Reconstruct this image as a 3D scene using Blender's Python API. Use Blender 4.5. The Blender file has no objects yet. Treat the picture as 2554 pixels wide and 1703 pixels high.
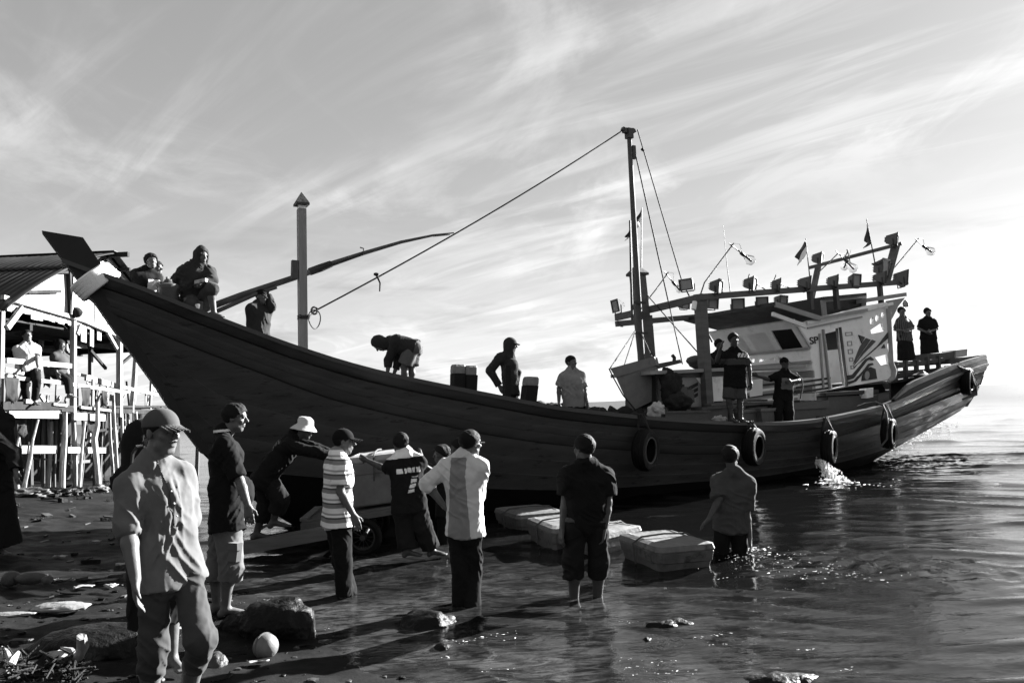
import bpy, bmesh, math, random
import numpy as np
from mathutils import Vector, Matrix
from mathutils.geometry import tessellate_polygon

R = math.radians
C = bpy.context.scene
COL = C.collection

# ------------------------------------------------------------------ camera
FPX, CX, CY = 1845.0, 1277.0, 851.5          # focal length and centre in photo pixels (2554 x 1703)
PITCH, ROLL, CAMZ = R(4.93), R(2.5), 1.75
_F = np.array([0, math.cos(PITCH), math.sin(PITCH)])
_U0 = np.array([0, -math.sin(PITCH), math.cos(PITCH)])
_X = np.array([1.0, 0, 0])
_R = math.cos(ROLL) * _X - math.sin(ROLL) * _U0
_U = math.cos(ROLL) * _U0 + math.sin(ROLL) * _X
EYE = np.array([0, 0, CAMZ])
cam = bpy.data.cameras.new("camera")
cam_o = bpy.data.objects.new("camera", cam)
COL.objects.link(cam_o)
cam_o.matrix_world = Matrix(((_R[0], _U[0], -_F[0], 0), (_R[1], _U[1], -_F[1], 0), (_R[2], _U[2], -_F[2], CAMZ), (0, 0, 0, 1)))
cam.sensor_width = 36
cam.lens = FPX / 2554 * 36
cam.clip_end = 20000
cam.clip_start = 0.05
C.camera = cam_o

# ------------------------------------------------------------------ light
SUN_AZ, SUN_EL = 52.0, 21.0                  # degrees to the right of straight ahead, degrees above the horizon
sd = Vector((math.sin(R(SUN_AZ)) * math.cos(R(SUN_EL)), math.cos(R(SUN_AZ)) * math.cos(R(SUN_EL)), math.sin(R(SUN_EL))))
sun = bpy.data.lights.new("sun", 'SUN')
sun.energy = 5.0
sun.angle = R(0.6)
sun.color = (1.0, 1.0, 1.0)
sun_o = bpy.data.objects.new("sun", sun)
COL.objects.link(sun_o)
sun_o.rotation_euler = sd.to_track_quat('Z', 'Y').to_euler()
C.view_settings.view_transform = 'Standard'
C.view_settings.look = 'None'
C.view_settings.exposure = 2.9
C.view_settings.gamma = 1.0
C.view_settings.use_curve_mapping = False
DENOISE = True
C.render.engine = 'CYCLES'
C.cycles.use_denoising = DENOISE
C.cycles.max_bounces = 6
C.cycles.caustics_reflective = False
C.cycles.caustics_refractive = False
C.cycles.sample_clamp_indirect = 6.0

world = bpy.data.worlds.new("World")
C.world = world
world.use_nodes = True


class NT:
    """small node-tree writer"""
    def __init__(s, tree):
        s.t = tree
        tree.nodes.clear()

    def n(s, kind, **kw):
        nd = s.t.nodes.new(kind)
        for k, v in kw.items():
            if k.startswith('i_'):
                key = k[2:]
                key = int(key) if key.isdigit() else key.replace('_', ' ')
                sock = nd.inputs[key]
                if isinstance(v, bpy.types.NodeSocket):
                    s.t.links.new(v, sock)
                else:
                    sock.default_value = v
            else:
                setattr(nd, k, v)
        return nd

    def math(s, op, a, b=None, c=None, clamp=False):
        nd = s.t.nodes.new('ShaderNodeMath')
        nd.operation = op
        nd.use_clamp = clamp
        for i, v in enumerate((a, b, c)):
            if v is None:
                continue
            if isinstance(v, bpy.types.NodeSocket):
                s.t.links.new(v, nd.inputs[i])
            else:
                nd.inputs[i].default_value = v
        return nd.outputs[0]

    def ramp(s, fac, pts, interp='LINEAR'):
        nd = s.t.nodes.new('ShaderNodeValToRGB')
        s.t.links.new(fac, nd.inputs[0])
        cr = nd.color_ramp
        cr.interpolation = interp
        while len(cr.elements) < len(pts):
            cr.elements.new(0.5)
        for e, (p, v) in zip(cr.elements, pts):
            e.position = p
            e.color = (v, v, v, 1)
        return nd.outputs[0]

    def maprange(s, v, a, b, c, d, smooth=False):
        nd = s.t.nodes.new('ShaderNodeMapRange')
        if smooth:
            nd.interpolation_type = 'SMOOTHSTEP'
        s.t.links.new(v, nd.inputs[0])
        for i, q in enumerate((a, b, c, d)):
            nd.inputs[i + 1].default_value = q
        return nd.outputs[0]

    def link(s, a, b):
        s.t.links.new(a, b)


def build_world():
    w = NT(world.node_tree)
    sky = w.n('ShaderNodeTexSky', sky_type='NISHITA')
    sky.sun_disc = False
    sky.sun_elevation = R(SUN_EL)
    sky.sun_rotation = R(SUN_AZ)
    sky.air_density = 1.3
    sky.dust_density = 1.2
    sky.ozone_density = 1.0
    bw = w.n('ShaderNodeRGBToBW')
    w.link(sky.outputs[0], bw.inputs[0])
    tc = w.n('ShaderNodeTexCoord')
    sep = w.n('ShaderNodeSeparateXYZ')
    w.link(tc.outputs['Generated'], sep.inputs[0])
    z = w.math('ADD', w.math('MAXIMUM', sep.outputs[2], 0.0), 0.10)
    px = w.math('DIVIDE', sep.outputs[0], z)
    py = w.math('DIVIDE', sep.outputs[1], z)
    comb = w.n('ShaderNodeCombineXYZ')
    w.link(px, comb.inputs[0])
    w.link(py, comb.inputs[1])
    # long cirrus streaks
    mp = w.n('ShaderNodeMapping')
    w.link(comb.outputs[0], mp.inputs[0])
    mp.inputs['Rotation'].default_value = (0, 0, R(-52))
    ms = w.n('ShaderNodeMapping')
    w.link(mp.outputs[0], ms.inputs[0])
    ms.inputs['Scale'].default_value = (1.5, 0.26, 1)
    mp = ms
    n1 = w.n('ShaderNodeTexNoise', i_Scale=2.5, i_Detail=7.0, i_Roughness=0.58, i_Distortion=0.8)
    w.link(mp.outputs[0], n1.inputs['Vector'])
    cir = w.maprange(n1.outputs[0], 0.46, 0.70, 0, 1, True)
    mp2 = w.n('ShaderNodeMapping')
    w.link(comb.outputs[0], mp2.inputs[0])
    mp2.inputs['Rotation'].default_value = (0, 0, R(20))
    mp2.inputs['Scale'].default_value = (0.9, 0.55, 1)
    mp2.inputs['Location'].default_value = (3.1, 1.7, 0)
    n2 = w.n('ShaderNodeTexNoise', i_Scale=2.0, i_Detail=8.0, i_Roughness=0.62, i_Distortion=0.7)
    w.link(mp2.outputs[0], n2.inputs['Vector'])
    puff = w.maprange(n2.outputs[0], 0.48, 0.70, 0, 1, True)
    n3 = w.n('ShaderNodeTexNoise', i_Scale=0.55, i_Detail=3.0)
    w.link(comb.outputs[0], n3.inputs['Vector'])
    patch = w.maprange(n3.outputs[0], 0.38, 0.62, 0.15, 1.0, True)
    cl = w.math('MULTIPLY', w.math('ADD', w.math('MULTIPLY', cir, 0.7), w.math('MULTIPLY', puff, 0.7)), patch, clamp=True)
    # a red-filter black and white rendering of the sky: luminance with a little contrast
    # low haze brightens the whole horizon
    hz = w.math('EXPONENT', w.math('MULTIPLY', w.math('MAXIMUM', sep.outputs[2], 0.0), -1.0 / 0.15))
    hz = w.math('MULTIPLY_ADD', hz, 1.0, 0.90)
    lum = w.math('MULTIPLY', w.math('MULTIPLY', w.math('POWER', bw.outputs[0], SKY_POW), SKY_GAIN), hz)
    cb = w.math('ADD', w.math('MULTIPLY', lum, 1.12), 0.75)
    mix = w.n('ShaderNodeMix', data_type='FLOAT')
    w.link(cl, mix.inputs[0])
    w.link(lum, mix.inputs[2])
    w.link(cb, mix.inputs[3])
    # thin grey stratus low over the sea
    mp4 = w.n('ShaderNodeMapping')
    w.link(tc.outputs['Generated'], mp4.inputs[0])
    mp4.inputs['Scale'].default_value = (2.6, 2.6, 15.0)
    n4 = w.n('ShaderNodeTexNoise', i_Scale=1.5, i_Detail=8.0, i_Roughness=0.6, i_Distortion=0.4)
    w.link(mp4.outputs[0], n4.inputs['Vector'])
    st = w.math('MULTIPLY', w.maprange(n4.outputs[0], 0.47, 0.68, 0, 0.30, True), w.maprange(sep.outputs[2], 0.02, 0.34, 1.0, 0.0, True))
    dim = w.math('SUBTRACT', 1.0, st)
    fin = w.math('MULTIPLY', mix.outputs[0], dim)
    bg = w.n('ShaderNodeBackground')
    w.link(fin, bg.inputs[0])
    bg.inputs[1].default_value = SKY_STRENGTH
    out = w.n('ShaderNodeOutputWorld')
    w.link(bg.outputs[0], out.inputs[0])


SKY_GAIN, SKY_POW, SKY_STRENGTH = 0.87, 0.35, 0.05
build_world()


# ------------------------------------------------------------------ photo geometry: pixel -> ray -> point on a real surface
def ray(px, py):
    d = _F * FPX + _R * (px - CX) + _U * (CY - py)
    return d / d[1]                              # unit step along world Y


def on_Y(px, py, Y):
    return EYE + ray(px, py) * Y


def on_X(px, py, X):
    d = ray(px, py)
    return EYE + d * (X / d[0])


def on_z(px, py, z):
    d = ray(px, py)
    return EYE + d * ((z - CAMZ) / d[2])


def on_plane(px, py, P0, N):
    d = ray(px, py)
    return EYE + d * (np.dot(P0 - EYE, N) / np.dot(d, N))


def proj(P):
    v = np.asarray(P, float) - EYE
    dd = v @ _F
    return CX + (v @ _R) / dd * FPX, CY - (v @ _U) / dd * FPX


# ------------------------------------------------------------------ noise
_rng = np.random.RandomState(7)
_TAB = _rng.rand(64, 64, 64).astype(np.float32)


def vnoise(P, seed=0):
    """value noise in 0..1 at points P (...,3)"""
    P = np.asarray(P, np.float32) + seed * 7.31
    i = np.floor(P).astype(np.int64)
    f = P - i
    f = f * f * (3 - 2 * f)
    i &= 63
    j = (i + 1) & 63
    x0, y0, z0 = i[..., 0], i[..., 1], i[..., 2]
    x1, y1, z1 = j[..., 0], j[..., 1], j[..., 2]
    fx, fy, fz = f[..., 0], f[..., 1], f[..., 2]
    a = _TAB[x0, y0, z0] * (1 - fx) + _TAB[x1, y0, z0] * fx
    b = _TAB[x0, y1, z0] * (1 - fx) + _TAB[x1, y1, z0] * fx
    c = _TAB[x0, y0, z1] * (1 - fx) + _TAB[x1, y0, z1] * fx
    d = _TAB[x0, y1, z1] * (1 - fx) + _TAB[x1, y1, z1] * fx
    return (a * (1 - fy) + b * fy) * (1 - fz) + (c * (1 - fy) + d * fy) * fz


def fbm(P, octs=4, seed=0):
    s, a, t = 0, 1.0, 0
    P = np.asarray(P, np.float32)
    for k in range(octs):
        s = s + a * vnoise(P * (2.03 ** k), seed + k)
        t += a
        a *= 0.5
    return s / t


def smooth_interp(xs, ys):
    """monotone cubic through the points"""
    xs = np.asarray(xs, float); ys = np.asarray(ys, float)
    h = np.diff(xs); dl = np.diff(ys) / h
    m = np.zeros(len(xs))
    m[0], m[-1] = dl[0], dl[-1]
    for k in range(1, len(xs) - 1):
        m[k] = 0 if dl[k - 1] * dl[k] <= 0 else 2 * dl[k - 1] * dl[k] / (dl[k - 1] + dl[k])

    def f(x):
        x = np.asarray(x, float)
        k = np.clip(np.searchsorted(xs, x) - 1, 0, len(h) - 1)
        t = (x - xs[k]) / h[k]
        tc = np.clip(t, 0, 1)
        v = (2 * tc**3 - 3 * tc**2 + 1) * ys[k] + (tc**3 - 2 * tc**2 + tc) * h[k] * m[k] + (-2 * tc**3 + 3 * tc**2) * ys[k + 1] + (tc**3 - tc**2) * h[k] * m[k + 1]
        v = v + np.where(t < 0, (x - xs[0]) * m[0], 0) + np.where(t > 1, (x - xs[-1]) * m[-1], 0)
        return v
    return f


# ------------------------------------------------------------------ materials (the photograph is black and white: all greys)
MATS = {}


def mat(name, base, rough=0.7, var=0.35, scale=6.0, bump=0.15, spec=0.35, metal=0.0, stretch=(1, 1, 1), detail=6.0, stain=0.0, stain_scale=2.0, stain_to=None, dist=0.02, sheen=0.0):
    if name in MATS:
        return MATS[name]
    m = bpy.data.materials.new(name)
    m.use_nodes = True
    w = NT(m.node_tree)
    out = w.n('ShaderNodeOutputMaterial')
    p = w.n('ShaderNodeBsdfPrincipled')
    w.link(p.outputs[0], out.inputs[0])
    tc = w.n('ShaderNodeTexCoord')
    mp = w.n('ShaderNodeMapping')
    w.link(tc.outputs['Object'], mp.inputs[0])
    mp.inputs['Scale'].default_value = stretch
    nz = w.n('ShaderNodeTexNoise', i_Scale=scale, i_Detail=detail, i_Roughness=0.65)
    w.link(mp.outputs[0], nz.inputs['Vector'])
    col = w.ramp(nz.outputs[0], [(0.28, base * (1 - var)), (0.52, base), (0.75, min(0.9, base * (1 + var)))])
    if stain > 0:
        ns = w.n('ShaderNodeTexNoise', i_Scale=stain_scale, i_Detail=8.0, i_Roughness=0.7)
        w.link(mp.outputs[0], ns.inputs['Vector'])
        f = w.maprange(ns.outputs[0], 0.55, 0.68, 0, stain, True)
        mx = w.n('ShaderNodeMix', data_type='RGBA')
        w.link(f, mx.inputs[0])
        w.link(col, mx.inputs[6])
        t = base * 0.3 if stain_to is None else stain_to
        mx.inputs[7].default_value = (t, t, t, 1)
        col = mx.outputs[2]
    w.link(col, p.inputs['Base Color'])
    rr = w.maprange(nz.outputs[0], 0.3, 0.7, max(0.03, rough - 0.12), min(1, rough + 0.12))
    w.link(rr, p.inputs['Roughness'])
    p.inputs['Specular IOR Level'].default_value = spec
    p.inputs['Metallic'].default_value = metal
    p.inputs['Sheen Weight'].default_value = sheen
    p.inputs['Sheen Roughness'].default_value = 0.35
    if bump > 0:
        nb = w.n('ShaderNodeTexNoise', i_Scale=scale * 3.1, i_Detail=5.0)
        w.link(mp.outputs[0], nb.inputs['Vector'])
        b = w.n('ShaderNodeBump', i_Strength=bump, i_Distance=dist)
        w.link(nb.outputs[0], b.inputs['Height'])
        w.link(b.outputs[0], p.inputs['Normal'])
    MATS[name] = m
    return m


M_SKIN = mat('skin', 0.09, 0.5, 0.18, 14, 0.06, 0.18)
M_SKIN_D = mat('tanned_skin', 0.05, 0.5, 0.18, 14, 0.06, 0.18)
M_HAIR = mat('black_hair', 0.007, 0.75, 0.3, 60, 0.6, 0.12, stretch=(1, 1, 0.25), dist=0.008)
M_EYE = mat('dark_eye', 0.012, 0.25, 0.1, 10, 0, 0.5)
M_HULL = mat('weathered_hull_paint', 0.047, 0.7, 0.3, 2.4, 0.22, 0.10, stretch=(0.5, 0.5, 2.2), stain=0.8, stain_scale=5.5, stain_to=0.012)
M_WALE = mat('rubbing_wale_paint', 0.042, 0.65, 0.25, 2.5, 0.2, 0.12, stretch=(0.4, 0.4, 2.5), stain=0.5, stain_scale=4, stain_to=0.03)
M_STEM = mat('dark_stem_timber', 0.01, 0.6, 0.3, 3, 0.2, 0.3, stretch=(1, 1, 0.5))
M_GUN = mat('gunwale_timber', 0.022, 0.42, 0.3, 3, 0.2, 0.45, stretch=(0.4, 0.4, 2))
M_FOUL = mat('black_bottom_paint', 0.006, 0.8, 0.3, 2, 0.2, 0.06)
M_DECK = mat('worn_deck_board', 0.07, 0.7, 0.3, 4, 0.25, 0.3, stretch=(0.5, 0.5, 2))
M_WHITE = mat('cabin_white_paint', 0.78, 0.55, 0.10, 2.4, 0.08, 0.35, stain=0.35, stain_scale=2.6, stain_to=0.25)
M_GREY = mat('cabin_grey_paint', 0.26, 0.6, 0.2, 3, 0.12, 0.3)
M_DARKP = mat('dark_trim_paint', 0.02, 0.55, 0.3, 4, 0.12, 0.35)
M_BLACK = mat('black_paint', 0.008, 0.55, 0.3, 5, 0.1, 0.3)
M_TIMB = mat('weathered_timber', 0.075, 0.75, 0.35, 5, 0.35, 0.25, stretch=(1, 1, 0.3))
M_TIMBH = mat('grey_beam_timber', 0.095, 0.7, 0.35, 5, 0.3, 0.25, stretch=(0.3, 0.3, 2))
M_POST = mat('bow_post_timber', 0.22, 0.7, 0.3, 5, 0.35, 0.25, stretch=(1.6, 1.6, 0.2), stain=0.4, stain_scale=2, stain_to=0.1)
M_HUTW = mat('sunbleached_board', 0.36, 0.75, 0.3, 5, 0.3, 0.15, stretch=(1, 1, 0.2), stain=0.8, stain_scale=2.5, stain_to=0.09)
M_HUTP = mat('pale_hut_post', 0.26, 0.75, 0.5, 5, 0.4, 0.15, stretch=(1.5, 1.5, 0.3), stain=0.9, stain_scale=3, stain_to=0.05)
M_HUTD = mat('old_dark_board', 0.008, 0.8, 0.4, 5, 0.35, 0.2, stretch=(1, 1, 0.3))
M_TIN = mat('rusted_tin_sheet', 0.01, 0.6, 0.4, 1.6, 0.15, 0.3, stain=0.5, stain_scale=0.9, stain_to=0.02)
M_RUBBER = mat('tyre_rubber', 0.0045, 0.65, 0.4, 20, 0.3, 0.12)
M_RUBEDGE = mat('lit_tyre_bead', 0.06, 0.5, 0.5, 14, 0.2, 0.3)
M_ROPE = mat('twisted_rope', 0.07, 0.8, 0.3, 60, 0.5, 0.2)
M_ROPED = mat('dark_rope', 0.025, 0.8, 0.3, 60, 0.5, 0.2)
M_WRAP = mat('pale_rope_wrap', 0.85, 0.8, 0.15, 30, 0.5, 0.2, stretch=(1, 1, 2))
M_METAL = mat('grey_lamp_metal', 0.08, 0.45, 0.3, 8, 0.1, 0.5, metal=0.2)
M_IRON = mat('dark_iron', 0.02, 0.5, 0.3, 8, 0.15, 0.5)
M_STYRO = mat('fish_box_fibre', 0.085, 0.6, 0.35, 6, 0.25, 0.2, stain=0.9, stain_scale=5, stain_to=0.03)
M_LID = mat('fish_box_lid', 0.12, 0.6, 0.35, 7, 0.3, 0.2, stain=0.9, stain_scale=6, stain_to=0.035)
M_BOXD = mat('grey_crate_side', 0.075, 0.6, 0.25, 5, 0.15, 0.3, stain=0.4, stain_scale=3, stain_to=0.05)
M_BAG = mat('pale_plastic_bag', 0.16, 0.35, 0.25, 9, 0.4, 0.5)
M_PAPER = mat('pale_litter', 0.25, 0.6, 0.25, 9, 0.3, 0.3)
M_ROCK = mat('wet_dark_rock', 0.0035, 0.5, 0.7, 7, 0.5, 0.14, dist=0.05)
M_STONE = mat('grey_stone', 0.04, 0.6, 0.4, 9, 0.5, 0.35)
M_BUOY = mat('scuffed_float', 0.11, 0.5, 0.25, 8, 0.2, 0.4, stain=0.4, stain_scale=7, stain_to=0.08)
M_NET = mat('heaped_net', 0.02, 0.85, 0.4, 30, 0.6, 0.2, dist=0.03)
M_DRIFT = mat('bleached_driftwood', 0.25, 0.8, 0.35, 12, 0.6, 0.2)
M_CAPD = mat('post_cap_paint', 0.05, 0.6, 0.3, 8, 0.2, 0.2)
M_FOAM = mat('white_foam', 0.75, 0.5, 0.1, 20, 0.2, 0.4)


# ------------------------------------------------------------------ objects
LOC = {}          # world position of each thing's own origin


def thing(name, label, cat, loc=(0, 0, 0), group=None):
    o = bpy.data.objects.new(name, None)
    o.empty_display_size = 0.2
    COL.objects.link(o)
    o.location = loc
    LOC[o.name] = np.array(loc, float)
    o['label'] = label
    o['category'] = cat
    if group:
        o['group'] = group
    return o


def tag(o, label=None, cat=None, group=None, kind=None):
    for k, v in (('label', label), ('category', cat), ('group', group), ('kind', kind)):
        if v:
            o[k] = v
    return o


def link_mesh(name, me, parent=None):
    o = bpy.data.objects.new(name, me)
    COL.objects.link(o)
    if parent is not None:
        o.parent = parent
        LOC[o.name] = LOC[parent.name]
    else:
        LOC[o.name] = np.zeros(3)
    return o


def np_mesh(name, V, F, mats, parent=None, smooth=True, mi=None):
    """V (n,3) in world space, F (m,3|4) index array"""
    V = np.asarray(V, np.float64)
    if parent is not None:
        V = V - LOC[parent.name]
    F = np.asarray(F, np.int32)
    me = bpy.data.meshes.new(name)
    k = F.shape[1]
    me.vertices.add(len(V))
    me.vertices.foreach_set('co', V.astype(np.float32).ravel())
    me.loops.add(F.size)
    me.loops.foreach_set('vertex_index', F.ravel())
    me.polygons.add(len(F))
    me.polygons.foreach_set('loop_start', np.arange(0, F.size, k, dtype=np.int32))
    me.polygons.foreach_set('loop_total', np.full(len(F), k, dtype=np.int32))
    for m in (mats if isinstance(mats, (list, tuple)) else [mats]):
        me.materials.append(m)
    if mi is not None:
        me.polygons.foreach_set('material_index', np.asarray(mi, np.int32))
    me.update(calc_edges=True)
    me.polygons.foreach_set('use_smooth', np.full(len(F), smooth, dtype=bool))
    me.validate()
    return link_mesh(name, me, parent)


def A(*v):
    return np.array(v, float)


def nrm(v):
    v = np.asarray(v, float)
    return v / max(1e-9, np.linalg.norm(v))


class MB:
    """collects shapes (world space) and links them as ONE mesh object"""
    def __init__(s):
        s.v = []; s.f = []; s.m = []

    def add(s, vs, fs, mi=0):
        o = len(s.v)
        s.v += [tuple(map(float, p)) for p in vs]
        s.f += [tuple(i + o for i in f) for f in fs]
        s.m += [mi] * len(fs)
        return s

    def hexa(s, p, mi=0):
        """8 corners: bottom ring 0-3, top ring 4-7"""
        return s.add(p, [(3, 2, 1, 0), (4, 5, 6, 7), (0, 1, 5, 4), (1, 2, 6, 5), (2, 3, 7, 6), (3, 0, 4, 7)], mi)

    def box(s, c, a, b, d, mi=0):
        """centre and three half-axis vectors"""
        c, a, b, d = map(lambda q: np.asarray(q, float), (c, a, b, d))
        return s.hexa([c - a - b - d, c + a - b - d, c + a + b - d, c - a + b - d, c - a - b + d, c + a - b + d, c + a + b + d, c - a + b + d], mi)

    def beam(s, a, b, w, h, up=(0, 0, 1), mi=0):
        a, b = np.asarray(a, float), np.asarray(b, float)
        d = nrm(b - a)
        up = np.asarray(up, float)
        if abs(np.dot(d, nrm(up))) > 0.97:
            up = A(0, 1, 0.01)
        x = nrm(np.cross(d, up)); y = nrm(np.cross(x, d))
        return s.box((a + b) / 2, (b - a) / 2, x * w / 2, y * h / 2, mi)

    def tube(s, path, r, n=8, mi=0, cap=True, flat=1.0):
        path = [np.asarray(p, float) for p in path]
        k = len(path)
        rs = list(r) if isinstance(r, (list, tuple, np.ndarray)) else [r] * k
        vs, fs = [], []
        x = None
        for i, p in enumerate(path):
            d = nrm(path[min(i + 1, k - 1)] - path[max(i - 1, 0)])
            if x is None:
                x = nrm(np.cross(d, A(0, 0, 1) if abs(d[2]) < 0.9 else A(0, 1, 0)))
            x = nrm(x - d * np.dot(x, d)); y = np.cross(d, x)
            for j in range(n):
                t = 2 * math.pi * j / n
                vs.append(p + x * math.cos(t) * rs[i] + y * math.sin(t) * rs[i] * flat)
        for i in range(k - 1):
            for j in range(n):
                fs.append((i * n + j, i * n + (j + 1) % n, (i + 1) * n + (j + 1) % n, (i + 1) * n + j))
        if cap:
            fs.append(tuple(range(n - 1, -1, -1)))
            fs.append(tuple(range((k - 1) * n, k * n)))
        return s.add(vs, fs, mi)

    def ring(s, c, axis, Rr, r, n=28, m=10, mi=0, flat=1.0):
        """torus; flat squashes the tube radially"""
        axis = nrm(axis)
        x = nrm(np.cross(axis, A(0, 0, 1) if abs(axis[2]) < 0.9 else A(0, 1, 0))); y = np.cross(axis, x)
        vs, fs = [], []
        for i in range(n):
            t = 2 * math.pi * i / n
            e = x * math.cos(t) + y * math.sin(t)
            for j in range(m):
                q = 2 * math.pi * j / m
                vs.append(np.asarray(c) + e * (Rr + r * flat * math.cos(q)) + axis * r * math.sin(q))
        for i in range(n):
            for j in range(m):
                fs.append((i * m + j, ((i + 1) % n) * m + j, ((i + 1) % n) * m + (j + 1) % m, i * m + (j + 1) % m))
        return s.add(vs, fs, mi)

    def lathe(s, prof, c, axis=(0, 0, 1), n=20, mi=0, closed=False):
        """prof: list of (radius, height along axis)"""
        axis = nrm(axis); c = np.asarray(c, float)
        x = nrm(np.cross(axis, A(0, 1, 0) if abs(axis[1]) < 0.9 else A(1, 0, 0))); y = np.cross(axis, x)
        vs, fs = [], []
        k = len(prof)
        for (r, h) in prof:
            for j in range(n):
                t = 2 * math.pi * j / n
                vs.append(c + axis * h + (x * math.cos(t) + y * math.sin(t)) * max(r, 1e-4))
        for i in range(k if closed else k - 1):
            for j in range(n):
                a, b = i * n, ((i + 1) % k) * n
                fs.append((a + j, a + (j + 1) % n, b + (j + 1) % n, b + j))
        return s.add(vs, fs, mi)

    def plate(s, loop, vec, holes=(), mi=0):
        """flat outline with holes, given thickness vec"""
        loops = [[np.asarray(p, float) for p in loop]] + [[np.asarray(p, float) for p in h] for h in holes]
        vec = np.asarray(vec, float)
        flat = [p for l in loops for p in l]
        tris = tessellate_polygon([[Vector(p) for p in l] for l in loops])
        N = len(flat)
        vs = flat + [p + vec for p in flat]
        fs = [tuple(t) for t in tris] + [tuple(i + N for i in reversed(t)) for t in tris]
        o = 0
        for l in loops:
            k = len(l)
            for i in range(k):
                j = (i + 1) % k
                fs.append((o + i, o + j, o + j + N, o + i + N))
            o += k
        return s.add(vs, fs, mi)

    def grid(s, G, mi=0, close_u=False):
        G = np.asarray(G, float)
        a, b = G.shape[:2]
        fs = [(i * b + j, i * b + j + 1, ((i + 1) % a) * b + j + 1, ((i + 1) % a) * b + j) for i in range(a if close_u else a - 1) for j in range(b - 1)]
        return s.add(G.reshape(-1, 3), fs, mi)

    def ball(s, c, r, sub=2, mi=0, rot=None):
        bm = bmesh.new()
        bmesh.ops.create_icosphere(bm, subdivisions=sub, radius=1.0)
        rr = np.asarray(r if isinstance(r, (tuple, list, np.ndarray)) else (r, r, r), float)
        vs = np.array([v.co[:] for v in bm.verts]) * rr
        if rot is not None:
            vs = vs @ np.asarray(rot).T
        fs = [tuple(v.index for v in f.verts) for f in bm.faces]
        bm.free()
        return s.add(vs + np.asarray(c, float), fs, mi)

    def build(s, name, mats, parent=None, smooth=False, label=None, kind=None):
        V = np.array(s.v)
        if parent is not None:
            V = V - LOC[parent.name]
        me = bpy.data.meshes.new(name)
        me.from_pydata([tuple(p) for p in V], [], s.f)
        for m in (mats if isinstance(mats, (list, tuple)) else [mats]):
            me.materials.append(m)
        if any(s.m):
            me.polygons.foreach_set('material_index', s.m)
        if smooth:
            me.polygons.foreach_set('use_smooth', [True] * len(me.polygons))
        bm = bmesh.new(); bm.from_mesh(me)
        bmesh.ops.recalc_face_normals(bm, faces=bm.faces)
        bm.to_mesh(me); bm.free()
        if smooth:
            me.set_sharp_from_angle(angle=R(42))
        o = link_mesh(name, me, parent)
        if label:
            o['label'] = label
        if kind:
            o['kind'] = kind
        return o


def copy_tree(o, parent=None, delta=(0, 0, 0)):
    c = o.copy()
    COL.objects.link(c)
    LOC[c.name] = LOC[o.name] + np.asarray(delta, float)
    if parent is not None:
        c.parent = parent
    else:
        c.location = Vector(o.location) + Vector(delta)
    for ch in list(o.children):
        copy_tree(ch, c, delta)
    return c


# ------------------------------------------------------------------ ground and sea
def terrain(x, y):
    x = np.asarray(x, float); y = np.asarray(y, float)
    d = (x - 0.3) * -0.84 + (y - 3.0) * -0.54
    d = d + 0.5 * np.sin(y * 0.42 + 1.0) * np.clip((y - 4) / 6, 0, 1) * 0.6
    z = np.where(d > 0, 0.105 * d + 0.03 * np.clip(d - 1.5, 0, None), 0.105 * d)
    z = np.clip(z, -1.6, 1.3)
    P = np.stack([x, y, np.zeros_like(x)], -1)
    amp = np.clip(0.4 + d * 0.35, 0.25, 1.0)
    # pebbles and weed come later as their own objects
    z = z + amp * (0.10 * (fbm(P * 0.9, 3, 3) - 0.5) + 0.075 * (fbm(P * 3.2, 3, 5) - 0.5) + 0.04 * (vnoise(P * 11.0, 9) - 0.5))
    return z


def tz(x, y):
    return float(terrain(np.array([x]), np.array([y]))[0])


def axis_steps(lo, a, b, hi, st, g=1.09):
    c = list(np.arange(a, b + 1e-6, st))
    s_ = st; v = b
    while v < hi:
        s_ *= g; v += s_; c.append(v)
    s_ = st; v = a; pre = []
    while v > lo:
        s_ *= g; v -= s_; pre.append(v)
    return np.array(pre[::-1] + c)


def height_grid(name, xs, ys, fn, m):
    X, Y = np.meshgrid(xs, ys, indexing='ij')
    V = np.stack([X, Y, fn(X, Y)], -1).reshape(-1, 3)
    nx, ny = len(xs), len(ys)
    I = np.arange(nx * ny).reshape(nx, ny)
    F = np.stack([I[:-1, :-1], I[1:, :-1], I[1:, 1:], I[:-1, 1:]], -1).reshape(-1, 4)
    o = np_mesh(name, V, F, m)
    o['kind'] = 'structure'
    return o


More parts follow.
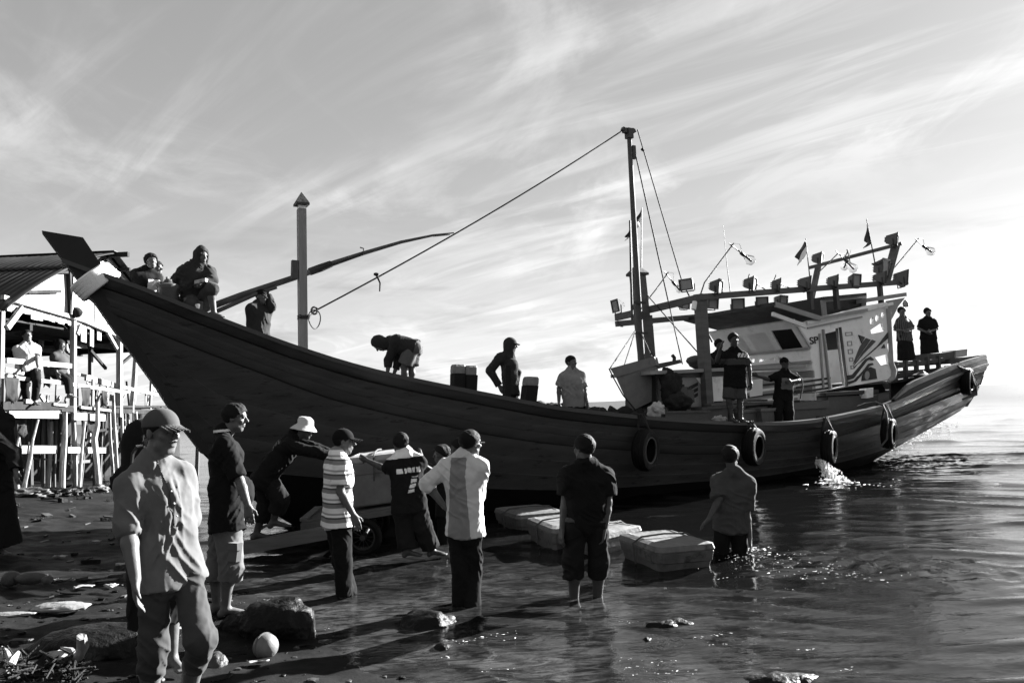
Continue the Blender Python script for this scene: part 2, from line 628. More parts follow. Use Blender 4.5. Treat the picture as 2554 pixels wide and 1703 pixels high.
def sand_material():
    m = bpy.data.materials.new('wet_beach_sand')
    m.use_nodes = True
    w = NT(m.node_tree)
    out = w.n('ShaderNodeOutputMaterial')
    p = w.n('ShaderNodeBsdfPrincipled')
    w.link(p.outputs[0], out.inputs[0])
    tc = w.n('ShaderNodeTexCoord')
    n1 = w.n('ShaderNodeTexNoise', i_Scale=0.8, i_Detail=8.0, i_Roughness=0.7)
    w.link(tc.outputs['Object'], n1.inputs['Vector'])
    n2 = w.n('ShaderNodeTexNoise', i_Scale=9.0, i_Detail=8.0, i_Roughness=0.75)
    w.link(tc.outputs['Object'], n2.inputs['Vector'])
    n3 = w.n('ShaderNodeTexNoise', i_Scale=70.0, i_Detail=4.0, i_Roughness=0.7)
    w.link(tc.outputs['Object'], n3.inputs['Vector'])
    mixv = w.math('ADD', w.math('MULTIPLY', n1.outputs[0], 0.45), w.math('ADD', w.math('MULTIPLY', n2.outputs[0], 0.4), w.math('MULTIPLY', n3.outputs[0], 0.15)))
    col = w.ramp(mixv, [(0.38, 0.001), (0.48, 0.003), (0.55, 0.0065), (0.66, 0.026)])
    w.link(col, p.inputs['Base Color'])
    w.link(w.maprange(n1.outputs[0], 0.35, 0.65, 0.55, 0.9), p.inputs['Roughness'])
    p.inputs['Specular IOR Level'].default_value = 0.10
    b = w.n('ShaderNodeBump', i_Strength=0.7, i_Distance=0.03)
    w.link(mixv, b.inputs['Height'])
    w.link(b.outputs[0], p.inputs['Normal'])
    return m


def sea_material():
    m = bpy.data.materials.new('murky_sea_water')
    m.use_nodes = True
    w = NT(m.node_tree)
    out = w.n('ShaderNodeOutputMaterial')
    p = w.n('ShaderNodeBsdfPrincipled')
    w.link(p.outputs[0], out.inputs[0])
    tc = w.n('ShaderNodeTexCoord')
    n1 = w.n('ShaderNodeTexNoise', i_Scale=0.9, i_Detail=7.0, i_Roughness=0.65, i_Distortion=0.6)
    w.link(tc.outputs['Object'], n1.inputs['Vector'])
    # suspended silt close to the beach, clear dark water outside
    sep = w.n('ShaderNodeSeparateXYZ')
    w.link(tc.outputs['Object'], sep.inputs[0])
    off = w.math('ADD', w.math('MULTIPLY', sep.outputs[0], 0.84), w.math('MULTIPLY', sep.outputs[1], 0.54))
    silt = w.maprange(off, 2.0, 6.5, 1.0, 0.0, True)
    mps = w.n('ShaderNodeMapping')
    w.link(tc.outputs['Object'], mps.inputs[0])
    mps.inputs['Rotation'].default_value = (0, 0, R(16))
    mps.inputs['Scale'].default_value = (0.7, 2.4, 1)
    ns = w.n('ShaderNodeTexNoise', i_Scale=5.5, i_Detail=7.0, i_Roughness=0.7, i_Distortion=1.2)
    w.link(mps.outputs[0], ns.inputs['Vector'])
    glint_streak = w.maprange(ns.outputs[0], 0.40, 0.64, 0.12, 1.0, True)  # silt streaks along the crests double as painted sun glitter and caustic contrast
    colv = w.math('MULTIPLY', w.math('MULTIPLY', w.maprange(n1.outputs[0], 0.35, 0.66, 0.010, 0.060, True), glint_streak), silt)
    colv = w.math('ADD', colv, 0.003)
    comb = w.n('ShaderNodeCombineColor')
    for i in range(3):
        w.link(colv, comb.inputs[i])
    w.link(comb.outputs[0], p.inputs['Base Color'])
    # far out the unresolved waves act as a rougher surface
    ln = w.n('ShaderNodeVectorMath', operation='LENGTH')
    w.link(tc.outputs['Object'], ln.inputs[0])
    w.link(w.maprange(ln.outputs['Value'], 22.0, 160.0, 0.04, 0.27, True), p.inputs['Roughness'])
    p.inputs['IOR'].default_value = 1.33
    mp = w.n('ShaderNodeMapping')
    w.link(tc.outputs['Object'], mp.inputs[0])
    mp.inputs['Rotation'].default_value = (0, 0, R(-18))
    mp.inputs['Scale'].default_value = (0.8, 1.9, 1)
    nb = w.n('ShaderNodeTexNoise', i_Scale=5.0, i_Detail=5.0, i_Roughness=0.55, i_Distortion=0.9)
    w.link(mp.outputs[0], nb.inputs['Vector'])
    nb2 = w.n('ShaderNodeTexNoise', i_Scale=0.7, i_Detail=3.0)
    w.link(mp.outputs[0], nb2.inputs['Vector'])
    b = w.n('ShaderNodeBump', i_Strength=0.14, i_Distance=0.03)
    w.link(nb.outputs[0], b.inputs['Height'])
    b2 = w.n('ShaderNodeBump', i_Strength=0.10, i_Distance=0.2)
    w.link(nb2.outputs[0], b2.inputs['Height'])
    w.link(b.outputs[0], b2.inputs['Normal'])
    nb3 = w.n('ShaderNodeTexNoise', i_Scale=15.0, i_Detail=3.0, i_Distortion=0.5)
    w.link(mp.outputs[0], nb3.inputs['Vector'])
    b3 = w.n('ShaderNodeBump', i_Strength=0.18, i_Distance=0.010)
    w.link(nb3.outputs[0], b3.inputs['Height'])
    w.link(b2.outputs[0], b3.inputs['Normal'])
    w.link(b3.outputs[0], p.inputs['Normal'])
    return m


def sea_height(X, Y):
    rng = np.random.RandomState(11)
    z = np.zeros_like(X)
    wx = X + 0.35 * np.sin(Y * 0.9 + 1.3) + 0.2 * np.sin(X * 1.7 + Y * 0.6)
    wy = Y + 0.30 * np.sin(X * 0.8 + 0.4) + 0.15 * np.sin(Y * 1.9 - X)
    dist = np.sqrt(X**2 + Y**2)
    near = np.clip(1.35 - dist / 26.0, 0.0, 1.0)
    far = np.clip((dist - 5.0) / 14.0, 0.0, 1.0) * np.clip(1.4 - dist / 320.0, 0, 1)
    for (l0, l1, n, spread, rms, w_, sharp) in ((0.38, 0.95, 18, 13, 0.0044, near, 0.95), (0.16, 0.34, 22, 30, 0.0009, np.clip(1.2 - dist / 16.0, 0, 1), 0.3), (1.1, 3.0, 16, 16, 0.0070, far, 1.1)):
        s = np.zeros_like(X)
        for k in range(n):
            lam = l0 * (l1 / l0) ** rng.rand()
            th = R(-107 + rng.randn() * spread)
            ph = rng.rand() * 6.28
            s += np.sin(math.cos(th) * 2 * math.pi / lam * wx + math.sin(th) * 2 * math.pi / lam * wy + ph)
        s /= math.sqrt(n / 2.0)
        # groups of waves come and go over a few metres
        g = 0.55 + 0.9 * fbm(np.stack([X * 0.35, Y * 0.35, np.full_like(X, l0 * 9)], -1), 3, 31)
        z += rms * w_ * g * (np.exp(sharp * np.clip(s, -2.6, 2.2)) - 1.0) / sharp
    z += 0.006 * np.sin(0.55 * X * 0.5 - 0.55 * Y * 0.85) * np.clip((dist - 6) / 8, 0, 1)
    # calm in the shallows, stirred up round the wading man and behind the stern
    P = np.stack([X, Y, np.zeros_like(X)], -1)
    for (cx, cy, rr, a) in ((2.95, 8.0, 0.6, 0.08), (3.7, 7.4, 0.8, 0.06), (4.4, 7.0, .6, .035), (1.2, 7.0, 1.2, 0.010), (7.0, 16.2, 1.2, 0.07), (9.5, 18.2, 2.2, 0.08), (0.8, 3.6, 1.3, 0.012)):
        g = np.exp(-((X - cx)**2 + (Y - cy)**2) / rr**2)
        z += a * g * (fbm(P * 6.0, 4, 21) - 0.5) * 1.6
    return z


height_grid('ground', axis_steps(-120, -8, 4, 60, 0.075, 1.12), axis_steps(-30, 1.5, 14, 120, 0.075, 1.12), terrain, sand_material())
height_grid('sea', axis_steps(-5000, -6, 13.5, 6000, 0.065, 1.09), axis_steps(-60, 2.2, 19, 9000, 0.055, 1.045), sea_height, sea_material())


# ------------------------------------------------------------------ figures: signed-distance bodies polygonised into one continuous surface
class Field:
    def __init__(s, lo, hi, h):
        s.h = h
        s.lo = np.asarray(lo, float)
        n = np.ceil((np.asarray(hi, float) - s.lo) / h).astype(int) + 1
        s.ax = [(s.lo[i] + h * np.arange(n[i])).astype(np.float32) for i in range(3)]
        s.f = np.full(n, 0.2, np.float32)

    def _sl(s, lo, hi):
        r = []
        for i in range(3):
            a = max(0, int(math.floor((lo[i] - s.lo[i]) / s.h)))
            b = min(len(s.ax[i]), int(math.ceil((hi[i] - s.lo[i]) / s.h)) + 1)
            if b <= a:
                return None
            r.append(slice(a, b))
        return tuple(r)

    def _xyz(s, sl):
        return s.ax[0][sl[0]][:, None, None], s.ax[1][sl[1]][None, :, None], s.ax[2][sl[2]][None, None, :]

    def _merge(s, sl, d, k, sub=False):
        f = s.f[sl]
        if sub:
            d = -d
            h = np.clip(0.5 - 0.5 * (f - d) / k, 0, 1) if k > 0 else (d > f).astype(np.float32)
            s.f[sl] = (f * (1 - h) + d * h + k * h * (1 - h)) if k > 0 else np.maximum(f, d)
        elif k > 0:
            h = np.clip(0.5 + 0.5 * (f - d) / k, 0, 1)
            s.f[sl] = f * (1 - h) + d * h - k * h * (1 - h)
        else:
            s.f[sl] = np.minimum(f, d)

    def cone(s, a, b, ra, rb, k=0.02, cut=False, sub=False, flat=None):
        a = np.asarray(a, float); b = np.asarray(b, float)
        m = max(ra, rb) + k + 3 * s.h
        sl = s._sl(np.minimum(a, b) - m, np.maximum(a, b) + m)
        if sl is None:
            return
        x, y, z = s._xyz(sl)
        ab = b - a
        L2 = max(1e-9, float(ab @ ab))
        px, py, pz = x - a[0], y - a[1], z - a[2]
        t = np.clip((px * ab[0] + py * ab[1] + pz * ab[2]) / L2, 0, 1)
        d = np.sqrt((px - t * ab[0])**2 + (py - t * ab[1])**2 + (pz - t * ab[2])**2) - (ra + (rb - ra) * t)
        if cut:
            L = math.sqrt(L2)
            d = np.maximum(d, (px * ab[0] + py * ab[1] + pz * ab[2]) / L - L)
        s._merge(sl, d.astype(np.float32), k, sub)

    def ell(s, c, M, r, k=0.02, sub=False, clip=None):
        """ellipsoid: rows of M are its axes; clip = (point, normal) keeps the side the normal points away from"""
        c = np.asarray(c, float); r = np.asarray(r, float)
        m = float(r.max()) + k + 3 * s.h
        sl = s._sl(c - m, c + m)
        if sl is None:
            return
        x, y, z = s._xyz(sl)
        px, py, pz = x - c[0], y - c[1], z - c[2]
        q = [(px * M[i][0] + py * M[i][1] + pz * M[i][2]) / r[i] for i in range(3)]
        k0 = np.sqrt(q[0]**2 + q[1]**2 + q[2]**2)
        k1 = np.sqrt((q[0] / r[0])**2 + (q[1] / r[1])**2 + (q[2] / r[2])**2) + 1e-9
        d = k0 * (k0 - 1) / k1
        d = np.where(k0 < 0.05, -float(r.min()), d)
        if clip is not None:
            for (p, n) in (clip if isinstance(clip, list) else [clip]):
                d = np.maximum(d, (x - p[0]) * n[0] + (y - p[1]) * n[1] + (z - p[2]) * n[2])
        s._merge(sl, d.astype(np.float32), k, sub)

    def cutplane(s, p, n):
        x, y, z = s._xyz((slice(None),) * 3)
        d = (x - p[0]) * n[0] + (y - p[1]) * n[1] + (z - p[2]) * n[2]
        s.f = np.maximum(s.f, d.astype(np.float32))

    def folds(s, amp, seed, freq=(14, 14, 7), fine=0.35):
        idx = np.nonzero(np.abs(s.f) < 3.2 * s.h + amp)
        P = np.stack([s.ax[i][idx[i]] for i in range(3)], -1)
        q = freq[0] / 14.0
        zz = freq[2] / 7.0
        warp = (vnoise(P * 5.0, seed + 3) - .5) * 2.4
        tot = 0
        rg = np.random.RandomState(seed + 1)
        for o, (ang, wt) in enumerate(((rg.uniform(20, 50), 1.0), (rg.uniform(-55, -25), .8), (rg.uniform(-12, 12), .5))):
            ca, sa = math.cos(R(ang)), math.sin(R(ang))
            hx_ = P[:, 0] * .8 + P[:, 1] * .6
            u = (hx_ * ca + P[:, 2] * sa * zz) * 24 * q + warp
            v = (-hx_ * sa + P[:, 2] * ca) * 5.5 * q
            n = vnoise(np.stack([u, v, P[:, 1] * 6 * q], -1), seed + o * 3)
            mask = np.clip(vnoise(P * 5.5 * q, seed + 11 + o) * 2.2 - .6, 0, 1)
            tot = tot + wt * mask * np.clip(1 - np.abs(2 * n - 1) * 1.5, 0, 1) ** 1.6
        n2 = vnoise(P * 45.0, seed + 5)
        ridge = tot
        s.f[idx] += (amp * (0.35 - ridge) + amp * fine * 0.6 * (n2 - 0.5) + amp * .6 * (vnoise(P * 8.0, seed + 8) - .5)).astype(np.float32)

    def mesh(s):
        f = s.f
        f[0], f[-1], f[:, 0], f[:, -1], f[:, :, 0], f[:, :, -1] = 0.2, 0.2, 0.2, 0.2, 0.2, 0.2
        ins = f < 0
        c = [ins[i:ins.shape[0] - 1 + i, j:ins.shape[1] - 1 + j, k:ins.shape[2] - 1 + k] for i in (0, 1) for j in (0, 1) for k in (0, 1)]
        cnt = sum(q.astype(np.int8) for q in c)
        act = (cnt > 0) & (cnt < 8)
        ci = np.nonzero(act)
        n = len(ci[0])
        if n == 0:
            return np.zeros((0, 3)), np.zeros((0, 4), int)
        cid = np.full(act.shape, -1, np.int32)
        cid[ci] = np.arange(n)
        acc = np.zeros((n, 3)); wt = np.zeros(n)
        corner = {(i, j, k): f[ci[0] + i, ci[1] + j, ci[2] + k] for i in (0, 1) for j in (0, 1) for k in (0, 1)}
        for ax in range(3):
            for u in (0, 1):
                for v in (0, 1):
                    o = [0, 0, 0]; o[(ax + 1) % 3] = u; o[(ax + 2) % 3] = v
                    o2 = list(o); o2[ax] = 1
                    fa, fb = corner[tuple(o)], corner[tuple(o2)]
                    mk = (fa < 0) != (fb < 0)
                    t = np.where(mk, fa / np.where(mk, fa - fb, 1), 0)
                    p = np.tile(np.array(o, float), (n, 1)); p[:, ax] = t
                    acc += p * mk[:, None]; wt += mk
        V = (np.stack(ci, -1) + acc / wt[:, None]) * s.h + s.lo
        F = []
        for ax in range(3):
            b, d = (ax + 1) % 3, (ax + 2) % 3
            sa = [slice(None)] * 3; sb = [slice(None)] * 3
            sa[ax] = slice(0, -1); sb[ax] = slice(1, None)
            for q in (sa, sb):
                q[b] = slice(1, -1); q[d] = slice(1, -1)
            A_, B_ = ins[tuple(sa)], ins[tuple(sb)]
            e = np.nonzero(A_ != B_)
            g = [e[0].copy(), e[1].copy(), e[2].copy()]
            g[b] = g[b] + 1; g[d] = g[d] + 1
            quad = []
            for (ob, od) in ((-1, -1), (0, -1), (0, 0), (-1, 0)):
                h = [g[0], g[1], g[2]]
                h[b] = g[b] + ob; h[d] = g[d] + od
                quad.append(cid[h[0], h[1], h[2]])
            Q = np.stack(quad, -1)
            fl = ~A_[e]
            Q[fl] = Q[fl][:, ::-1]
            F.append(Q)
        return V, np.concatenate(F)


def hand_frame(d, pal):
    d = nrm(d)
    pal = nrm(pal - d * np.dot(pal, d))
    return d, pal, np.cross(d, pal)


class Figure:
    """One person. Joints are photo pixels plus a depth offset in metres from the person's own distance Y."""
    def __init__(s, label, Y=None, ground=None, S=None, H=None, th=90, head=None, thh=None, pitch=0, tilt=0, R_=None, L_=None, RL=None, LL=None,
                 sc=1.0, fat=1.0, skin=None, group=None, sw=0.163, hw=0.085, hz=None, h=None, fr=None, sd=0.0, hd=0.0):
        s.sc = sc; s.fat = fat
        if Y is None:
            q = ground
            Y = 8.0
            for _ in range(25):
                r_ = EYE + ray(*q) * Y
                zt = max(tz(r_[0], r_[1]), -9) + 0.075 * sc
                Y += ((CAMZ - zt) / max(1e-3, -(ray(*q)[2])) - Y) * 0.6
        s.Y = Y
        P = lambda p, dz=0.0: on_Y(p[0], p[1], Y + (p[2] if len(p) > 2 else dz))
        s.f = A(math.cos(R(th)), math.sin(R(th)), 0)
        s.r = A(math.sin(R(th)), -math.cos(R(th)), 0)
        s.S = P(S, sd); s.H = P(H, hd)
        s.up = nrm(s.S - s.H)
        s.fw = nrm(s.f - s.up * np.dot(s.f, s.up))
        rt = nrm(np.cross(s.fw, s.up)); s.rt = rt
        s.sh = {'R': s.S + rt * sw * sc - s.up * 0.055 * sc, 'L': s.S - rt * sw * sc - s.up * 0.055 * sc}
        s.hp = {'R': s.H + rt * hw * sc, 'L': s.H - rt * hw * sc}
        s.arm, s.leg = {}, {}
        for side, spec in (('R', R_), ('L', L_)):
            dz = s.sh[side][1] - Y
            if spec is None:
                sg = 1 if side == 'R' else -1
                e = s.sh[side] - A(0, 0, 1) * 0.28 * sc + rt * sg * 0.04
                w_ = e - A(0, 0, 1) * 0.25 * sc + s.f * 0.06
                s.arm[side] = [e, w_]
            else:
                s.arm[side] = [P(q, dz) for q in spec[:2]]
            s.arm[side].append(spec[2] if spec is not None and len(spec) > 2 and isinstance(spec[2], dict) else {})
        for side, spec in (('R', RL), ('L', LL)):
            dz = s.hp[side][1] - Y
            if spec is None:
                k = s.hp[side] - A(0, 0, 1) * 0.40 * sc + s.f * 0.02
                s.leg[side] = [k, k - A(0, 0, 1) * 0.41 * sc - s.f * 0.02]
            else:
                s.leg[side] = [P(q, dz) for q in spec[:2]]
        s.hc = P(head)
        t2 = th if thh is None else thh
        hf = A(math.cos(R(t2)) * math.cos(R(pitch)), math.sin(R(t2)) * math.cos(R(pitch)), math.sin(R(pitch)))
        hr = A(math.sin(R(t2)), -math.cos(R(t2)), 0)
        hu = nrm(np.cross(hr, hf))
        if tilt:
            c_, s_ = math.cos(R(tilt)), math.sin(R(tilt))
            hr, hu = hr * c_ - hu * s_, hu * c_ + hr * s_
        s.HM = np.array([hf, hr, hu])
        s.ff = s.f if fr is None else A(math.cos(R(fr)), math.sin(R(fr)), 0)
        foot = min(s.leg['R'][1][2], s.leg['L'][1][2]) - 0.08 * sc
        s.h = h or min(0.02, max(0.0065, Y * 0.00105))
        base = (s.H[0], s.H[1], foot)
        s.root = thing('person', label, 'person', base, group)
        s.skin = skin or M_SKIN
        s.seed = int(abs(S[0] * 13 + S[1] * 7)) % 50

    # -- helpers
    def hp_(s, x, y, z):
        """point in head space: forward, right, up (metres)"""
        return s.hc + (s.HM[0] * x + s.HM[1] * y + s.HM[2] * z) * s.sc

    def field(s, pts, m):
        pts = np.array(pts)
        return Field(pts.min(0) - m, pts.max(0) + m, s.h)

    def torso(s, F, off=0.0, lo=0.0, k=0.05, cut=False, belly=0.0):
        sc, ft = s.sc, s.fat
        hw = np.linalg.norm(s.sh['R'] - s.sh['L']) / 2
        L = np.linalg.norm(s.S - s.H)
        low = s.H - s.up * lo
        for j in (-0.5, 0, 0.5):
            a = s.S - s.up * (0.145 * sc) + s.rt * hw * j * 1.12
            w = s.H + s.up * L * 0.36 + s.rt * 0.135 * sc * ft * j * 1.15
            b = s.H + s.rt * 0.15 * sc * ft * j * 1.15
            F.cone(a, w, (0.088 * sc * (0.5 + 0.5 * ft) + off), (0.086 * sc * ft + off), k)
            if lo > 0.001:
                F.cone(w, low + (b - s.H) * 1.1, 0.086 * sc * ft + off, 0.099 * sc * ft + off + 0.006, k, cut=cut)
            else:
                F.cone(w, b, 0.086 * sc * ft + off, 0.088 * sc * ft + off, k)
        for k_ in 'RL':
            F.cone(s.S + s.up * 0.055 * sc, s.sh[k_] + s.up * 0.008, 0.048 * sc + off, 0.046 * sc + off, k)
        F.cone(s.sh['L'] - s.up * .03, s.sh['R'] - s.up * .03, 0.05 * sc + off, 0.05 * sc + off, k)
        F.ell(s.S - s.up * 0.17 * sc + s.fw * 0.045 * sc, np.array([s.fw, s.rt, s.up]), np.array([0.085, 0.14, 0.13]) * sc * (0.6 + 0.4 * ft) + off, k)
        if belly:
            F.ell(s.H + s.up * L * 0.3 + s.fw * 0.07 * sc, np.array([s.fw, s.rt, s.up]), np.array([0.09 + belly, 0.13, 0.15]) * sc + off, 0.06)

    def body(s, hands=True, curl=0.5, feet=True, belly=0.0, ears=True):
        sc = s.sc
        pts = [s.hc + A(0, 0, 0.02), s.S, s.H, *s.sh.values(), *s.hp.values()] + [p for q in s.arm.values() for p in q[:2]] + [p for q in s.leg.values() for p in q]
        F = s.field(pts, 0.24 * sc)
        s.torso(F, 0.0, 0.0, belly=belly)
        for k_ in 'RL':
            F.cone(s.hp[k_] + s.up * 0.02, s.leg[k_][0], 0.078 * sc * s.fat, 0.053 * sc, 0.04)
            kn, an = s.leg[k_]
            mid = kn + (an - kn) * 0.32 - s.ff * 0.016
            F.cone(kn, mid, 0.05 * sc, 0.054 * sc, 0.02)
            F.cone(mid, an, 0.053 * sc, 0.034 * sc, 0.02)
            if feet:
                heel = an - s.ff * 0.035 * sc - A(0, 0, 0.042 * sc)
                toe = an + s.ff * 0.13 * sc - A(0, 0, 0.052 * sc)
                F.cone(an, heel, 0.034 * sc, 0.034 * sc, 0.02)
                F.cone(an - A(0, 0, 0.015), toe, 0.036 * sc, 0.024 * sc, 0.02)
                side = np.cross(s.ff, A(0, 0, 1))
                for q in range(5):
                    o = side * (q - 2) * 0.016 * sc
                    F.cone(toe + o * 0.8 - s.ff * 0.02, toe + o + s.ff * (0.045 - 0.006 * abs(q - 1)) * sc - A(0, 0, 0.006), 0.015 * sc, 0.011 * sc, 0.006)
            e, w, opt = s.arm[k_]
            F.cone(s.sh[k_], e, 0.05 * sc, 0.038 * sc, 0.03)
            F.cone(e, e + (w - e) * 0.3, 0.038 * sc, 0.04 * sc, 0.015)
            F.cone(e + (w - e) * 0.3, w, 0.04 * sc, 0.026 * sc, 0.015)
            if hands:
                sg = 1 if k_ == 'R' else -1
                d = opt.get('dir')
                d = nrm(w - e) if d is None else nrm(d)
                pal = opt.get('palm')
                pal = -s.rt * sg * 0.8 + s.f * 0.2 - A(0, 0, 0.1) if pal is None else np.asarray(pal, float)
                d, pal, th_ = hand_frame(d, pal)
                if np.dot(th_, s.f + A(0, 0, 0.3)) < 0:
                    th_ = -th_
                cu = opt.get('curl', curl)
                rf = max(0.0085 * sc, s.h * 0.78)
                for q in (-1.5, -0.5, 0.5, 1.5):
                    F.cone(w + d * 0.01 + th_ * q * 0.010 * sc, w + d * 0.083 * sc + th_ * q * 0.019 * sc, 0.019 * sc, 0.0135 * sc, 0.008)
                for q, ln in ((1.5, 0.070), (0.5, 0.080), (-0.5, 0.074), (-1.5, 0.058)):
                    a = w + d * 0.085 * sc + th_ * q * 0.0205 * sc
                    d1 = nrm(d + pal * 0.45 * cu)
                    d2 = nrm(d + pal * 1.6 * cu)
                    m1 = a + d1 * ln * 0.52 * sc
                    F.cone(a, m1, rf * 1.05, rf, 0.004)
                    F.cone(m1, m1 + d2 * ln * 0.5 * sc, rf, rf * 0.82, 0.004)
                a = w + d * 0.02 * sc + th_ * 0.022 * sc
                m1 = a + nrm(d * 0.75 + th_ * 0.75 + pal * 0.2) * 0.045 * sc
                F.cone(a, m1, rf * 1.5, rf * 1.2, 0.008)
                F.cone(m1, m1 + nrm(d + th_ * 0.25 + pal * 0.35) * 0.035 * sc, rf * 1.15, rf * 0.9, 0.004)
        # neck and head
        F.cone(s.hp_(-0.015, 0, -0.06), s.S + s.up * 0.01 - s.fw * 0.005, 0.054 * sc, 0.062 * sc, 0.03)
        M = s.HM
        F.ell(s.hp_(-0.012, 0, 0.032), M, A(0.096, 0.076, 0.086) * sc, 0.015)
        F.ell(s.hp_(0.022, 0, -0.036), M, A(0.064, 0.058, 0.082) * sc, 0.02)
        F.cone(s.hp_(0.052, -0.016, -0.098), s.hp_(0.052, 0.016, -0.098), 0.02 * sc, 0.02 * sc, 0.02)
        F.cone(s.hp_(0.03, -0.045, -0.07), s.hp_(0.03, 0.045, -0.07), 0.018 * sc, 0.018 * sc, 0.025)
        F.cone(s.hp_(0.074, -0.034, 0.026), s.hp_(0.074, 0.034, 0.026), 0.012 * sc, 0.012 * sc, 0.012)
        for y in (-0.031, 0.031):
            F.ell(s.hp_(0.097, y, 0.006), M, A(0.016, 0.018, 0.012) * sc, 0.008, sub=True)
            F.cone(s.hp_(0.062, y * 1.25, -0.022), s.hp_(0.055, y * 1.5, -0.018), 0.018 * sc, 0.018 * sc, 0.014)
        F.cone(s.hp_(0.084, 0, 0.014), s.hp_(0.108, 0, -0.022), 0.008 * sc, 0.0125 * sc, 0.010)
        for y in (-0.011, 0.011):
            F.ell(s.hp_(0.095, y, -0.026), M, A(0.011, 0.009, 0.008) * sc, 0.006)
        F.ell(s.hp_(0.080, 0, -0.054), M, A(0.012, 0.025, 0.0065) * sc, 0.006)
        F.ell(s.hp_(0.078, 0, -0.068), M, A(0.012, 0.022, 0.007) * sc, 0.006)
        F.ell(s.hp_(0.090, 0, -0.061), M, A(0.006, 0.024, 0.0025) * sc, 0.004, sub=True)
        if ears:
            for y in (-1, 1):
                F.ell(s.hp_(-0.008, 0.076 * y, -0.004), M, A(0.019, 0.009, 0.032) * sc, 0.008)
        V, Q = F.mesh()
        o = np_mesh('body', V, Q, s.skin, s.root)
        if s.h < 0.0095:
            for y in (-0.031, 0.031):
                b = MB(); b.ball(s.hp_(0.0805, y, 0.006), A(0.010, 0.014, 0.0075) * sc, 2, rot=s.HM.T)
                b.build('eye', M_EYE, s.root, smooth=True)
                b = MB(); b.tube([s.hp_(.083, y * .45, .0255), s.hp_(.083, y, .031), s.hp_(.070, y * 1.6, .027)], [.003, .0045, .002], 6); b.build('eyebrow', M_HAIR, s.root, smooth=True)
        return s

    def shirt(s, m, sleeve=0.85, long=False, hem=0.10, off=0.016, fold=0.009, collar=True, belly=0.0, name='shirt', loose=0.0, flare=0.0, sleeve_off=0.02, zones=None, R_len=None):
        sc = s.sc
        pts = [s.S + s.up * 0.05, s.H - s.up * (hem + 0.05)] + list(s.sh.values()) + [q[0] for q in s.arm.values()] + ([q[1] for q in s.arm.values()] if long else [])
        F = s.field(pts, 0.20 * sc)
        s.torso(F, off + loose, hem, cut=True, belly=belly)
        if flare:
            for j in (-1, 0, 1):
                F.cone(s.H + s.up * 0.18 + s.rt * 0.08 * j, s.H - s.up * hem + s.rt * 0.1 * j, 0.10 * sc, 0.115 * sc + flare, 0.04, cut=True)
        for k_ in 'RL':
            e, w, _ = s.arm[k_]
            if long:
                F.cone(s.sh[k_], e, 0.056 * sc + off, 0.047 * sc + off, 0.035)
                F.cone(e, e + (w - e) * (sleeve if sleeve <= 1 else 1), 0.047 * sc + off, 0.036 * sc + off, 0.012, cut=True)
            else:
                sl = sleeve if R_len is None or k_ != 'R' else R_len
                F.cone(s.sh[k_], s.sh[k_] + (e - s.sh[k_]) * min(sl, 1.0), 0.054 * sc + off, 0.050 * sc + sleeve_off, 0.035, cut=True)
        if collar:
            F.cone(s.S - s.up * 0.02, s.S + s.up * 0.045 * sc + s.fw * 0.01, 0.080 * sc, 0.070 * sc, 0.02, cut=True)
            F.cone(s.S + s.up * 0.03 * sc + s.fw * 0.10, s.S + s.up * 0.15 * sc + s.fw * 0.09, 0.03, 0.06, 0.01, sub=True)
        F.folds(fold, s.seed)
        V, Q = F.mesh()
        mi = None
        ms = [m] if not isinstance(m, (list, tuple)) else list(m)
        if zones is not None:
            cen = V[Q].mean(1)
            d = cen - s.H
            mi = zones(d @ s.rt / sc, d @ s.up / np.linalg.norm(s.S - s.H), d @ s.fw / sc)
        return np_mesh(name, V, Q, ms, s.root, mi=mi)

    def trousers(s, m, to=1.9, off=0.018, fold=0.008, waist=0.10, name='trousers', belly=0.0, wide=0.0):
        """to: 0..1 along the thigh, 1..2 along the shin"""
        sc = s.sc
        pts = [s.H + s.up * waist] + list(s.hp.values()) + [p for q in s.leg.values() for p in q]
        F = s.field(pts, 0.20 * sc)
        for j in (-0.5, 0, 0.5):
            b = s.H + s.rt * 0.15 * sc * s.fat * j * 1.25
            F.cone(b - s.up * 0.03, b + s.up * waist, 0.088 * sc * s.fat + off * .6, 0.078 * sc * s.fat + off * .4, 0.05, cut=True)
        for k_ in 'RL':
            kn, an = s.leg[k_]
            a = s.hp[k_] + s.up * 0.02
            if to <= 1:
                F.cone(a, a + (kn - a) * to, 0.078 * sc * s.fat + off, 0.074 * sc + off + wide, 0.03, cut=True)
            else:
                F.cone(a, kn, 0.078 * sc * s.fat + off, 0.059 * sc + off + wide * 0.6, 0.03)
                F.cone(kn, kn + (an - kn) * (to - 1), 0.059 * sc + off + wide * 0.6, 0.047 * sc + off + wide, 0.02, cut=True)
        F.folds(fold, s.seed + 9)
        V, Q = F.mesh()
        return np_mesh(name, V, Q, m, s.root)

    def sarong(s, m, drop=0.62, flare=0.02, name='sarong', waist=0.14, fold=0.012):
        sc = s.sc
        F = s.field([s.H + s.up * waist, s.H - A(0, 0, drop), *s.hp.values()], 0.26 * sc)
        for j in (-0.5, 0, 0.5):
            b = s.H + s.rt * 0.16 * sc * s.fat * j * 1.2
            F.cone(b, b + s.up * waist, 0.108 * sc, 0.095 * sc, 0.05, cut=True)
            F.cone(b, b - A(0, 0, drop) + s.rt * flare * j * 2.5, 0.115 * sc, 0.112 * sc + flare, 0.05, cut=True)
        F.folds(fold, s.seed + 4, freq=(16, 16, 2.5))
        V, Q = F.mesh()
        return np_mesh(name, V, Q, m, s.root)

    def _headfield(s, fine=0.7):
        hh = s.h
        s.h = max(0.0055, hh * fine)
        F = s.field([s.hc], 0.27 * s.sc)
        s.h = hh
        return F

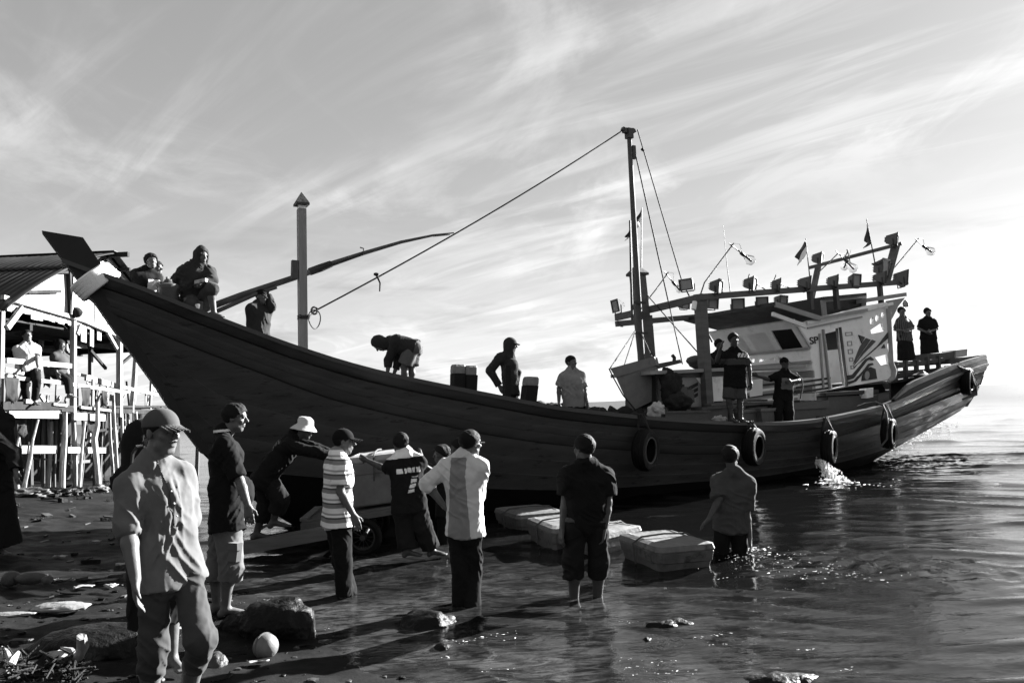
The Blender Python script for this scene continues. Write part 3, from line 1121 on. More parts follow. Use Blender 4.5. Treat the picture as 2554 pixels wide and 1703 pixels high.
    def hair(s, m=None, long=0.0, thick=0.017, fade=0.0, amp=0.009):
        F = s._headfield()
        M = s.HM
        n = nrm(s.HM[0] * 0.80 - s.HM[2] * 1.0)
        p = s.hp_(0.0, 0, -0.006 + fade)
        F.ell(s.hp_(-0.014, 0, 0.034), M, A(0.099, 0.080, 0.088) * s.sc + thick, 0.0, clip=(p, n))
        if long:
            F.ell(s.hp_(-0.045, 0, -0.03), M, A(0.07, 0.085, 0.10 + long) * s.sc, 0.03)
            F.ell(s.hp_(0.06, 0, -0.06), M, A(0.07, 0.062, 0.12) * s.sc, 0.012, sub=True)
        F.folds(amp, s.seed + 2, freq=(20, 20, 9))
        V, Q = F.mesh()
        return np_mesh('hair', V, Q, m or M_HAIR, s.root)

    def cap(s, m, brim=0.075, name='cap', m2=None, up=0.0):
        F = s._headfield()
        M = s.HM
        n = nrm(s.HM[0] * 0.10 - s.HM[2])
        F.ell(s.hp_(-0.012, 0, 0.036), M, A(0.104, 0.086, 0.096) * s.sc, 0.0, clip=(s.hp_(0, 0, 0.030), n))
        F.cone(s.hp_(-0.012, 0, 0.128), s.hp_(-0.012, 0, 0.133), 0.008, 0.008, 0.004)
        q = s.hp_(0.105, 0, 0.036 + up)
        # curved peak
        for t in np.linspace(-1, 1, 9):
            a = s.hp_(0.062, 0.066 * t, 0.042 - 0.010 * t * t)
            b = s.hp_(0.062 + 0.035 + brim * (1 - 0.45 * t * t), 0.058 * t, 0.020 + up - 0.016 * t * t)
            F.cone(a, b, 0.0075, 0.0055, 0.006)
        V, Q = F.mesh()
        return np_mesh(name, V, Q, m, s.root)

    def bucket(s, m):
        b = MB()
        pr = [(0.0, 0.128), (0.05, 0.126), (0.075, 0.116), (0.088, 0.09), (0.096, 0.045), (0.104, 0.028), (0.135, -0.002), (0.150, -0.018), (0.148, -0.022), (0.132, -0.008), (0.098, 0.02), (0.09, 0.04)]
        b.lathe([(r * s.sc, h * s.sc) for r, h in pr], s.hp_(-0.008, 0, 0.0), s.HM[2], 36)
        v = np.array(b.v); v += (vnoise(v * 22, 5)[:, None] - 0.5) * 0.012
        b.v = [tuple(p) for p in v]
        return b.build('bucket_hat', m, s.root, smooth=True)

    def hood(s, m, name='hood', peak=False):
        F = s._headfield()
        M = s.HM
        F.ell(s.hp_(-0.022, 0, 0.024), M, A(0.118, 0.104, 0.116) * s.sc, 0.02)
        F.ell(s.hp_(-0.03, 0, -0.06), M, A(0.088, 0.092, 0.11) * s.sc, 0.04)
        F.cone(s.hp_(-0.03, 0, -0.06), s.S - s.up * 0.02, 0.085 * s.sc, 0.115 * s.sc, 0.05)
        if peak:
            F.ell(s.hp_(-0.03, 0, 0.11), M, A(0.05, 0.04, 0.045) * s.sc, 0.05)
        F.ell(s.hp_(0.112, 0, -0.012), M, A(0.085, 0.062, 0.098) * s.sc, 0.012, sub=True)
        F.folds(0.008, s.seed + 6, freq=(18, 18, 10))
        V, Q = F.mesh()
        return np_mesh(name, V, Q, m, s.root)

    def veil(s, m):
        F = s.field([s.hc, s.S - s.up * 0.2], 0.30)
        M = s.HM
        F.ell(s.hp_(-0.012, 0, 0.024), M, A(0.112, 0.098, 0.108) * s.sc, 0.02)
        for j in (-0.6, 0, 0.6):
            F.cone(s.hp_(-0.02, 0.03 * j, -0.05), s.S - s.up * 0.16 + s.rt * 0.17 * j, 0.085, 0.125, 0.05)
        F.ell(s.hp_(0.112, 0, -0.01), M, A(0.06, 0.055, 0.085) * s.sc, 0.012, sub=True)
        F.folds(0.012, s.seed + 6, freq=(14, 14, 5))
        V, Q = F.mesh()
        return np_mesh('headscarf', V, Q, m, s.root)

    def print_on(s, src, name, m, test, lift=0.004):
        """a printed patch: the faces of a garment that pass test(a, h, fwd), lifted a few millimetres off the cloth"""
        me = src.data
        n = len(me.vertices)
        V = np.empty(n * 3, np.float32); me.vertices.foreach_get('co', V); V = V.reshape(-1, 3) + LOC[src.name]
        N = np.empty(n * 3, np.float32); me.vertices.foreach_get('normal', N); N = N.reshape(-1, 3)
        Fq = np.empty(len(me.polygons) * 4, np.int32); me.loops.foreach_get('vertex_index', Fq); Fq = Fq.reshape(-1, 4)
        cen = V[Fq].mean(1); fn = N[Fq].mean(1)
        d = cen - s.H
        ok = test(d @ s.rt / s.sc, d @ s.up / np.linalg.norm(s.S - s.H), fn @ s.fw, cen)
        Q = Fq[ok]
        if len(Q) == 0:
            return None
        u, inv = np.unique(Q, return_inverse=True)
        return np_mesh(name, V[u] + N[u] * lift, inv.reshape(-1, 4), m, s.root)

    def ring_cloth(s, name, m, a, b, r, n=20):
        return None


# ------------------------------------------------------------------ the fishing boat: centreline in plan, heights from the sheer
C0, C1 = A(-6.2, 10.6, 0), A(12.2, 21.5, 0)
BL = np.linalg.norm(C1 - C0)
BU = (C1 - C0) / BL                      # towards the stern
BN = A(BU[1], -BU[0], 0)                 # towards the beach
ZV = A(0, 0, 1)


def BP(s, w, z):
    return C0 + BU * s + BN * w + ZV * z


def on_w(px, py, w):
    return on_plane(px, py, C0 + BN * w, BN)


def on_s(px, py, s):
    return on_plane(px, py, C0 + BU * s, BU)


half = smooth_interp([-0.6, 0, 0.5, 1.2, 2.2, 4, 6, 8, 11, 14, 17, 20, 21.4], [0.02, 0.10, 0.32, 0.66, 1.05, 1.55, 1.98, 2.22, 2.35, 2.28, 2.08, 1.75, 1.55])
C_rail = smooth_interp([200, 284, 331, 402, 449, 519, 639, 741, 886, 1027, 1130, 1261, 1395, 1470, 1603, 1700, 1830, 1901, 1965, 2062, 2129, 2204, 2260, 2330, 2386, 2450, 2520],
                       [668, 698, 710, 742, 763, 786, 833, 869, 915, 948, 969, 994, 1019.6, 1027.6, 1042, 1049, 1056, 1057, 1055.5, 1045, 1031, 1014, 991, 959, 934, 912, 890])
C_w1 = smooth_interp([200, 279, 308, 639, 947, 1100, 1287, 1571, 1700, 1914, 2035, 2200, 2386, 2520], [738, 766, 775, 901, 1000, 1034, 1069, 1101, 1109, 1110, 1098, 1052, 980, 930])
C_w2 = smooth_interp([200, 293, 381, 639, 842, 1100, 1194, 1421, 1574, 1700, 2021, 2200, 2390, 2520], [752, 789, 827, 927, 1000, 1060, 1080, 1112, 1123, 1132, 1120, 1078, 1003, 950])
C_pt = smooth_interp([300, 520, 628, 1202, 1403, 1529, 1700, 1871, 2046, 2139, 2300, 2400, 2520], [1130, 1165, 1176, 1218, 1222, 1217, 1204, 1191, 1163, 1141, 1085, 1040, 985])
STEM = [(235, 751), (282, 819), (337, 892), (390, 965), (411, 998), (465, 1078), (505, 1130)]


def _plane_sz(px, py):
    P = on_w(px, py, 0)
    return float(np.dot(P - C0, BU)), float(P[2])


_st = [_plane_sz(*q) for q in STEM]
_ks = [q[0] for q in _st] + [2.6, 3.6, 5.0, 9, 13, 15, 16, 17, 17.8, 18.7, 20.2, 21.4]
_kz = [q[1] for q in _st] + [0.25, -0.35, -0.62, -0.8, -0.75, -0.55, -0.32, -0.07, 0.13, 0.33, 0.68, 0.98]
keelz = smooth_interp(_ks, _kz)


def rail_z(s):
    z = 2.0
    for _ in range(30):
        px, py = proj(BP(s, float(half(s)), z))
        e = float(C_rail(px)) - py
        z -= e * 0.006
    return z


_rs = np.linspace(-0.4, 21.4, 60)
_rz = np.array([rail_z(q) for q in _rs])
_rz[1:-1] = (_rz[:-2] + 2 * _rz[1:-1] + _rz[2:]) / 4
railz = smooth_interp(_rs, _rz)


def hull_w(s, z):
    zk, zr = float(keelz(s)), float(railz(s))
    t = min(1.0, max(0.0, (z - zk) / max(0.05, zr - zk)))
    p = float(np.interp(s, [0, 2, 5, 8, 14, 18, 21.4], [0.85, 0.8, 0.5, 0.34, 0.32, 0.32, 0.34]))
    return max(0.05, float(half(s)) * t ** p)


def curve_z(s, crv):
    """height on the near side of the hull where it meets a line seen in the photograph"""
    lo, hi = float(keelz(s)) + 0.02, float(railz(s))
    for _ in range(26):
        m = (lo + hi) / 2
        px, py = proj(BP(s, hull_w(s, m), m))
        if py > float(crv(px)):
            lo = m
        else:
            hi = m
    return (lo + hi) / 2


boat = thing('fishing_boat', 'long dark wooden fishing boat with high raked bow and white wheelhouse aft', 'boat', BP(10, 0, 0))
SS = np.concatenate([np.linspace(-0.25, 3, 22), np.linspace(3.25, 21.05, 62)])
ZR = np.array([float(railz(q)) for q in SS])
ZK = np.array([float(keelz(q)) for q in SS])
ZG = np.array([railz(q) - 0.17 if q > 0.5 else railz(q) - 0.17 for q in SS]).astype(float)
ZG = np.array([max(k + 0.03, g) for k, g in zip(ZK, ZG)])
Z1 = np.array([curve_z(q, C_w1) for q in SS])
Z2 = np.array([curve_z(q, C_w2) for q in SS])
ZP = np.array([curve_z(q, C_pt) for q in SS])
Z1 = np.minimum(Z1, ZG - 0.04); Z2 = np.minimum(Z2, Z1 - 0.03); ZP = np.minimum(ZP, Z2 - 0.05)
ZP = np.maximum(ZP, ZK + 0.01); Z2 = np.maximum(Z2, ZP + 0.005); Z1 = np.maximum(Z1, Z2 + 0.005); ZG = np.maximum(ZG, Z1 + 0.005)

# shell
for sg in (1, -1):
    G = []
    for q, zk, zr in zip(SS, ZK, ZR):
        col = []
        for t in (np.linspace(0, 1, 22) ** 1.6):
            z = zk + (zr - zk) * t
            col.append(BP(q, sg * (hull_w(q, z) - 0.004), z))
        G.append(col)
    MB().grid(G).build('hull', M_FOUL, boat, smooth=True)


def strake(za, zb, m, proud, sg=1, name='plank', s0=-9, s1=99, gap=0.006, lip=0.0):
    G = []
    for i, q in enumerate(SS):
        if q < s0 or q > s1 or zb[i] - za[i] < 0.012:
            continue
        a, b = za[i] + gap, zb[i] - gap
        wa, wb = hull_w(q, a), hull_w(q, b)
        mid = (a + b) / 2; wm = hull_w(q, mid)
        G.append([BP(q, sg * (wa - 0.01), a), BP(q, sg * (wa + proud * 0.8), a), BP(q, sg * (wa + proud), a + 0.01), BP(q, sg * (wm + proud + lip), mid),
                  BP(q, sg * (wb + proud), b - 0.01), BP(q, sg * (wb + proud * 0.8), b), BP(q, sg * (wb - 0.01), b)])
    if len(G) > 2:
        return MB().grid(G).build(name, m, boat, smooth=True)


for sg in (1, -1):
    strake(ZG, ZR - 0.002, M_GUN, 0.055, sg, 'gunwale_board')
    k = 2
    for j in range(k):
        strake(Z1 + (ZG - Z1) * j / k, Z1 + (ZG - Z1) * (j + 1) / k, M_HULL, 0.014, sg, gap=0.0015)
    strake(Z2, Z1, M_WALE, 0.05, sg, 'rubbing_wale', lip=0.008)
    k = 3
    for j in range(k):
        strake(ZP + (Z2 - ZP) * j / k, ZP + (Z2 - ZP) * (j + 1) / k, M_HULL, 0.014, sg, gap=0.0012)
# cap rail, deck
for sg in (1, -1):
    G = []
    for q, z in zip(SS, ZR):
        w = half(q)
        o, i_ = float(w) + 0.075, max(0.0, float(w) - 0.13)
        G.append([BP(q, sg * i_, z - 0.01), BP(q, sg * i_, z + 0.035), BP(q, sg * o, z + 0.035), BP(q, sg * o, z - 0.03), BP(q, sg * i_, z - 0.01)])
    MB().grid(G).build('cap_rail', M_GUN, boat)
DECKD = 0.62
deckz = lambda s: float(railz(s)) - DECKD
for j in range(14):
    G = []
    for q in SS:
        if q < 0.9:
            continue
        w = hull_w(q, deckz(q)) - 0.02
        a, b = -w + 2 * w * j / 14, -w + 2 * w * (j + 1) / 14
        G.append([BP(q, a + 0.004, deckz(q)), BP(q, b - 0.004, deckz(q))])
    MB().grid(G).build('deck_plank', M_DECK, boat)
# transom of heavy planks, ends standing proud
for j in range(5):
    q = 21.05
    za = float(keelz(q)) + (float(railz(q)) - float(keelz(q))) * j / 5
    zb = float(keelz(q)) + (float(railz(q)) - float(keelz(q))) * (j + 1) / 5 - 0.012
    wa, wb = hull_w(q, za + 0.04), hull_w(q, zb)
    e = 0.03 + 0.06 * (j % 2)
    MB().hexa([BP(q, -wa, za), BP(q + e, -wa, za), BP(q + e, wa, za), BP(q, wa, za), BP(q, -wb, zb), BP(q + e, -wb, zb), BP(q + e, wb, zb), BP(q, wb, zb)]).build('transom_plank', M_HULL, boat)

# stem: a thick raked timber with the bow horn above it
def cl(px, py, w=0.0):
    return on_w(px, py, w)


b = MB()
outer = [(190, 690), (211, 732)] + STEM[0:]
inner = [(250, 652), (262, 700), (300, 770), (346, 830), (367, 868), (399, 912), (446, 985), (480, 1040), (520, 1110), (545, 1150)]
loop = [cl(*q, 0.14) for q in outer] + [cl(*q, 0.14) for q in reversed(inner)]
b.plate(loop, -BN * 0.28).build('stem', M_STEM, boat)
# the dark band painted along the stem on the planking
b = MB()
horn = [(104, 575), (207, 592), (247, 652), (262, 690), (205, 715), (189, 690)]
b.plate([cl(*q, 0.12) for q in horn], -BN * 0.24).build('bow_horn', M_STEM, boat)
# pale rope wound round the neck of the bow: many turns side by side
a0, a1 = cl(186, 716), cl(262, 664)
b0, b1 = cl(214, 742), cl(290, 688)
for k in range(11):
    t = k / 10
    p, q = a0 + (b0 - a0) * t, a1 + (b1 - a1) * t
    c = (p + q) / 2; ax = (q - p) / 2
    L = np.linalg.norm(ax) * (1.13 + 0.02 * math.sin(k * 2.1)); ax = nrm(ax)
    path = []
    for j in range(29):
        th = 2 * math.pi * j / 28
        cx_, sx_ = math.cos(th), math.sin(th)
        path.append(c + ax * (L * np.sign(cx_) * abs(cx_)) + BN * (0.27 * np.sign(sx_) * abs(sx_)))
    MB().tube(path, 0.033, 6, cap=False).build('rope_turn', M_WRAP, boat, smooth=True)

# raised planks of the stern bulwark
up_ = [(2213, 1000), (2226, 979), (2294, 947), (2337, 918), (2410, 893), (2457, 884)]
for sg in (1, -1):
    for j in range(2):
        G = []
        for i, q in enumerate(np.linspace(15.9, 21.12, 16)):
            w = float(half(min(q, 21.4))) - 0.02
            z0 = float(railz(min(q, 21.4))) + 0.03
            hh = 0.27 * min(1.0, (q - 15.7) / 1.0) * (1.0 - 0.15 * (q - 16) / 5)
            a, b_ = z0 + hh * j / 2 + 0.004, z0 + hh * (j + 1) / 2 - 0.004
            th = 0.05 - 0.012 * j
            G.append([BP(q, sg * (w - 0.05), a), BP(q, sg * (w + th), a), BP(q, sg * (w + th - 0.008), b_), BP(q, sg * (w - 0.05), b_), BP(q, sg * (w - 0.05), a)])
        MB().grid(G).build('bulwark_plank', M_GUN if j else M_HULL, boat)
# broad rubbing strip low on the quarter
# bow post with pyramid cap
def post_pts(px0, py0, px1, py1, w):
    return on_w(px0, py0, w), on_w(px1, py1, w)


t, q = on_w(752, 522, 0), on_w(756, 905, 0)
axp = nrm(t - q)
MB().beam(q - axp * 0.9, t, 0.135, 0.13, BU).build('bow_post', M_POST, boat)
b = MB()
b.beam(t + axp * 0.003, t + axp * 0.055, 0.12, 0.115, BU, 0)
b.build('post_neck', M_WHITE, boat)
b = MB()
rr = 0.11
base = [t + axp * 0.06 + BU * x * rr + BN * y * rr for x, y in ((-1, -1), (1, -1), (1, 1), (-1, 1))]
mid = [p + axp * 0.035 for p in base]
b.hexa(base + mid)
b.add(mid + [t + axp * 0.30], [(0, 1, 4), (1, 2, 4), (2, 3, 4), (3, 0, 4)])
b.build('post_cap', M_CAPD, boat)
MB().beam(on_w(737, 695, 0.02) - BU * 0.02, on_w(735, 650, 0.02), 0.09, 0.10, BU).build('post_cleat', M_TIMB, boat)
for k in range(3):
    c = on_w(757, 787 + 4 * k, 0)
    pth = [c + BU * x * 0.078 + BN * y * 0.075 for x, y in ((-1, -1), (1, -1), (1, 1), (-1, 1), (-1, -1))]
    MB().tube(pth, 0.011, 6).build('lashing', M_ROPED, boat)

# timber bitts standing at the near rail
def bitt(pts, w, m1, m2, split):
    """pts: bottom-left, bottom-right, top-right, top-left pixels"""
    bl, br, tr, tl = [on_w(*q, w) for q in pts]
    dep = BN * -np.linalg.norm(br - bl) * 0.85
    o = MB(); l1, r1 = bl + (tl - bl) * split, br + (tr - br) * split
    o.hexa([bl, br, br + dep, bl + dep, l1, r1, r1 + dep, l1 + dep])
    po = o.build('mooring_post', m1, boat)
    c = MB(); ax_ = (tr + tl - bl - br) / 2; L = np.linalg.norm(ax_); ax_ = ax_ / L
    ctr = (l1 + r1) / 2 + dep / 2
    hx, hy = (r1 - l1) / 2 * 1.05, dep / 2 * 1.05
    hgt = L * (1 - split)
    prof = [(1.0, 0.003), (1.03, hgt * 0.35), (1.0, hgt * 0.8), (0.86, hgt)]
    vs, fs = [], []
    oct_ = [(-1, -.7), (-.7, -1), (.7, -1), (1, -.7), (1, .7), (.7, 1), (-.7, 1), (-1, .7)]
    for r_, h_ in prof:
        for x, y in oct_:
            vs.append(ctr + hx * x * r_ + hy * y * r_ + ax_ * h_)
    for i in range(3):
        for j in range(8):
            fs.append((i * 8 + j, i * 8 + (j + 1) % 8, i * 8 + 8 + (j + 1) % 8, i * 8 + 8 + j))
    fs += [tuple(range(7, -1, -1)), tuple(range(24, 32))]
    c.add(vs, fs)
    c.build('post_top', m2, po)


M_POSTW = mat('worn_post_head', 0.16, 0.7, 0.3, 8, 0.3, 0.25)
bitt([(1133, 990), (1160, 990), (1163, 909), (1134, 908)], float(half(4.9)) - 0.25, M_HUTD, M_POSTW, 0.72)
bitt([(1162, 995), (1189, 995), (1193, 912), (1165, 911)], float(half(5.0)) - 0.25, M_HUTD, M_POSTW, 0.72)
bitt([(1308, 1025), (1336, 1025), (1346, 940), (1318, 938)], float(half(6.1)) - 0.25, M_HUTD, M_POSTW, 0.74)
a_, b_ = on_w(1264, 1040, float(half(5.9)) - 0.15), on_w(1264, 912, float(half(5.9)) - 0.15)
MB().beam(a_, b_, 0.10, 0.10, BU).build('mooring_post', M_HUTD, boat)

# ---- mast and its post
mt, mb_ = on_w(1569, 335, 0.0), on_w(1600, 905, 0.0)
dm = nrm(mt - mb_)
MB().tube([mb_ - dm * 1.3, mb_, mb_ + (mt - mb_) * 0.5, mt], [0.085, 0.08, 0.062, 0.05], 12).build('mast', M_TIMB, boat, smooth=True)
b = MB()
for dx in (-0.19, 0.16):
    b.beam(mt + BU * dx * 0.2 + dm * 0.02, mt + BU * dx + dm * 0.10, 0.08, 0.09, BN)
b.beam(mt - dm * 0.1, mt + dm * 0.12, 0.14, 0.14, BU)
b.beam(mt - BU * 0.16 + dm * 0.06, mt + BU * 0.12 + dm * 0.09, 0.10, 0.10, dm)
b.build('mast_head', M_IRON, boat)
b = MB(); b.beam(mt - dm * 0.55 + BU * 0.1, mt - dm * 0.25 + BU * 0.1, 0.07, 0.09, BU); b.build('mast_block', M_IRON, boat)
pt, pb = on_w(1590, 688, -0.28), on_w(1613, 905, -0.28)
dp = nrm(pt - pb)
MB().beam(pb - dp * 1.3, pt, 0.27, 0.25, BU).build('mast_post', M_TIMBH, boat)
b = MB(); rr = 0.18
base = [pt + dp * 0.003 + BU * x * rr + BN * y * rr for x, y in ((-1, -1), (1, -1), (1, 1), (-1, 1))]
mid = [p + dp * 0.05 for p in base]
b.hexa(base + mid); b.add(mid + [pt + dp * 0.26], [(0, 1, 4), (1, 2, 4), (2, 3, 4), (3, 0, 4)])
b.build('post_cap', M_CAPD, boat)
for k, (ya, yb) in enumerate(((756, 0), (832, 0))):
    c = on_w(1583 + k * 5, ya, 0)
    MB().beam(c - BU * 0.16 + BN * 0.1, c + BU * 0.22 + BN * 0.1, 0.03, 0.05).build('mast_strap', M_IRON, boat)
# second spar lying along the mast
MB().tube([on_w(1571, 550, 0.12), on_w(1574, 700, 0.12), on_w(1577, 800, 0.12)], [0.02, 0.025, 0.03], 8).build('signal_staff', M_IRON, boat)

# ---- lamp gantry
WG = 1.28
fn_ = on_w(1744, 738, WG); fs_ = float(np.dot(fn_ - C0, BU))
near_line = [on_w(1733, 742, WG), on_w(2262, 703, WG)]
ff = on_w(1536, 790, -WG)
far_line = [on_w(1536, 793, -WG), on_w(1737, 781, -WG), on_w(2050, 752, -WG)]
MB().beam(near_line[0], near_line[1], 0.08, 0.125).build('lamp_beam', M_TIMBH, boat)
MB().beam(fn_ - ZV * 0.02 + BU * 0.09, ff - ZV * 0.02 + BU * 0.0, 0.08, 0.15).build('lamp_beam', M_TIMBH, boat)
MB().beam(far_line[0] - ZV * 0.14, far_line[2] - ZV * 0.12, 0.08, 0.13).build('lamp_beam', M_TIMBH, boat)
pa = on_w(1746, 742, WG - 0.1)
MB().beam(A(pa[0], pa[1], 0.9), pa - ZV * 0.003, 0.19, 0.19, BU).build('gantry_post', M_TIMBH, boat)
pc = on_w(1612, 785, -WG + 0.1)
MB().beam(A(pc[0] + 0.05, pc[1], 1.0), pc - ZV * 0.02, 0.2, 0.2, BU).build('gantry_post', M_TIMBH, boat)
b = MB(); b.tube([on_w(1730, 772, WG + .05), on_w(1733, 752, WG + .05)], 0.05, 8); b.build('lamp_socket', M_WHITE, boat)
MB().beam(on_w(1551, 800, -WG), on_w(1551, 815, -WG), 0.06, 0.06).build('beam_bracket', M_TIMBH, boat)
# rear frame
rn, rf = on_w(2250, 607, 1.2), on_w(2018, 668, -1.2)
MB().beam(rn, rf, 0.07, 0.085).build('rear_crossbar', M_TIMBH, boat)
MB().beam(on_w(2209, 705, 1.2), on_w(2234, 612, 1.2), 0.17, 0.12, BU).build('rear_stub', M_TIMBH, boat)
MB().beam(on_w(2024, 745, -1.2), on_w(2041, 663, -1.2), 0.12, 0.12, BU).build('rear_stub', M_TIMBH, boat)
MB().beam(on_w(2183, 657, 1.2), on_w(2219, 657, 1.2), 0.2, 0.04).build('lamp_shelf', M_TIMBH, boat)
for (px, y0) in ((2020, 735), (2085, 735), (2195, 725)):
    a_ = on_w(px, y0, WG - 0.05)
    MB().beam(a_ - ZV * 0.35, a_ + ZV * 0.15, 0.1, 0.1, BU).build('gantry_post', M_DARKP, boat)

# ---- wheelhouse
WS = 1.30
sp = lambda px, py, w=WS: on_w(px, py, w)
IN = -BN * 0.05
out2 = BN * 0.006


def ell_loop(px, py, rx, ry, ang, w=WS, n=16):
    r_ = []
    for k in range(n):
        t = 2 * math.pi * k / n
        x, y = rx * math.cos(t), ry * math.sin(t)
        r_.append(sp(px + x * math.cos(ang) - y * math.sin(ang), py + x * math.sin(ang) + y * math.cos(ang), w))
    return r_


wall = [(1988, 813), (2012, 800), (2161, 762), (2226, 751), (2220, 792), (2213, 862), (2223, 945), (2114, 964), (2072, 972), (2031, 978), (2028, 910), (2023, 869)]
door = [(2057, 822), (2095, 818), (2112, 961), (2076, 968)]
tri = [(2171, 823), (2199, 804), (2207, 826), (2173, 832)]
low = [(2182, 891), (2212, 883), (2216, 907), (2197, 911)]
holes = [[sp(*q) for q in door], [sp(*q) for q in tri], [sp(*q) for q in low], ell_loop(2174, 801, 4.6, 9, 0.05), ell_loop(2188, 793, 5.2, 9, 0.15), ell_loop(2202, 784, 4.4, 8, 0.2)]
MB().plate([sp(*q) for q in wall], IN, holes).build('wheelhouse_side', M_WHITE, boat)
# far wall of the wheelhouse, lower, with two openings to the light
MB().plate([sp(x, y, 0) - BN * WS for x, y in [(1990, 830), (2160, 780), (2215, 770), (2215, 950), (2035, 980)]], IN, [[sp(x, y, 0) - BN * WS for x, y in [(2050, 812), (2078, 806), (2080, 850), (2062, 838)]]]).build('wheelhouse_side', M_WHITE, boat)
for (px0, y0, y1) in ((2055, 821, 970), (2097, 816, 963)):
    a_, b_ = sp(px0 - 2, y0, WS + .03), sp(px0 + 15, y1, WS + .03)
    MB().beam(a_, b_, 0.045, 0.05, BN).build('door_post', M_GREY if px0 < 2080 else M_DARKP, boat)
MB().plate([sp(x, y, WS - 0.10) for x, y in [(2086, 818), (2096, 818), (2114, 962), (2104, 963)]], -BN * 0.03).build('open_door', M_TIMBH, boat)
dl = MB().plate([sp(x, y, WS + 0.012) for x, y in [(2099, 822), (2136, 818), (2153, 935), (2118, 941)]], -BN * 0.014).build('door_leaf', M_WHITE, boat)
for (x, y, w_, h_) in ((2117, 833, 9, 4.5), (2119, 857, 6, 6), (2121, 877, 6, 6), (2123, 897, 5, 5), (2126, 916, 4.5, 4.5)):
    fr_ = [(x - w_, y - h_), (x + w_, y - h_ - 1), (x + w_ + 1, y + h_ - 1), (x - w_ + 1, y + h_)]
    hole = [(x - w_ + 2, y - h_ + 2), (x + w_ - 2, y - h_ + 1), (x + w_ - 1, y + h_ - 3), (x - w_ + 3, y + h_ - 2)]
    MB().plate([sp(p_[0], p_[1], WS + 0.022) for p_ in fr_], -BN * 0.009, [[sp(p_[0], p_[1], WS + 0.022) for p_ in hole]]).build('door_panel', M_GREY, dl)
# painted fan and stepped bands
fan = [[(2142, 835), (2158, 841), (2150, 856)],
       [(2161, 843), (2172, 847), (2133, 904), (2128, 908), (2143, 869)],
       [(2176, 847), (2185, 851), (2154, 883), (2131, 911), (2130, 910)],
       [(2215, 829), (2216, 843), (2138, 910), (2132, 918), (2131, 915), (2190, 862)],
       [(2206, 858), (2209, 868), (2199, 868)],
       [(2114, 936), (2126, 934), (2160, 895), (2172, 889), (2181, 897), (2176, 899), (2170, 896), (2163, 900), (2130, 943), (2116, 948)],
       [(2117, 951), (2131, 948), (2160, 917), (2167, 907), (2176, 905), (2180, 909), (2170, 912), (2136, 951), (2118, 958)],
       [(2152, 935), (2160, 922), (2172, 915), (2184, 920), (2188, 944), (2150, 950)]]
for k, f_ in enumerate(fan):
    MB().plate([sp(x, y, WS + 0.024) for x, y in f_], -BN * 0.02).build('painted_band', M_TIMB if k in (1, 2) else M_BLACK, boat)
MB().plate(ell_loop(2163, 936, 6, 11, 0.1, WS + 0.032), -BN * 0.008).build('painted_spot', M_GREY, boat)
for k in range(3):
    y = 942 + k * 12
    MB().plate([sp(x, yy, WS + 0.008) for x, yy in [(1985, y + 10), (2072, y - 2), (2072, y + 3), (1985, y + 16)]], -BN * 0.007).build('painted_band', M_BLACK, boat)
MB().beam(sp(2044, 832, WS + .02), sp(2054, 968, WS + .02), 0.05, 0.03, BN).build('wall_batten', M_GREY, boat)
# lettering SP on the wall
cu = bpy.data.curves.new('letters', 'FONT'); cu.body = 'SP'; cu.extrude = 0.006; cu.size = 1.0; cu.offset = 0.012
to = bpy.data.objects.new('letters', cu); COL.objects.link(to)
bpy.context.view_layer.update()
me = bpy.data.meshes.new_from_object(to.evaluated_get(bpy.context.evaluated_depsgraph_get()))
bpy.data.objects.remove(to)
co = np.empty(len(me.vertices) * 3, np.float32); me.vertices.foreach_get('co', co); co = co.reshape(-1, 3)
lo, hi = co.min(0), co.max(0)
p00, p10, p01 = sp(2022, 859, WS + 0.014), sp(2043, 856, WS + 0.014), sp(2019, 841, WS + 0.014)
uv = (co - lo) / (hi - lo + 1e-9)
W_ = p00 + uv[:, :1] * (p10 - p00) + uv[:, 1:2] * (p01 - p00) - BN * 0.012 * (1 - uv[:, 2:3])
me.vertices.foreach_set('co', (W_ - LOC[boat.name]).astype(np.float32).ravel()); me.update()
me.materials.clear(); me.materials.append(M_BLACK)
lt = link_mesh('lettering', me, boat)

# curved white stern post of the wheelhouse
cv = [(2215, 770), (2217, 800), (2219, 830), (2221, 870), (2222, 905), (2229, 925), (2226, 942), (2216, 950)]
b = MB(); pts = [sp(x, y, WS + 0.02) for x, y in cv]
b.tube(pts, [0.075, 0.07, 0.065, 0.065, 0.075, 0.085, 0.075, 0.05], 8, flat=0.6); b.build('stern_post', M_GREY, boat, smooth=True)
MB().plate([sp(x, y, WS + .01) for x, y in [(2213, 750), (2258, 742), (2240, 765), (2228, 790), (2222, 800)]], -BN * 0.05).build('roof_bracket', M_GREY, boat)
# roofs
ra, rb = sp(2161, 744), sp(2261, 729)
b = MB(); wv = -BN * 2.6
b.hexa([ra - ZV * 0.10, rb - ZV * 0.10, rb - ZV * 0.10 + wv, ra - ZV * 0.10 + wv, ra, rb, rb + wv, ra + wv]); b.build('stern_roof', M_GREY, boat)
vn, va = on_w(1934, 762, 1.42), on_w(2046, 797, 1.42)
vz = -BN * 2.84
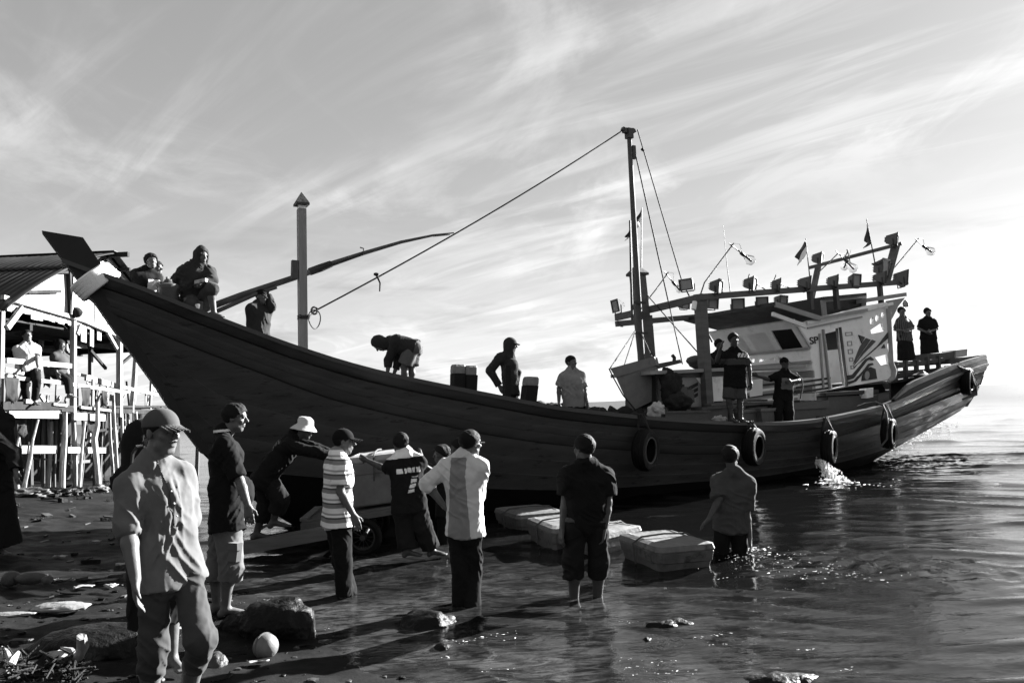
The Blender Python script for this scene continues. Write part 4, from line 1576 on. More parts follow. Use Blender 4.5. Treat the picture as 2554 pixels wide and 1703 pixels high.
# forward edge of the visor roof is a straight cross line, the roof dips aft
b = MB(); tk = ZV * 0.085
fwd = vn - BU * 0.02
tip = [vn, vn + vz]
mid_f = (tip[0] + tip[1]) / 2 - BU * 0.22
b.hexa([vn, va, va + vz, vn + vz, vn + tk, va + tk, va + vz + tk, vn + vz + tk])
b.build('visor_roof', M_DARKP, boat)
b = MB(); b.hexa([vn + BN * .012 - ZV * .03, va + BN * .012 - ZV * .03, va - BN * 0.03 - ZV * .03, vn - BN * .03 - ZV * .03, vn + BN * .012 + tk, va + BN * .012 + tk, va - BN * .03 + tk * 1.03, vn - BN * .03 + tk * 1.03]); b.build('roof_fascia', M_GREY, boat)
MB().beam(on_w(1926, 783, 1.3), on_w(2008, 813, 1.3), 0.05, 0.09).build('visor_brace', M_WHITE, boat)
rz2 = on_w(2165, 776, 1.38)
b = MB(); b.hexa([va, rz2, rz2 + vz, va + vz, va + tk * .8, rz2 + tk * .8, rz2 + vz + tk * .8, va + vz + tk * .8]); b.build('main_roof', M_GREY, boat)
MB().beam(sp(2012, 806, WS + .03), sp(2226, 757, WS + .03), 0.05, 0.07).build('roof_moulding', M_WHITE, boat)
MB().beam(sp(2014, 818, WS + .02), sp(2150, 790, WS + .02), 0.03, 0.035).build('wall_moulding', M_GREY, boat)
# dark upper cabin
for sgn, wq in ((1, 1.05),):
    pl = [(2050, 748), (2162, 737), (2160, 775), (2055, 795)]
    loopu = [sp(x, y, wq) for x, y in pl]
    win = [(2060, 753), (2152, 744), (2150, 768), (2063, 785)]
    MB().plate(loopu, IN, [[sp(x, y, wq) for x, y in win]]).build('upper_cabin', M_GREY, boat)
    MB().plate([sp(x, y, wq - 0.03) for x, y in win], -BN * 0.02).build('window_pane', M_BLACK, boat)
lo_, hi_ = sp(2050, 748, 1.05), sp(2055, 795, 1.05)
b = MB(); b.hexa([hi_ - BN * 2.1, hi_ - BN * .06, hi_ - BN * .06 + BU * .04, hi_ - BN * 2.1 + BU * .04, lo_ - BN * 2.1, lo_ - BN * .06, lo_ - BN * .06 + BU * .04, lo_ - BN * 2.1 + BU * .04]); b.build('upper_cabin_front', M_DARKP, boat)
b = MB(); b.hexa([lo_ - BN * 2.1, lo_ + BN * .06, sp(2162, 737, 1.11), sp(2162, 737, 1.05) - BN * 2.1] + [p + ZV * .07 for p in (lo_ - BN * 2.1, lo_ + BN * .06, sp(2162, 737, 1.11), sp(2162, 737, 1.05) - BN * 2.1)]); b.build('upper_roof', M_DARKP, boat)

# raked windscreen facing the bow
Pt, Pb = sp(1988, 813), sp(2023, 869)
Nw = nrm(np.cross(BN, Pt - Pb))
wsp = lambda px, py: on_plane(px, py, Pb, Nw)
Ft, Fb = Pt - BN * 2 * WS, Pb - BN * 2 * WS
thick = BU * 0.05
if np.dot(Nw, BU) > 0:
    inw = Nw * 0.05
else:
    inw = -Nw * 0.05
wins = [[(1923, 825), (1974, 820), (2003, 868), (1951, 876)], [(1862, 834), (1908, 829), (1940, 879), (1895, 885)], [(1811, 842), (1848, 837), (1882, 888), (1842, 893)]]
up1 = ZV * 0.34
MB().plate([Pb, Pt + (Pt - Pb) * 0.25, Ft + (Ft - Fb) * 0.25, Fb], inw, [[wsp(*q) for q in w_] for w_ in wins]).build('windscreen_frame', M_WHITE, boat)
for w_ in wins:
    MB().plate([wsp(*q) + inw * 0.6 for q in w_], inw * 0.2).build('window_pane', M_BLACK, boat)
mid2 = [(1880, 854), (1893, 851), (1903, 884), (1897, 884)]
MB().plate([wsp(*q) + inw * 0.5 for q in mid2], inw * 0.3).build('window_bar', M_LID, boat)
# dark wheel and back of the cabin seen through the windows
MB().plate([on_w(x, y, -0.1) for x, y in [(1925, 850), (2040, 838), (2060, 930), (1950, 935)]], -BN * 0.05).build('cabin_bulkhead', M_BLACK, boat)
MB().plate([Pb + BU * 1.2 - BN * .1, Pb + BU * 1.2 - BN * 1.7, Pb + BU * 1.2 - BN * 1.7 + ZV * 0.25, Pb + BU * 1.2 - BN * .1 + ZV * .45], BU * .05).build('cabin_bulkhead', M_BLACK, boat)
# box sill below the windscreen with cut vents
sb = Pb - ZV * 0.30
b = MB(); vents = []
sil = lambda px, py: on_plane(px, py, Pb - BU * 0.06, BU)
quad = [Pb - BU * .06 + BN * .02, Fb - BU * .06, Fb - BU * .06 - ZV * 0.30, sb - BU * .06 + BN * .02]
vh = [[(1893, 895), (1910, 898), (1894, 903)], [(1917, 898), (1934, 890), (1933, 900)], [(1941, 889), (1947, 891), (1946, 898), (1940, 897)], [(1873, 896), (1882, 895), (1881, 903), (1874, 902)]]
MB().plate(quad, BU * .05, [[sil(*q) for q in h_] for h_ in vh]).build('vent_board', M_WHITE, boat)
MB().beam(quad[0] + ZV * .01 - BU * .03, quad[1] + ZV * .01 - BU * .03, 0.09, 0.05).build('window_sill', M_GREY, boat)
MB().beam(quad[3] - BU * .02, quad[2] - BU * .02, 0.07, 0.06).build('vent_board_rail', M_GREY, boat)
# front wall of the wheelhouse below
fb0, fb1 = sb - BU * 0.0, Fb - ZV * 0.3
for k in range(5):
    a_ = ZV * (-0.17 * k - 0.03); c_ = ZV * (-0.17 * (k + 1) - 0.02)
    MB().hexa([fb1 + c_, fb0 + c_, fb0 + c_ + BU * .05, fb1 + c_ + BU * .05, fb1 + a_, fb0 + a_, fb0 + a_ + BU * .05, fb1 + a_ + BU * .05]).build('wall_board', M_WHITE if k % 2 == 0 else M_GREY, boat)

# trunk cabin forward of the wheelhouse
WT = 1.12
ts = lambda px, py, w=WT: on_w(px, py, w)
tk1, tk2 = ts(1632, 925), ts(2000, 905)
s_a, s_b = float(np.dot(tk1 - C0, BU)), float(np.dot(tk2 - C0, BU))
ztop_a, ztop_b = tk1[2], tk2[2]
base_z = lambda s_: deckz(s_) + 0.02
walls = [(1640, 935), (1712, 933), (1990, 925), (1990, 1030), (1640, 1040)]
MB().plate([ts(*q) for q in walls], IN).build('trunk_side', M_GREY, boat)
MB().plate([ts(1736, 942, WT + .012), ts(1803, 938, WT + .012), ts(1803, 1005, WT + .012), ts(1766, 1008, WT + .012), ts(1760, 980, WT + .012), ts(1750, 960, WT + .012)], -BN * .011).build('arched_panel', M_WHITE, boat)
b = MB(); a_, c_ = ts(1622, 925, 1.25), ts(2010, 908, 1.25)
b.hexa([a_ - ZV * .07, c_ - ZV * .07, c_ - ZV * .07 - BN * 1.25, a_ - ZV * .07 - BN * 1.25, a_, c_, c_ - BN * 1.25, a_ - BN * 1.25]); b.build('trunk_roof', M_GREY, boat)
MB().beam(ts(1635, 937, WT + .03), ts(1812, 930, WT + .03), 0.04, 0.10).build('roof_shadow_board', M_DARKP, boat)
f1 = ts(1640, 935); f2 = ts(1640, 1040)
b = MB(); b.hexa([f2 - BN * 1.0, f2, f2 + BU * .05, f2 - BN * 1.0 + BU * .05, f1 - BN * 1.0, f1, f1 + BU * .05, f1 - BN * 1.0 + BU * .05]); b.build('trunk_front', M_DARKP, boat)
for k in range(3):
    d_ = 13 * k
    MB().plate([ts(x, y + d_ * 1.0, WT + .014) for x, y in [(1703, 972), (1741, 953), (1741, 961), (1704, 983)]], -BN * .013).build('painted_band', M_BLACK, boat)
for k in range(5):
    y = 950 + 12.5 * k
    MB().plate([ts(x, yy, WT + .014) for x, yy in [(1862, y + 12), (1995, y - 3), (1995, y + 3), (1862, y + 18)]], -BN * .013).build('painted_band', (M_BLACK, M_WHITE)[k % 2], boat)
MB().plate([ts(x, y, WT + .02) for x, y in [(1870, 948), (1902, 944), (1902, 985), (1870, 990)]], -BN * .018).build('hatch_cover', M_WHITE, boat)
# clutter on the trunk roof: low coaming and pipe
MB().hexa([ts(1640, 920, .6), ts(1700, 905, .6), ts(1700, 905, .2), ts(1636, 920, .2), ts(1634, 908, .6), ts(1697, 896, .6), ts(1697, 896, .2), ts(1634, 908, .2)]).build('roof_coaming', M_TIMB, boat)
b = MB(); b.tube([ts(1681, 905, .3), ts(1682, 892, .3), ts(1677, 886, .3)], 0.04, 8); b.build('exhaust_pipe', M_IRON, boat, smooth=True)
for (x, y, r_) in ((1735, 899, .17), (1772, 900, .13), (1745, 906, .2)):
    MB().ball(ts(x, y, .1), (r_ * 1.3, r_, r_ * .7), 2).build('roof_bundle', M_TIMB, boat, smooth=True)

# engine casing and lockers along the near side of the deck
def pxbox(name, m, pts, w, dep, parent=None, lid=None):
    """pts: bl, br, tr, tl pixels on the vertical plane at w; dep: depth away from the beach"""
    bl, br, tr, tl = [on_w(*q, w) for q in pts]
    d = -BN * dep
    return MB().hexa([bl, br, br + d, bl + d, tl, tr, tr + d, tl + d])


pxbox('x', 0, [(1955, 1049), (2066, 1046), (2066, 1016), (1955, 1022)], 1.45, 0.5).build('deck_locker', M_BOXD, boat)
pxbox('x', 0, [(1950, 1023), (2068, 1017), (2068, 998), (1950, 1009)], 1.5, 0.6).build('locker_lid', M_TIMBH, boat)
pxbox('x', 0, [(2065, 1038), (2190, 1012), (2190, 984), (2065, 990)], 1.42, 0.45).build('deck_locker', M_BOXD, boat)
pxbox('x', 0, [(2060, 987), (2192, 980), (2192, 971), (2060, 979)], 1.5, 0.6).build('locker_lid', M_DARKP, boat)
pxbox('x', 0, [(2162, 993), (2178, 990), (2178, 967), (2162, 969)], 1.56, 0.2).build('locker_end', M_WHITE, boat)

# stern railing and bench
SR = 1.05
for (y0, y1, hh) in ((921, 897, 0.10), (945, 921, 0.13)):
    a_, c_ = on_w(2186, y0, SR), on_w(2352, y1, SR)
    MB().beam(a_, c_, 0.06, hh).build('stern_rail', M_DARKP, boat)
for px in (2232, 2258, 2285, 2312, 2340):
    y = 915 - (px - 2186) * 0.145
    a_, c_ = on_w(px + 1, y + 42, SR), on_w(px, y - 6, SR)
    MB().beam(a_, c_, 0.09, 0.09, BU).build('rail_post', M_DARKP, boat)
MB().plate([on_w(x, y, SR - .1) for x, y in [(2222, 948), (2352, 932), (2352, 985), (2222, 1000)]], -BN * .05).build('stern_bulkhead', M_BLACK, boat)
pts_ = [(2222, 935), (2352, 912)]
a_, c_ = on_w(2222, 950, 1.15), on_w(2352, 932, 1.15)
MB().hexa([a_ - ZV * .06, c_ - ZV * .06, c_ - ZV * .06 - BN * 1.9, a_ - ZV * .06 - BN * 1.9, a_, c_, c_ - BN * 1.9, a_ - BN * 1.9]).build('stern_platform', M_DARKP, boat)
# stern boxes
pxbox('x', 0, [(2342, 900), (2410, 890), (2412, 872), (2345, 880)], 0.9, 0.7).build('stern_locker', M_TIMB, boat)
pxbox('x', 0, [(2383, 892), (2412, 888), (2413, 870), (2385, 873)], 0.94, 0.4).build('stern_locker', M_GREY, boat)
pxbox('x', 0, [(2405, 905), (2449, 900), (2456, 884), (2408, 890)], 1.3, 2.0).build('stern_beam', M_TIMBH, boat)
# cone lamp shade at the stern rail
q = on_w(2300, 936, 1.35)
b = MB(); b.lathe([(0.02, 0.13), (0.05, 0.10), (0.12, 0.05), (0.25, 0.0), (0.25, -0.015), (0.1, 0.03)], q, (0.1, 0, 1), 20); b.build('cone_lampshade', M_TIMB, boat, smooth=True)
b = MB(); q = on_w(2258, 752, 1.2)
b.lathe([(0.03, 0.16), (0.06, 0.10), (0.07, 0.09), (0.07, 0.0), (0.05, -0.02)], q - ZV * .12, (0, 0, 1), 12); b.build('stern_lantern', M_GREY, boat, smooth=True)

# ---- floodlights on the gantry
def floodlight(px, py, w, wd, hg, face, tiltv=0.15, w_is_plane=True):
    c = on_w(px, py, w)
    sc_ = c[1] / FPX
    hw_, hh_ = wd * sc_ * .56, hg * sc_ * .56
    f = nrm(BU * math.cos(R(face)) + BN * math.sin(R(face)) - ZV * tiltv)
    x = nrm(np.cross(f, ZV)); y = np.cross(x, f)
    dp_ = max(hw_, hh_) * 0.75
    k = max(0.55 * hw_, 0.035)
    bk = c - f * dp_; fr = c + f * dp_ * 0.55
    o = MB()
    o.hexa([bk - x * hw_ * .55 - y * hh_ * .55, bk + x * hw_ * .55 - y * hh_ * .55, bk + x * hw_ * .55 + y * hh_ * .55, bk - x * hw_ * .55 + y * hh_ * .55,
            fr - x * hw_ - y * hh_, fr + x * hw_ - y * hh_, fr + x * hw_ + y * hh_, fr - x * hw_ + y * hh_])
    body = o.build('floodlight', M_METAL, boat)
    o = MB()
    ring_ = [fr + x * hw_ * 1.08 * a + y * hh_ * 1.08 * b_ for a, b_ in ((-1, -1), (1, -1), (1, 1), (-1, 1))]
    hole = [fr + x * hw_ * .86 * a + y * hh_ * .86 * b_ for a, b_ in ((-1, -1), (1, -1), (1, 1), (-1, 1))]
    o.plate([p + f * .002 for p in ring_], f * .03, [[p + f * .002 for p in hole]]); o.build('lamp_rim', M_IRON, body)
    o = MB(); o.plate([p + f * .012 for p in hole], -f * .008); o.build('lamp_glass', M_GREY, body)
    for k in range(3):
        o = MB(); o.box(bk - f * .01 + y * hh_ * (.3 - .3 * k), x * hw_ * .45, y * .006, f * .02); o.build('cooling_fin', M_IRON, body)
    o = MB()
    for sg in (-1, 1):
        o.beam(c + x * hw_ * 1.0 * sg, c + x * hw_ * 1.0 * sg - ZV * (hh_ * 1.35), 0.02, 0.02, BU)
    o.beam(c - x * hw_ - ZV * hh_ * 1.33, c + x * hw_ - ZV * hh_ * 1.33, 0.025, 0.02)
    o.build('lamp_bracket', M_IRON, body)


FL = [(1715, 709, .9, 31, 24, 160), (1787, 715, WG, 36, 31, 60), (1872, 708, WG, 36, 30, 60), (1937, 711, WG, 27, 28, 50), (2007, 706, WG, 34, 28, 40), (2079, 702, WG, 34, 27, 55),
      (2130, 699, WG, 27, 27, 90), (2194, 694, WG, 32, 27, 40), (2246, 693, WG, 30, 33, 30), (2041, 645, -1.2, 32, 26, 60), (2227, 598, 1.2, 38, 26, 60), (2199, 668, 1.2, 34, 38, 80),
      (1541, 762, -WG, 28, 27, 190), (1770, 757, WG - .3, 36, 22, 80), (1838, 758, WG - .3, 28, 24, 120), (1898, 751, WG - .3, 26, 19, 120), (1947, 747, WG - .3, 30, 18, 80), (1704, 763, -WG, 26, 13, 80)]
for f_ in FL:
    floodlight(*f_)

# ---- bulbs on bent rods
M_GLASS = bpy.data.materials.new('bulb_glass'); M_GLASS.use_nodes = True
_w = NT(M_GLASS.node_tree); _o = _w.n('ShaderNodeOutputMaterial'); _p = _w.n('ShaderNodeBsdfPrincipled'); _w.link(_p.outputs[0], _o.inputs[0])
_p.inputs['Base Color'].default_value = (.75, .75, .75, 1); _p.inputs['Transmission Weight'].default_value = 1.0; _p.inputs['Roughness'].default_value = 0.02; _p.inputs['IOR'].default_value = 1.12


def bulb(base, mid_, top, rod0, rod1, sock, ball_, rpx, w):
    P = lambda q: on_w(q[0], q[1], w)
    a = MB(); a.tube([P(base), P(mid_), P(top)], 0.014, 6); arm_ = a.build('lamp_arm', M_IRON, boat, smooth=True)
    a = MB(); a.tube([P(rod0), P(rod1)], 0.014, 6); a.build('lamp_rod', M_IRON, arm_)
    a = MB(); a.tube([P(top), P(((top[0] + rod1[0]) / 2 + 6, min(top[1], rod1[1]) + 2)), P(sock)], 0.005, 5); a.build('lamp_wire', M_IRON, arm_)
    s_, c = P(sock), P(ball_); d = nrm(c - s_); r_ = rpx * c[1] / FPX
    a = MB(); a.lathe([(0.02, -.09), (.035, -.07), (.04, 0.0), (.032, .05)], s_, d, 10); a.build('bulb_socket', M_IRON, arm_, smooth=True)
    a = MB(); a.lathe([(.03, .04), (.035, .06), (r_ * .8, np.linalg.norm(c - s_) - r_ * .6), (r_, np.linalg.norm(c - s_)), (r_ * .8, np.linalg.norm(c - s_) + r_ * .6), (r_ * .3, np.linalg.norm(c - s_) + r_ * .95), (0, np.linalg.norm(c - s_) + r_)], s_, d, 16)
    a.build('glass_bulb', M_GLASS, arm_, smooth=True)
    a = MB(); a.tube([s_ + d * .05, c + d * r_ * .3], 0.018, 6); a.build('bulb_core', M_GREY, arm_)


bulb((1747, 735), (1757, 705), (1830, 607), (1819, 608), (1848, 630), (1853, 635), (1871, 649), 13, WG)
bulb((1612, 752), (1636, 722), (1667, 679), (1657, 677), (1679, 705), (1682, 708), (1694, 722), 9, -WG + .3)
bulb((2042, 679), (2066, 656), (2090, 632), (2085, 626), (2109, 650), (2111, 652), (2127, 669), 12, 0.0)
bulb((2108, 640), (2114, 628), (2112, 622), (2113, 622), (2121, 656), (2112, 655), (2106, 666), 9, 0.1)
bulb((2213, 688), (2250, 645), (2291, 595), (2283, 596), (2302, 613), (2306, 616), (2321, 627), 11, 1.2)
for (x0, y0, x1, y1) in ((1886, 706, 1916, 728), (1943, 706, 1985, 726), (1869, 684, 1866, 694), (1936, 685, 1930, 700)):
    MB().tube([on_w(x0, y0, WG), on_w(x1, y1, WG)], 0.012, 6).build('lamp_stay', M_IRON, boat)
MB().tube([on_w(1822, 732, .5), on_w(1813, 660, .5), on_w(1804, 562, .5)], [0.014, 0.008, 0.004], 6).build('whip_antenna', M_IRON, boat, smooth=True)

# ---- flags
def flag(pole, quad, w, dark_top=True):
    P = lambda q: on_w(q[0], q[1], w)
    a = MB(); a.tube([P(pole[0]), P(pole[1])], [0.018, 0.010], 6); fp = a.build('flag_staff', M_IRON, boat)
    tl, tr, br, bl = [P(q) for q in quad]
    G = []
    for i in range(9):
        u_ = i / 8
        row = []
        for j in range(11):
            v_ = j / 10
            p = (tl * (1 - u_) + tr * u_) * (1 - v_) + (bl * (1 - u_) + br * u_) * v_
            row.append(p + BN * 0.05 * math.sin(u_ * 5 + v_ * 6) * u_)
        G.append(row)
    o = MB(); o.grid(G)
    for i in range(len(o.f)):
        o.m[i] = 0 if (i % 10) < 5 else 1
    ob = o.build('flag', [M_DARKP, M_WHITE] if dark_top else [M_DARKP, M_DARKP], fp, smooth=True)
    md = ob.modifiers.new('thickness', 'SOLIDIFY'); md.thickness = 0.004


flag([(2020, 694), (2009, 595)], [(2009, 597), (1985, 640), (1992, 662), (2014, 628)], -1.2)
flag([(2183, 660), (2161, 546)], [(2162, 550), (2159, 600), (2157, 619), (2173, 608)], 1.2, False)
flag([(1599, 678), (1601, 518)], [(1600, 520), (1588, 545), (1587, 572), (1597, 560)], -0.3)
flag([(1574, 640), (1572, 560)], [(1570, 573), (1561, 590), (1562, 600), (1572, 588)], 0.12, False)

# ---- standing rigging (parts of the boat)
def rope(name, pts, w, r=0.014, m=None, parent=None, sag=0.0):
    ws = w if isinstance(w, (list, tuple)) else [w] * len(pts)
    P = [on_w(q[0], q[1], ww) for q, ww in zip(pts, ws)]
    if len(P) == 2:
        n = 14
        P = [P[0] + (P[1] - P[0]) * t - ZV * sag * 4 * t * (1 - t) for t in np.linspace(0, 1, n)]
    return MB().tube(P, r, 6).build(name, m or M_ROPED, parent or boat, smooth=True)


rope('forestay', [(1548, 329), (784, 776)], [0, 0], 0.016, sag=0.10)
rope('backstay', [(1590, 324), (1701, 702)], [0, 0.5], 0.014)
rope('backstay', [(1701, 702), (1776, 853)], [0.5, 1.25], 0.016)
rope('hoist_line', [(1583, 375), (1667, 752)], [0, 0.5], 0.016)
rope('hoist_line', [(1667, 752), (1702, 908)], [0.5, 0.9], 0.012)
rope('guy_rope', [(1610, 731), (1742, 881)], [-.2, 1.1], 0.013)
rope('stay_splice', [(1600, 372), (1606, 376)], 0.05, 0.03)
c = on_w(784, 776, 0)
b = MB(); b.tube([c + BU * .10 * math.sin(t) + ZV * (-.14 + .16 * math.cos(t)) + BN * .04 * math.sin(2 * t) for t in np.linspace(0, 6.28, 20)], 0.011, 6); b.build('rope_loop', M_ROPE, boat, smooth=True)
b = MB(); b.tube([c + BU * .05 * math.sin(t) + ZV * (.01 + .06 * math.cos(t)) for t in np.linspace(0, 6.28, 14)], 0.018, 6); b.build('rope_knot', M_ROPE, boat, smooth=True)
b = MB(); b.tube([c, on_w(772, 790, 0.1)], 0.012, 6); b.build('rope_tail', M_ROPE, boat)
b = MB(); b.tube([on_w(936, 684, 0), on_w(941, 690, 0.02), on_w(948, 706, .02), on_w(947, 727, .02)], [0.02, 0.02, .016, .012], 6); b.build('rope_tail', M_ROPED, boat, smooth=True)
b = MB(); b.ball(on_w(938, 684, 0), (.05, .05, .035), 1); b.build('rope_knot', M_ROPED, boat, smooth=True)


# ------------------------------------------------------------------ tyre fenders
def tyre(label, px, py, rad_px, s_, az, w_off=0.12):
    w = float(half(s_)) + w_off
    c = on_w(px, py, w)
    r_ = rad_px * c[1] / FPX
    ax = nrm(A(math.cos(R(az)), math.sin(R(az)), -0.08))
    t = thing('tyre_fender', label, 'tyre', c, 'tyre fenders hanging from the rail')
    prof = [(r_ * .60, -.095), (r_ * .64, -.105), (r_ * .78, -.125), (r_ * .93, -.11), (r_ * .985, -.075), (r_, -.03), (r_, .03), (r_ * .985, .075), (r_ * .93, .11), (r_ * .78, .125), (r_ * .64, .105), (r_ * .60, .095), (r_ * .66, .08), (r_ * .84, .085), (r_ * .9, .05), (r_ * .9, -.05), (r_ * .84, -.085), (r_ * .66, -.08)]
    b = MB(); b.lathe(prof, c, ax, 36, closed=True); b.build('tyre_carcass', M_RUBBER, t, smooth=True)
    for sg in (1, -1):
        b = MB(); b.ring(c + ax * .098 * sg, ax, r_ * .615, .016, 36, 6); b.build('tyre_bead', M_RUBEDGE if sg == 1 else M_RUBBER, t, smooth=True)  # outward bead is paler, the lit rim put into its colour
    for k in range(3):
        b = MB(); b.ring(c + ax * (.05 * (k - 1)), ax, r_ * 1.0, .008, 36, 4); b.build('tread_rib', M_RUBBER, t)
    return t, c, r_, ax


def hang_rope(c, r_, ax, s_, dx=0.0):
    w = float(half(s_))
    top = c + A(0, 0, r_ * .95)
    zr = float(railz(s_)) + 0.05
    sx = float(np.dot(top - C0, BU)) + dx
    up_ = BP(sx, w + .09, zr)
    side = nrm(np.cross(ax, ZV))
    for k in range(2):
        b = MB()
        b.tube([BP(sx + .05 * k, w - .14, zr - .1), BP(sx + .05 * k, w - .13, zr + .012), up_ + BU * .05 * k, top + ax * (.13 - .02 * k) + ZV * .0 - ZV * .05, c + ZV * r_ * .62 + ax * .12, c + ZV * r_ * .60 - ax * .12, top - ax * .13 - ZV * .05, up_ - BU * .06 + BU * .05 * k], .014, 6)
        yield b


TY = [('tyre hanging lowest amidships below the tilted hanging box', 1610, 1122, 51, 8.6, -35), ('tyre hanging under the man standing on the rail', 1880, 1114, 46, 11.2, -40),
      ('tyre hanging above the spouting water outlet', 2068, 1114, 41, 13.4, -34), ('tyre held by a long looped rope near the quarter', 2217, 1081, 38, 15.7, -38), ('tyre tied high at the stern corner of the boat', 2412, 952, 34, 20.4, -42)]
for lab, px, py, rp, s_, az in TY:
    t, c, r_, ax = tyre(lab, px, py, rp, s_, az)
    for b in hang_rope(c, r_, ax, float(np.dot(c - C0, BU))):
        b.build('hanging_rope', M_ROPED, t, smooth=True)
# long mooring line looped over the rail to the fourth tyre
ml = thing('mooring_line', 'pale rope looped over the rail and down through a tyre', 'rope', on_w(2204, 1010, 2.2))
b = MB(); b.tube([on_w(x, y, w) for x, y, w in [(2138, 1014, 1.9), (2160, 1006, 2.0), (2183, 1003, 2.15), (2202, 1010, 2.3), (2211, 1030, 2.42), (2215, 1060, 2.46), (2212, 1095, 2.46), (2198, 1112, 2.42)]], 0.02, 6); b.build('line', M_ROPE, ml, smooth=True)
b = MB(); b.tube([on_w(x, y, w) for x, y, w in [(2213, 1062, 2.46), (2216, 1090, 2.46), (2230, 1112, 2.46)]], 0.018, 6); b.build('line', M_ROPE, ml, smooth=True)
bd = thing('mooring_line', 'rope and netting bundled behind the stern corner tyre', 'rope', on_w(2425, 975, 1.8))
b = MB()
for k in range(7):
    b.tube([on_w(2340 + 8 * k, 922 - 4 * k + 3 * (k % 2), 1.75), on_w(2385 + 3 * k, 912 + 2 * k, 1.85), on_w(2420 + 2 * k, 925 + 6 * k, 1.95), on_w(2436, 960 + 4 * k, 1.9), on_w(2425 - 4 * k, 990 + k, 1.85)], 0.025, 6)
b.build('rope_strand', M_ROPE, bd, smooth=True)


# ------------------------------------------------------------------ things on the boat
def fish_box(label, base4, top4, group, m=None, mlid=None, lid=True, cord=True, loc=None, lidh=0.06, name='fish_box'):
    """base4/top4: world corners in ring order"""
    base4 = [np.asarray(p) for p in base4]; top4 = [np.asarray(p) for p in top4]
    t = thing(name, label, 'box', sum(base4) / 4 if loc is None else loc, group)
    upv = nrm(sum(top4) - sum(base4))
    ctr = sum(top4) / 4
    # bevelled tub with a rim band
    def ring_(f, ex, bev=.12):
        P = [base4[i] * (1 - f) + top4[i] * f for i in range(4)]
        c = sum(P) / 4
        P = [c + (p - c) * ex for p in P]
        out = []
        for i in range(4):
            a, b_, d = P[i - 1], P[i], P[(i + 1) % 4]
            out += [b_ + (a - b_) * bev * .5, b_ + (d - b_) * bev * .5]
        return out
    rings = [ring_(0, .93), ring_(.03, .97), ring_(.70, 1.0), ring_(.72, 1.035), ring_(.94, 1.045), ring_(.96, 1.03)]
    b = MB(); vs = [p for r_ in rings for p in r_]
    fs = [(i * 8 + j, i * 8 + (j + 1) % 8, i * 8 + 8 + (j + 1) % 8, i * 8 + 8 + j) for i in range(len(rings) - 1) for j in range(8)]
    fs += [tuple(range(7, -1, -1)), tuple(range(len(rings) * 8 - 8, len(rings) * 8))]
    b.add(vs, fs); b.build('tub', m or M_STYRO, t, smooth=False)
    if lid:
        L = [ring_(.965, 1.05), ring_(1.0, 1.06)]
        L2 = [p + upv * lidh for p in ring_(1.0, 1.02)]
        L3 = [p + upv * (lidh + .02) for p in ring_(1.0, .80)]
        L4 = [p + upv * (lidh + .012) for p in ring_(1.0, .74)]
        rs = [L[0], L[1], L2, L3, L4]
        b = MB(); vs = [p for r_ in rs for p in r_]
        fs = [(i * 8 + j, i * 8 + (j + 1) % 8, i * 8 + 8 + (j + 1) % 8, i * 8 + 8 + j) for i in range(4) for j in range(8)] + [tuple(range(7, -1, -1)), tuple(range(32, 40))]
        b.add(vs, fs); b.build('lid', mlid or M_LID, t)
    if cord:
        e0 = (top4[0] + top4[1]) / 2; e1 = (top4[2] + top4[3]) / 2
        out = nrm(e0 - e1) * .05
        k0 = e0 * .55 + (base4[0] + base4[1]) / 2 * .45 + out; k1 = e1 * .55 + (base4[2] + base4[3]) / 2 * .45 - out
        b = MB(); b.tube([k0, e0 + out + upv * .03, e0 + upv * (lidh + .035) - out, (e0 + e1) / 2 + upv * (lidh + .05), e1 + upv * (lidh + .035) + out, e1 - out + upv * .03, k1], .011, 6); b.build('lashing_cord', M_ROPE, t, smooth=True)
    return t


M_BOXH = mat('hoisted_box_side', 0.15, 0.6, 0.2, 5, 0.15, 0.2, stain=0.3, stain_scale=3, stain_to=0.04)
# tilted box hanging from the mast
hb = [on_w(1585, 1020, .95), on_w(1652, 988, .95), on_w(1626, 890, .95), on_w(1522, 918, .95)]
hv = nrm(A(0.32, 1, 0)) * 0.5
t = thing('fish_box', 'tilted fish box hoisted on ropes beside the mast', 'box', hb[0], 'fish boxes')
bl, br, tr, tl = hb
bl_in = bl + (br - bl) * .0
mid_l = tl + (bl - tl) * .22; mid_r = tr + (br - tr) * .22
low_l = A(*bl) + (tl - bl) * .0
cut = [bl, br, mid_r, mid_l]
left_low = on_w(1556, 985, .95)
b = MB(); b.plate([bl, br, mid_r, mid_l, left_low], hv); b.build('tub', M_BOXH, t)
ex = nrm(mid_r - mid_l) * .03
b = MB(); b.plate([mid_l - ex + BN * .03, mid_r + ex + BN * .03, tr + ex + BN * .03, tl - ex + BN * .03], hv * 1.08); b.build('tub_rim', M_BOXH, t)
for q0, q1, w1 in (((1583, 826), tl, 0), ((1584, 827), tl + (tr - tl) * .22 + hv, 0), ((1600, 832), tr, 0), ((1600, 832), tr + hv * .9, 0)):
    b = MB(); b.tube([on_w(q0[0], q0[1], .1), q1], .013, 6); b.build('hoist_rope', M_ROPED, t)
b = MB(); b.tube([tl - ex, tl - ex + (bl - tl) * .2 - BU * .03, left_low - BU * .02, bl - ZV * .02], .013, 6); b.build('hoist_rope', M_ROPED, t)


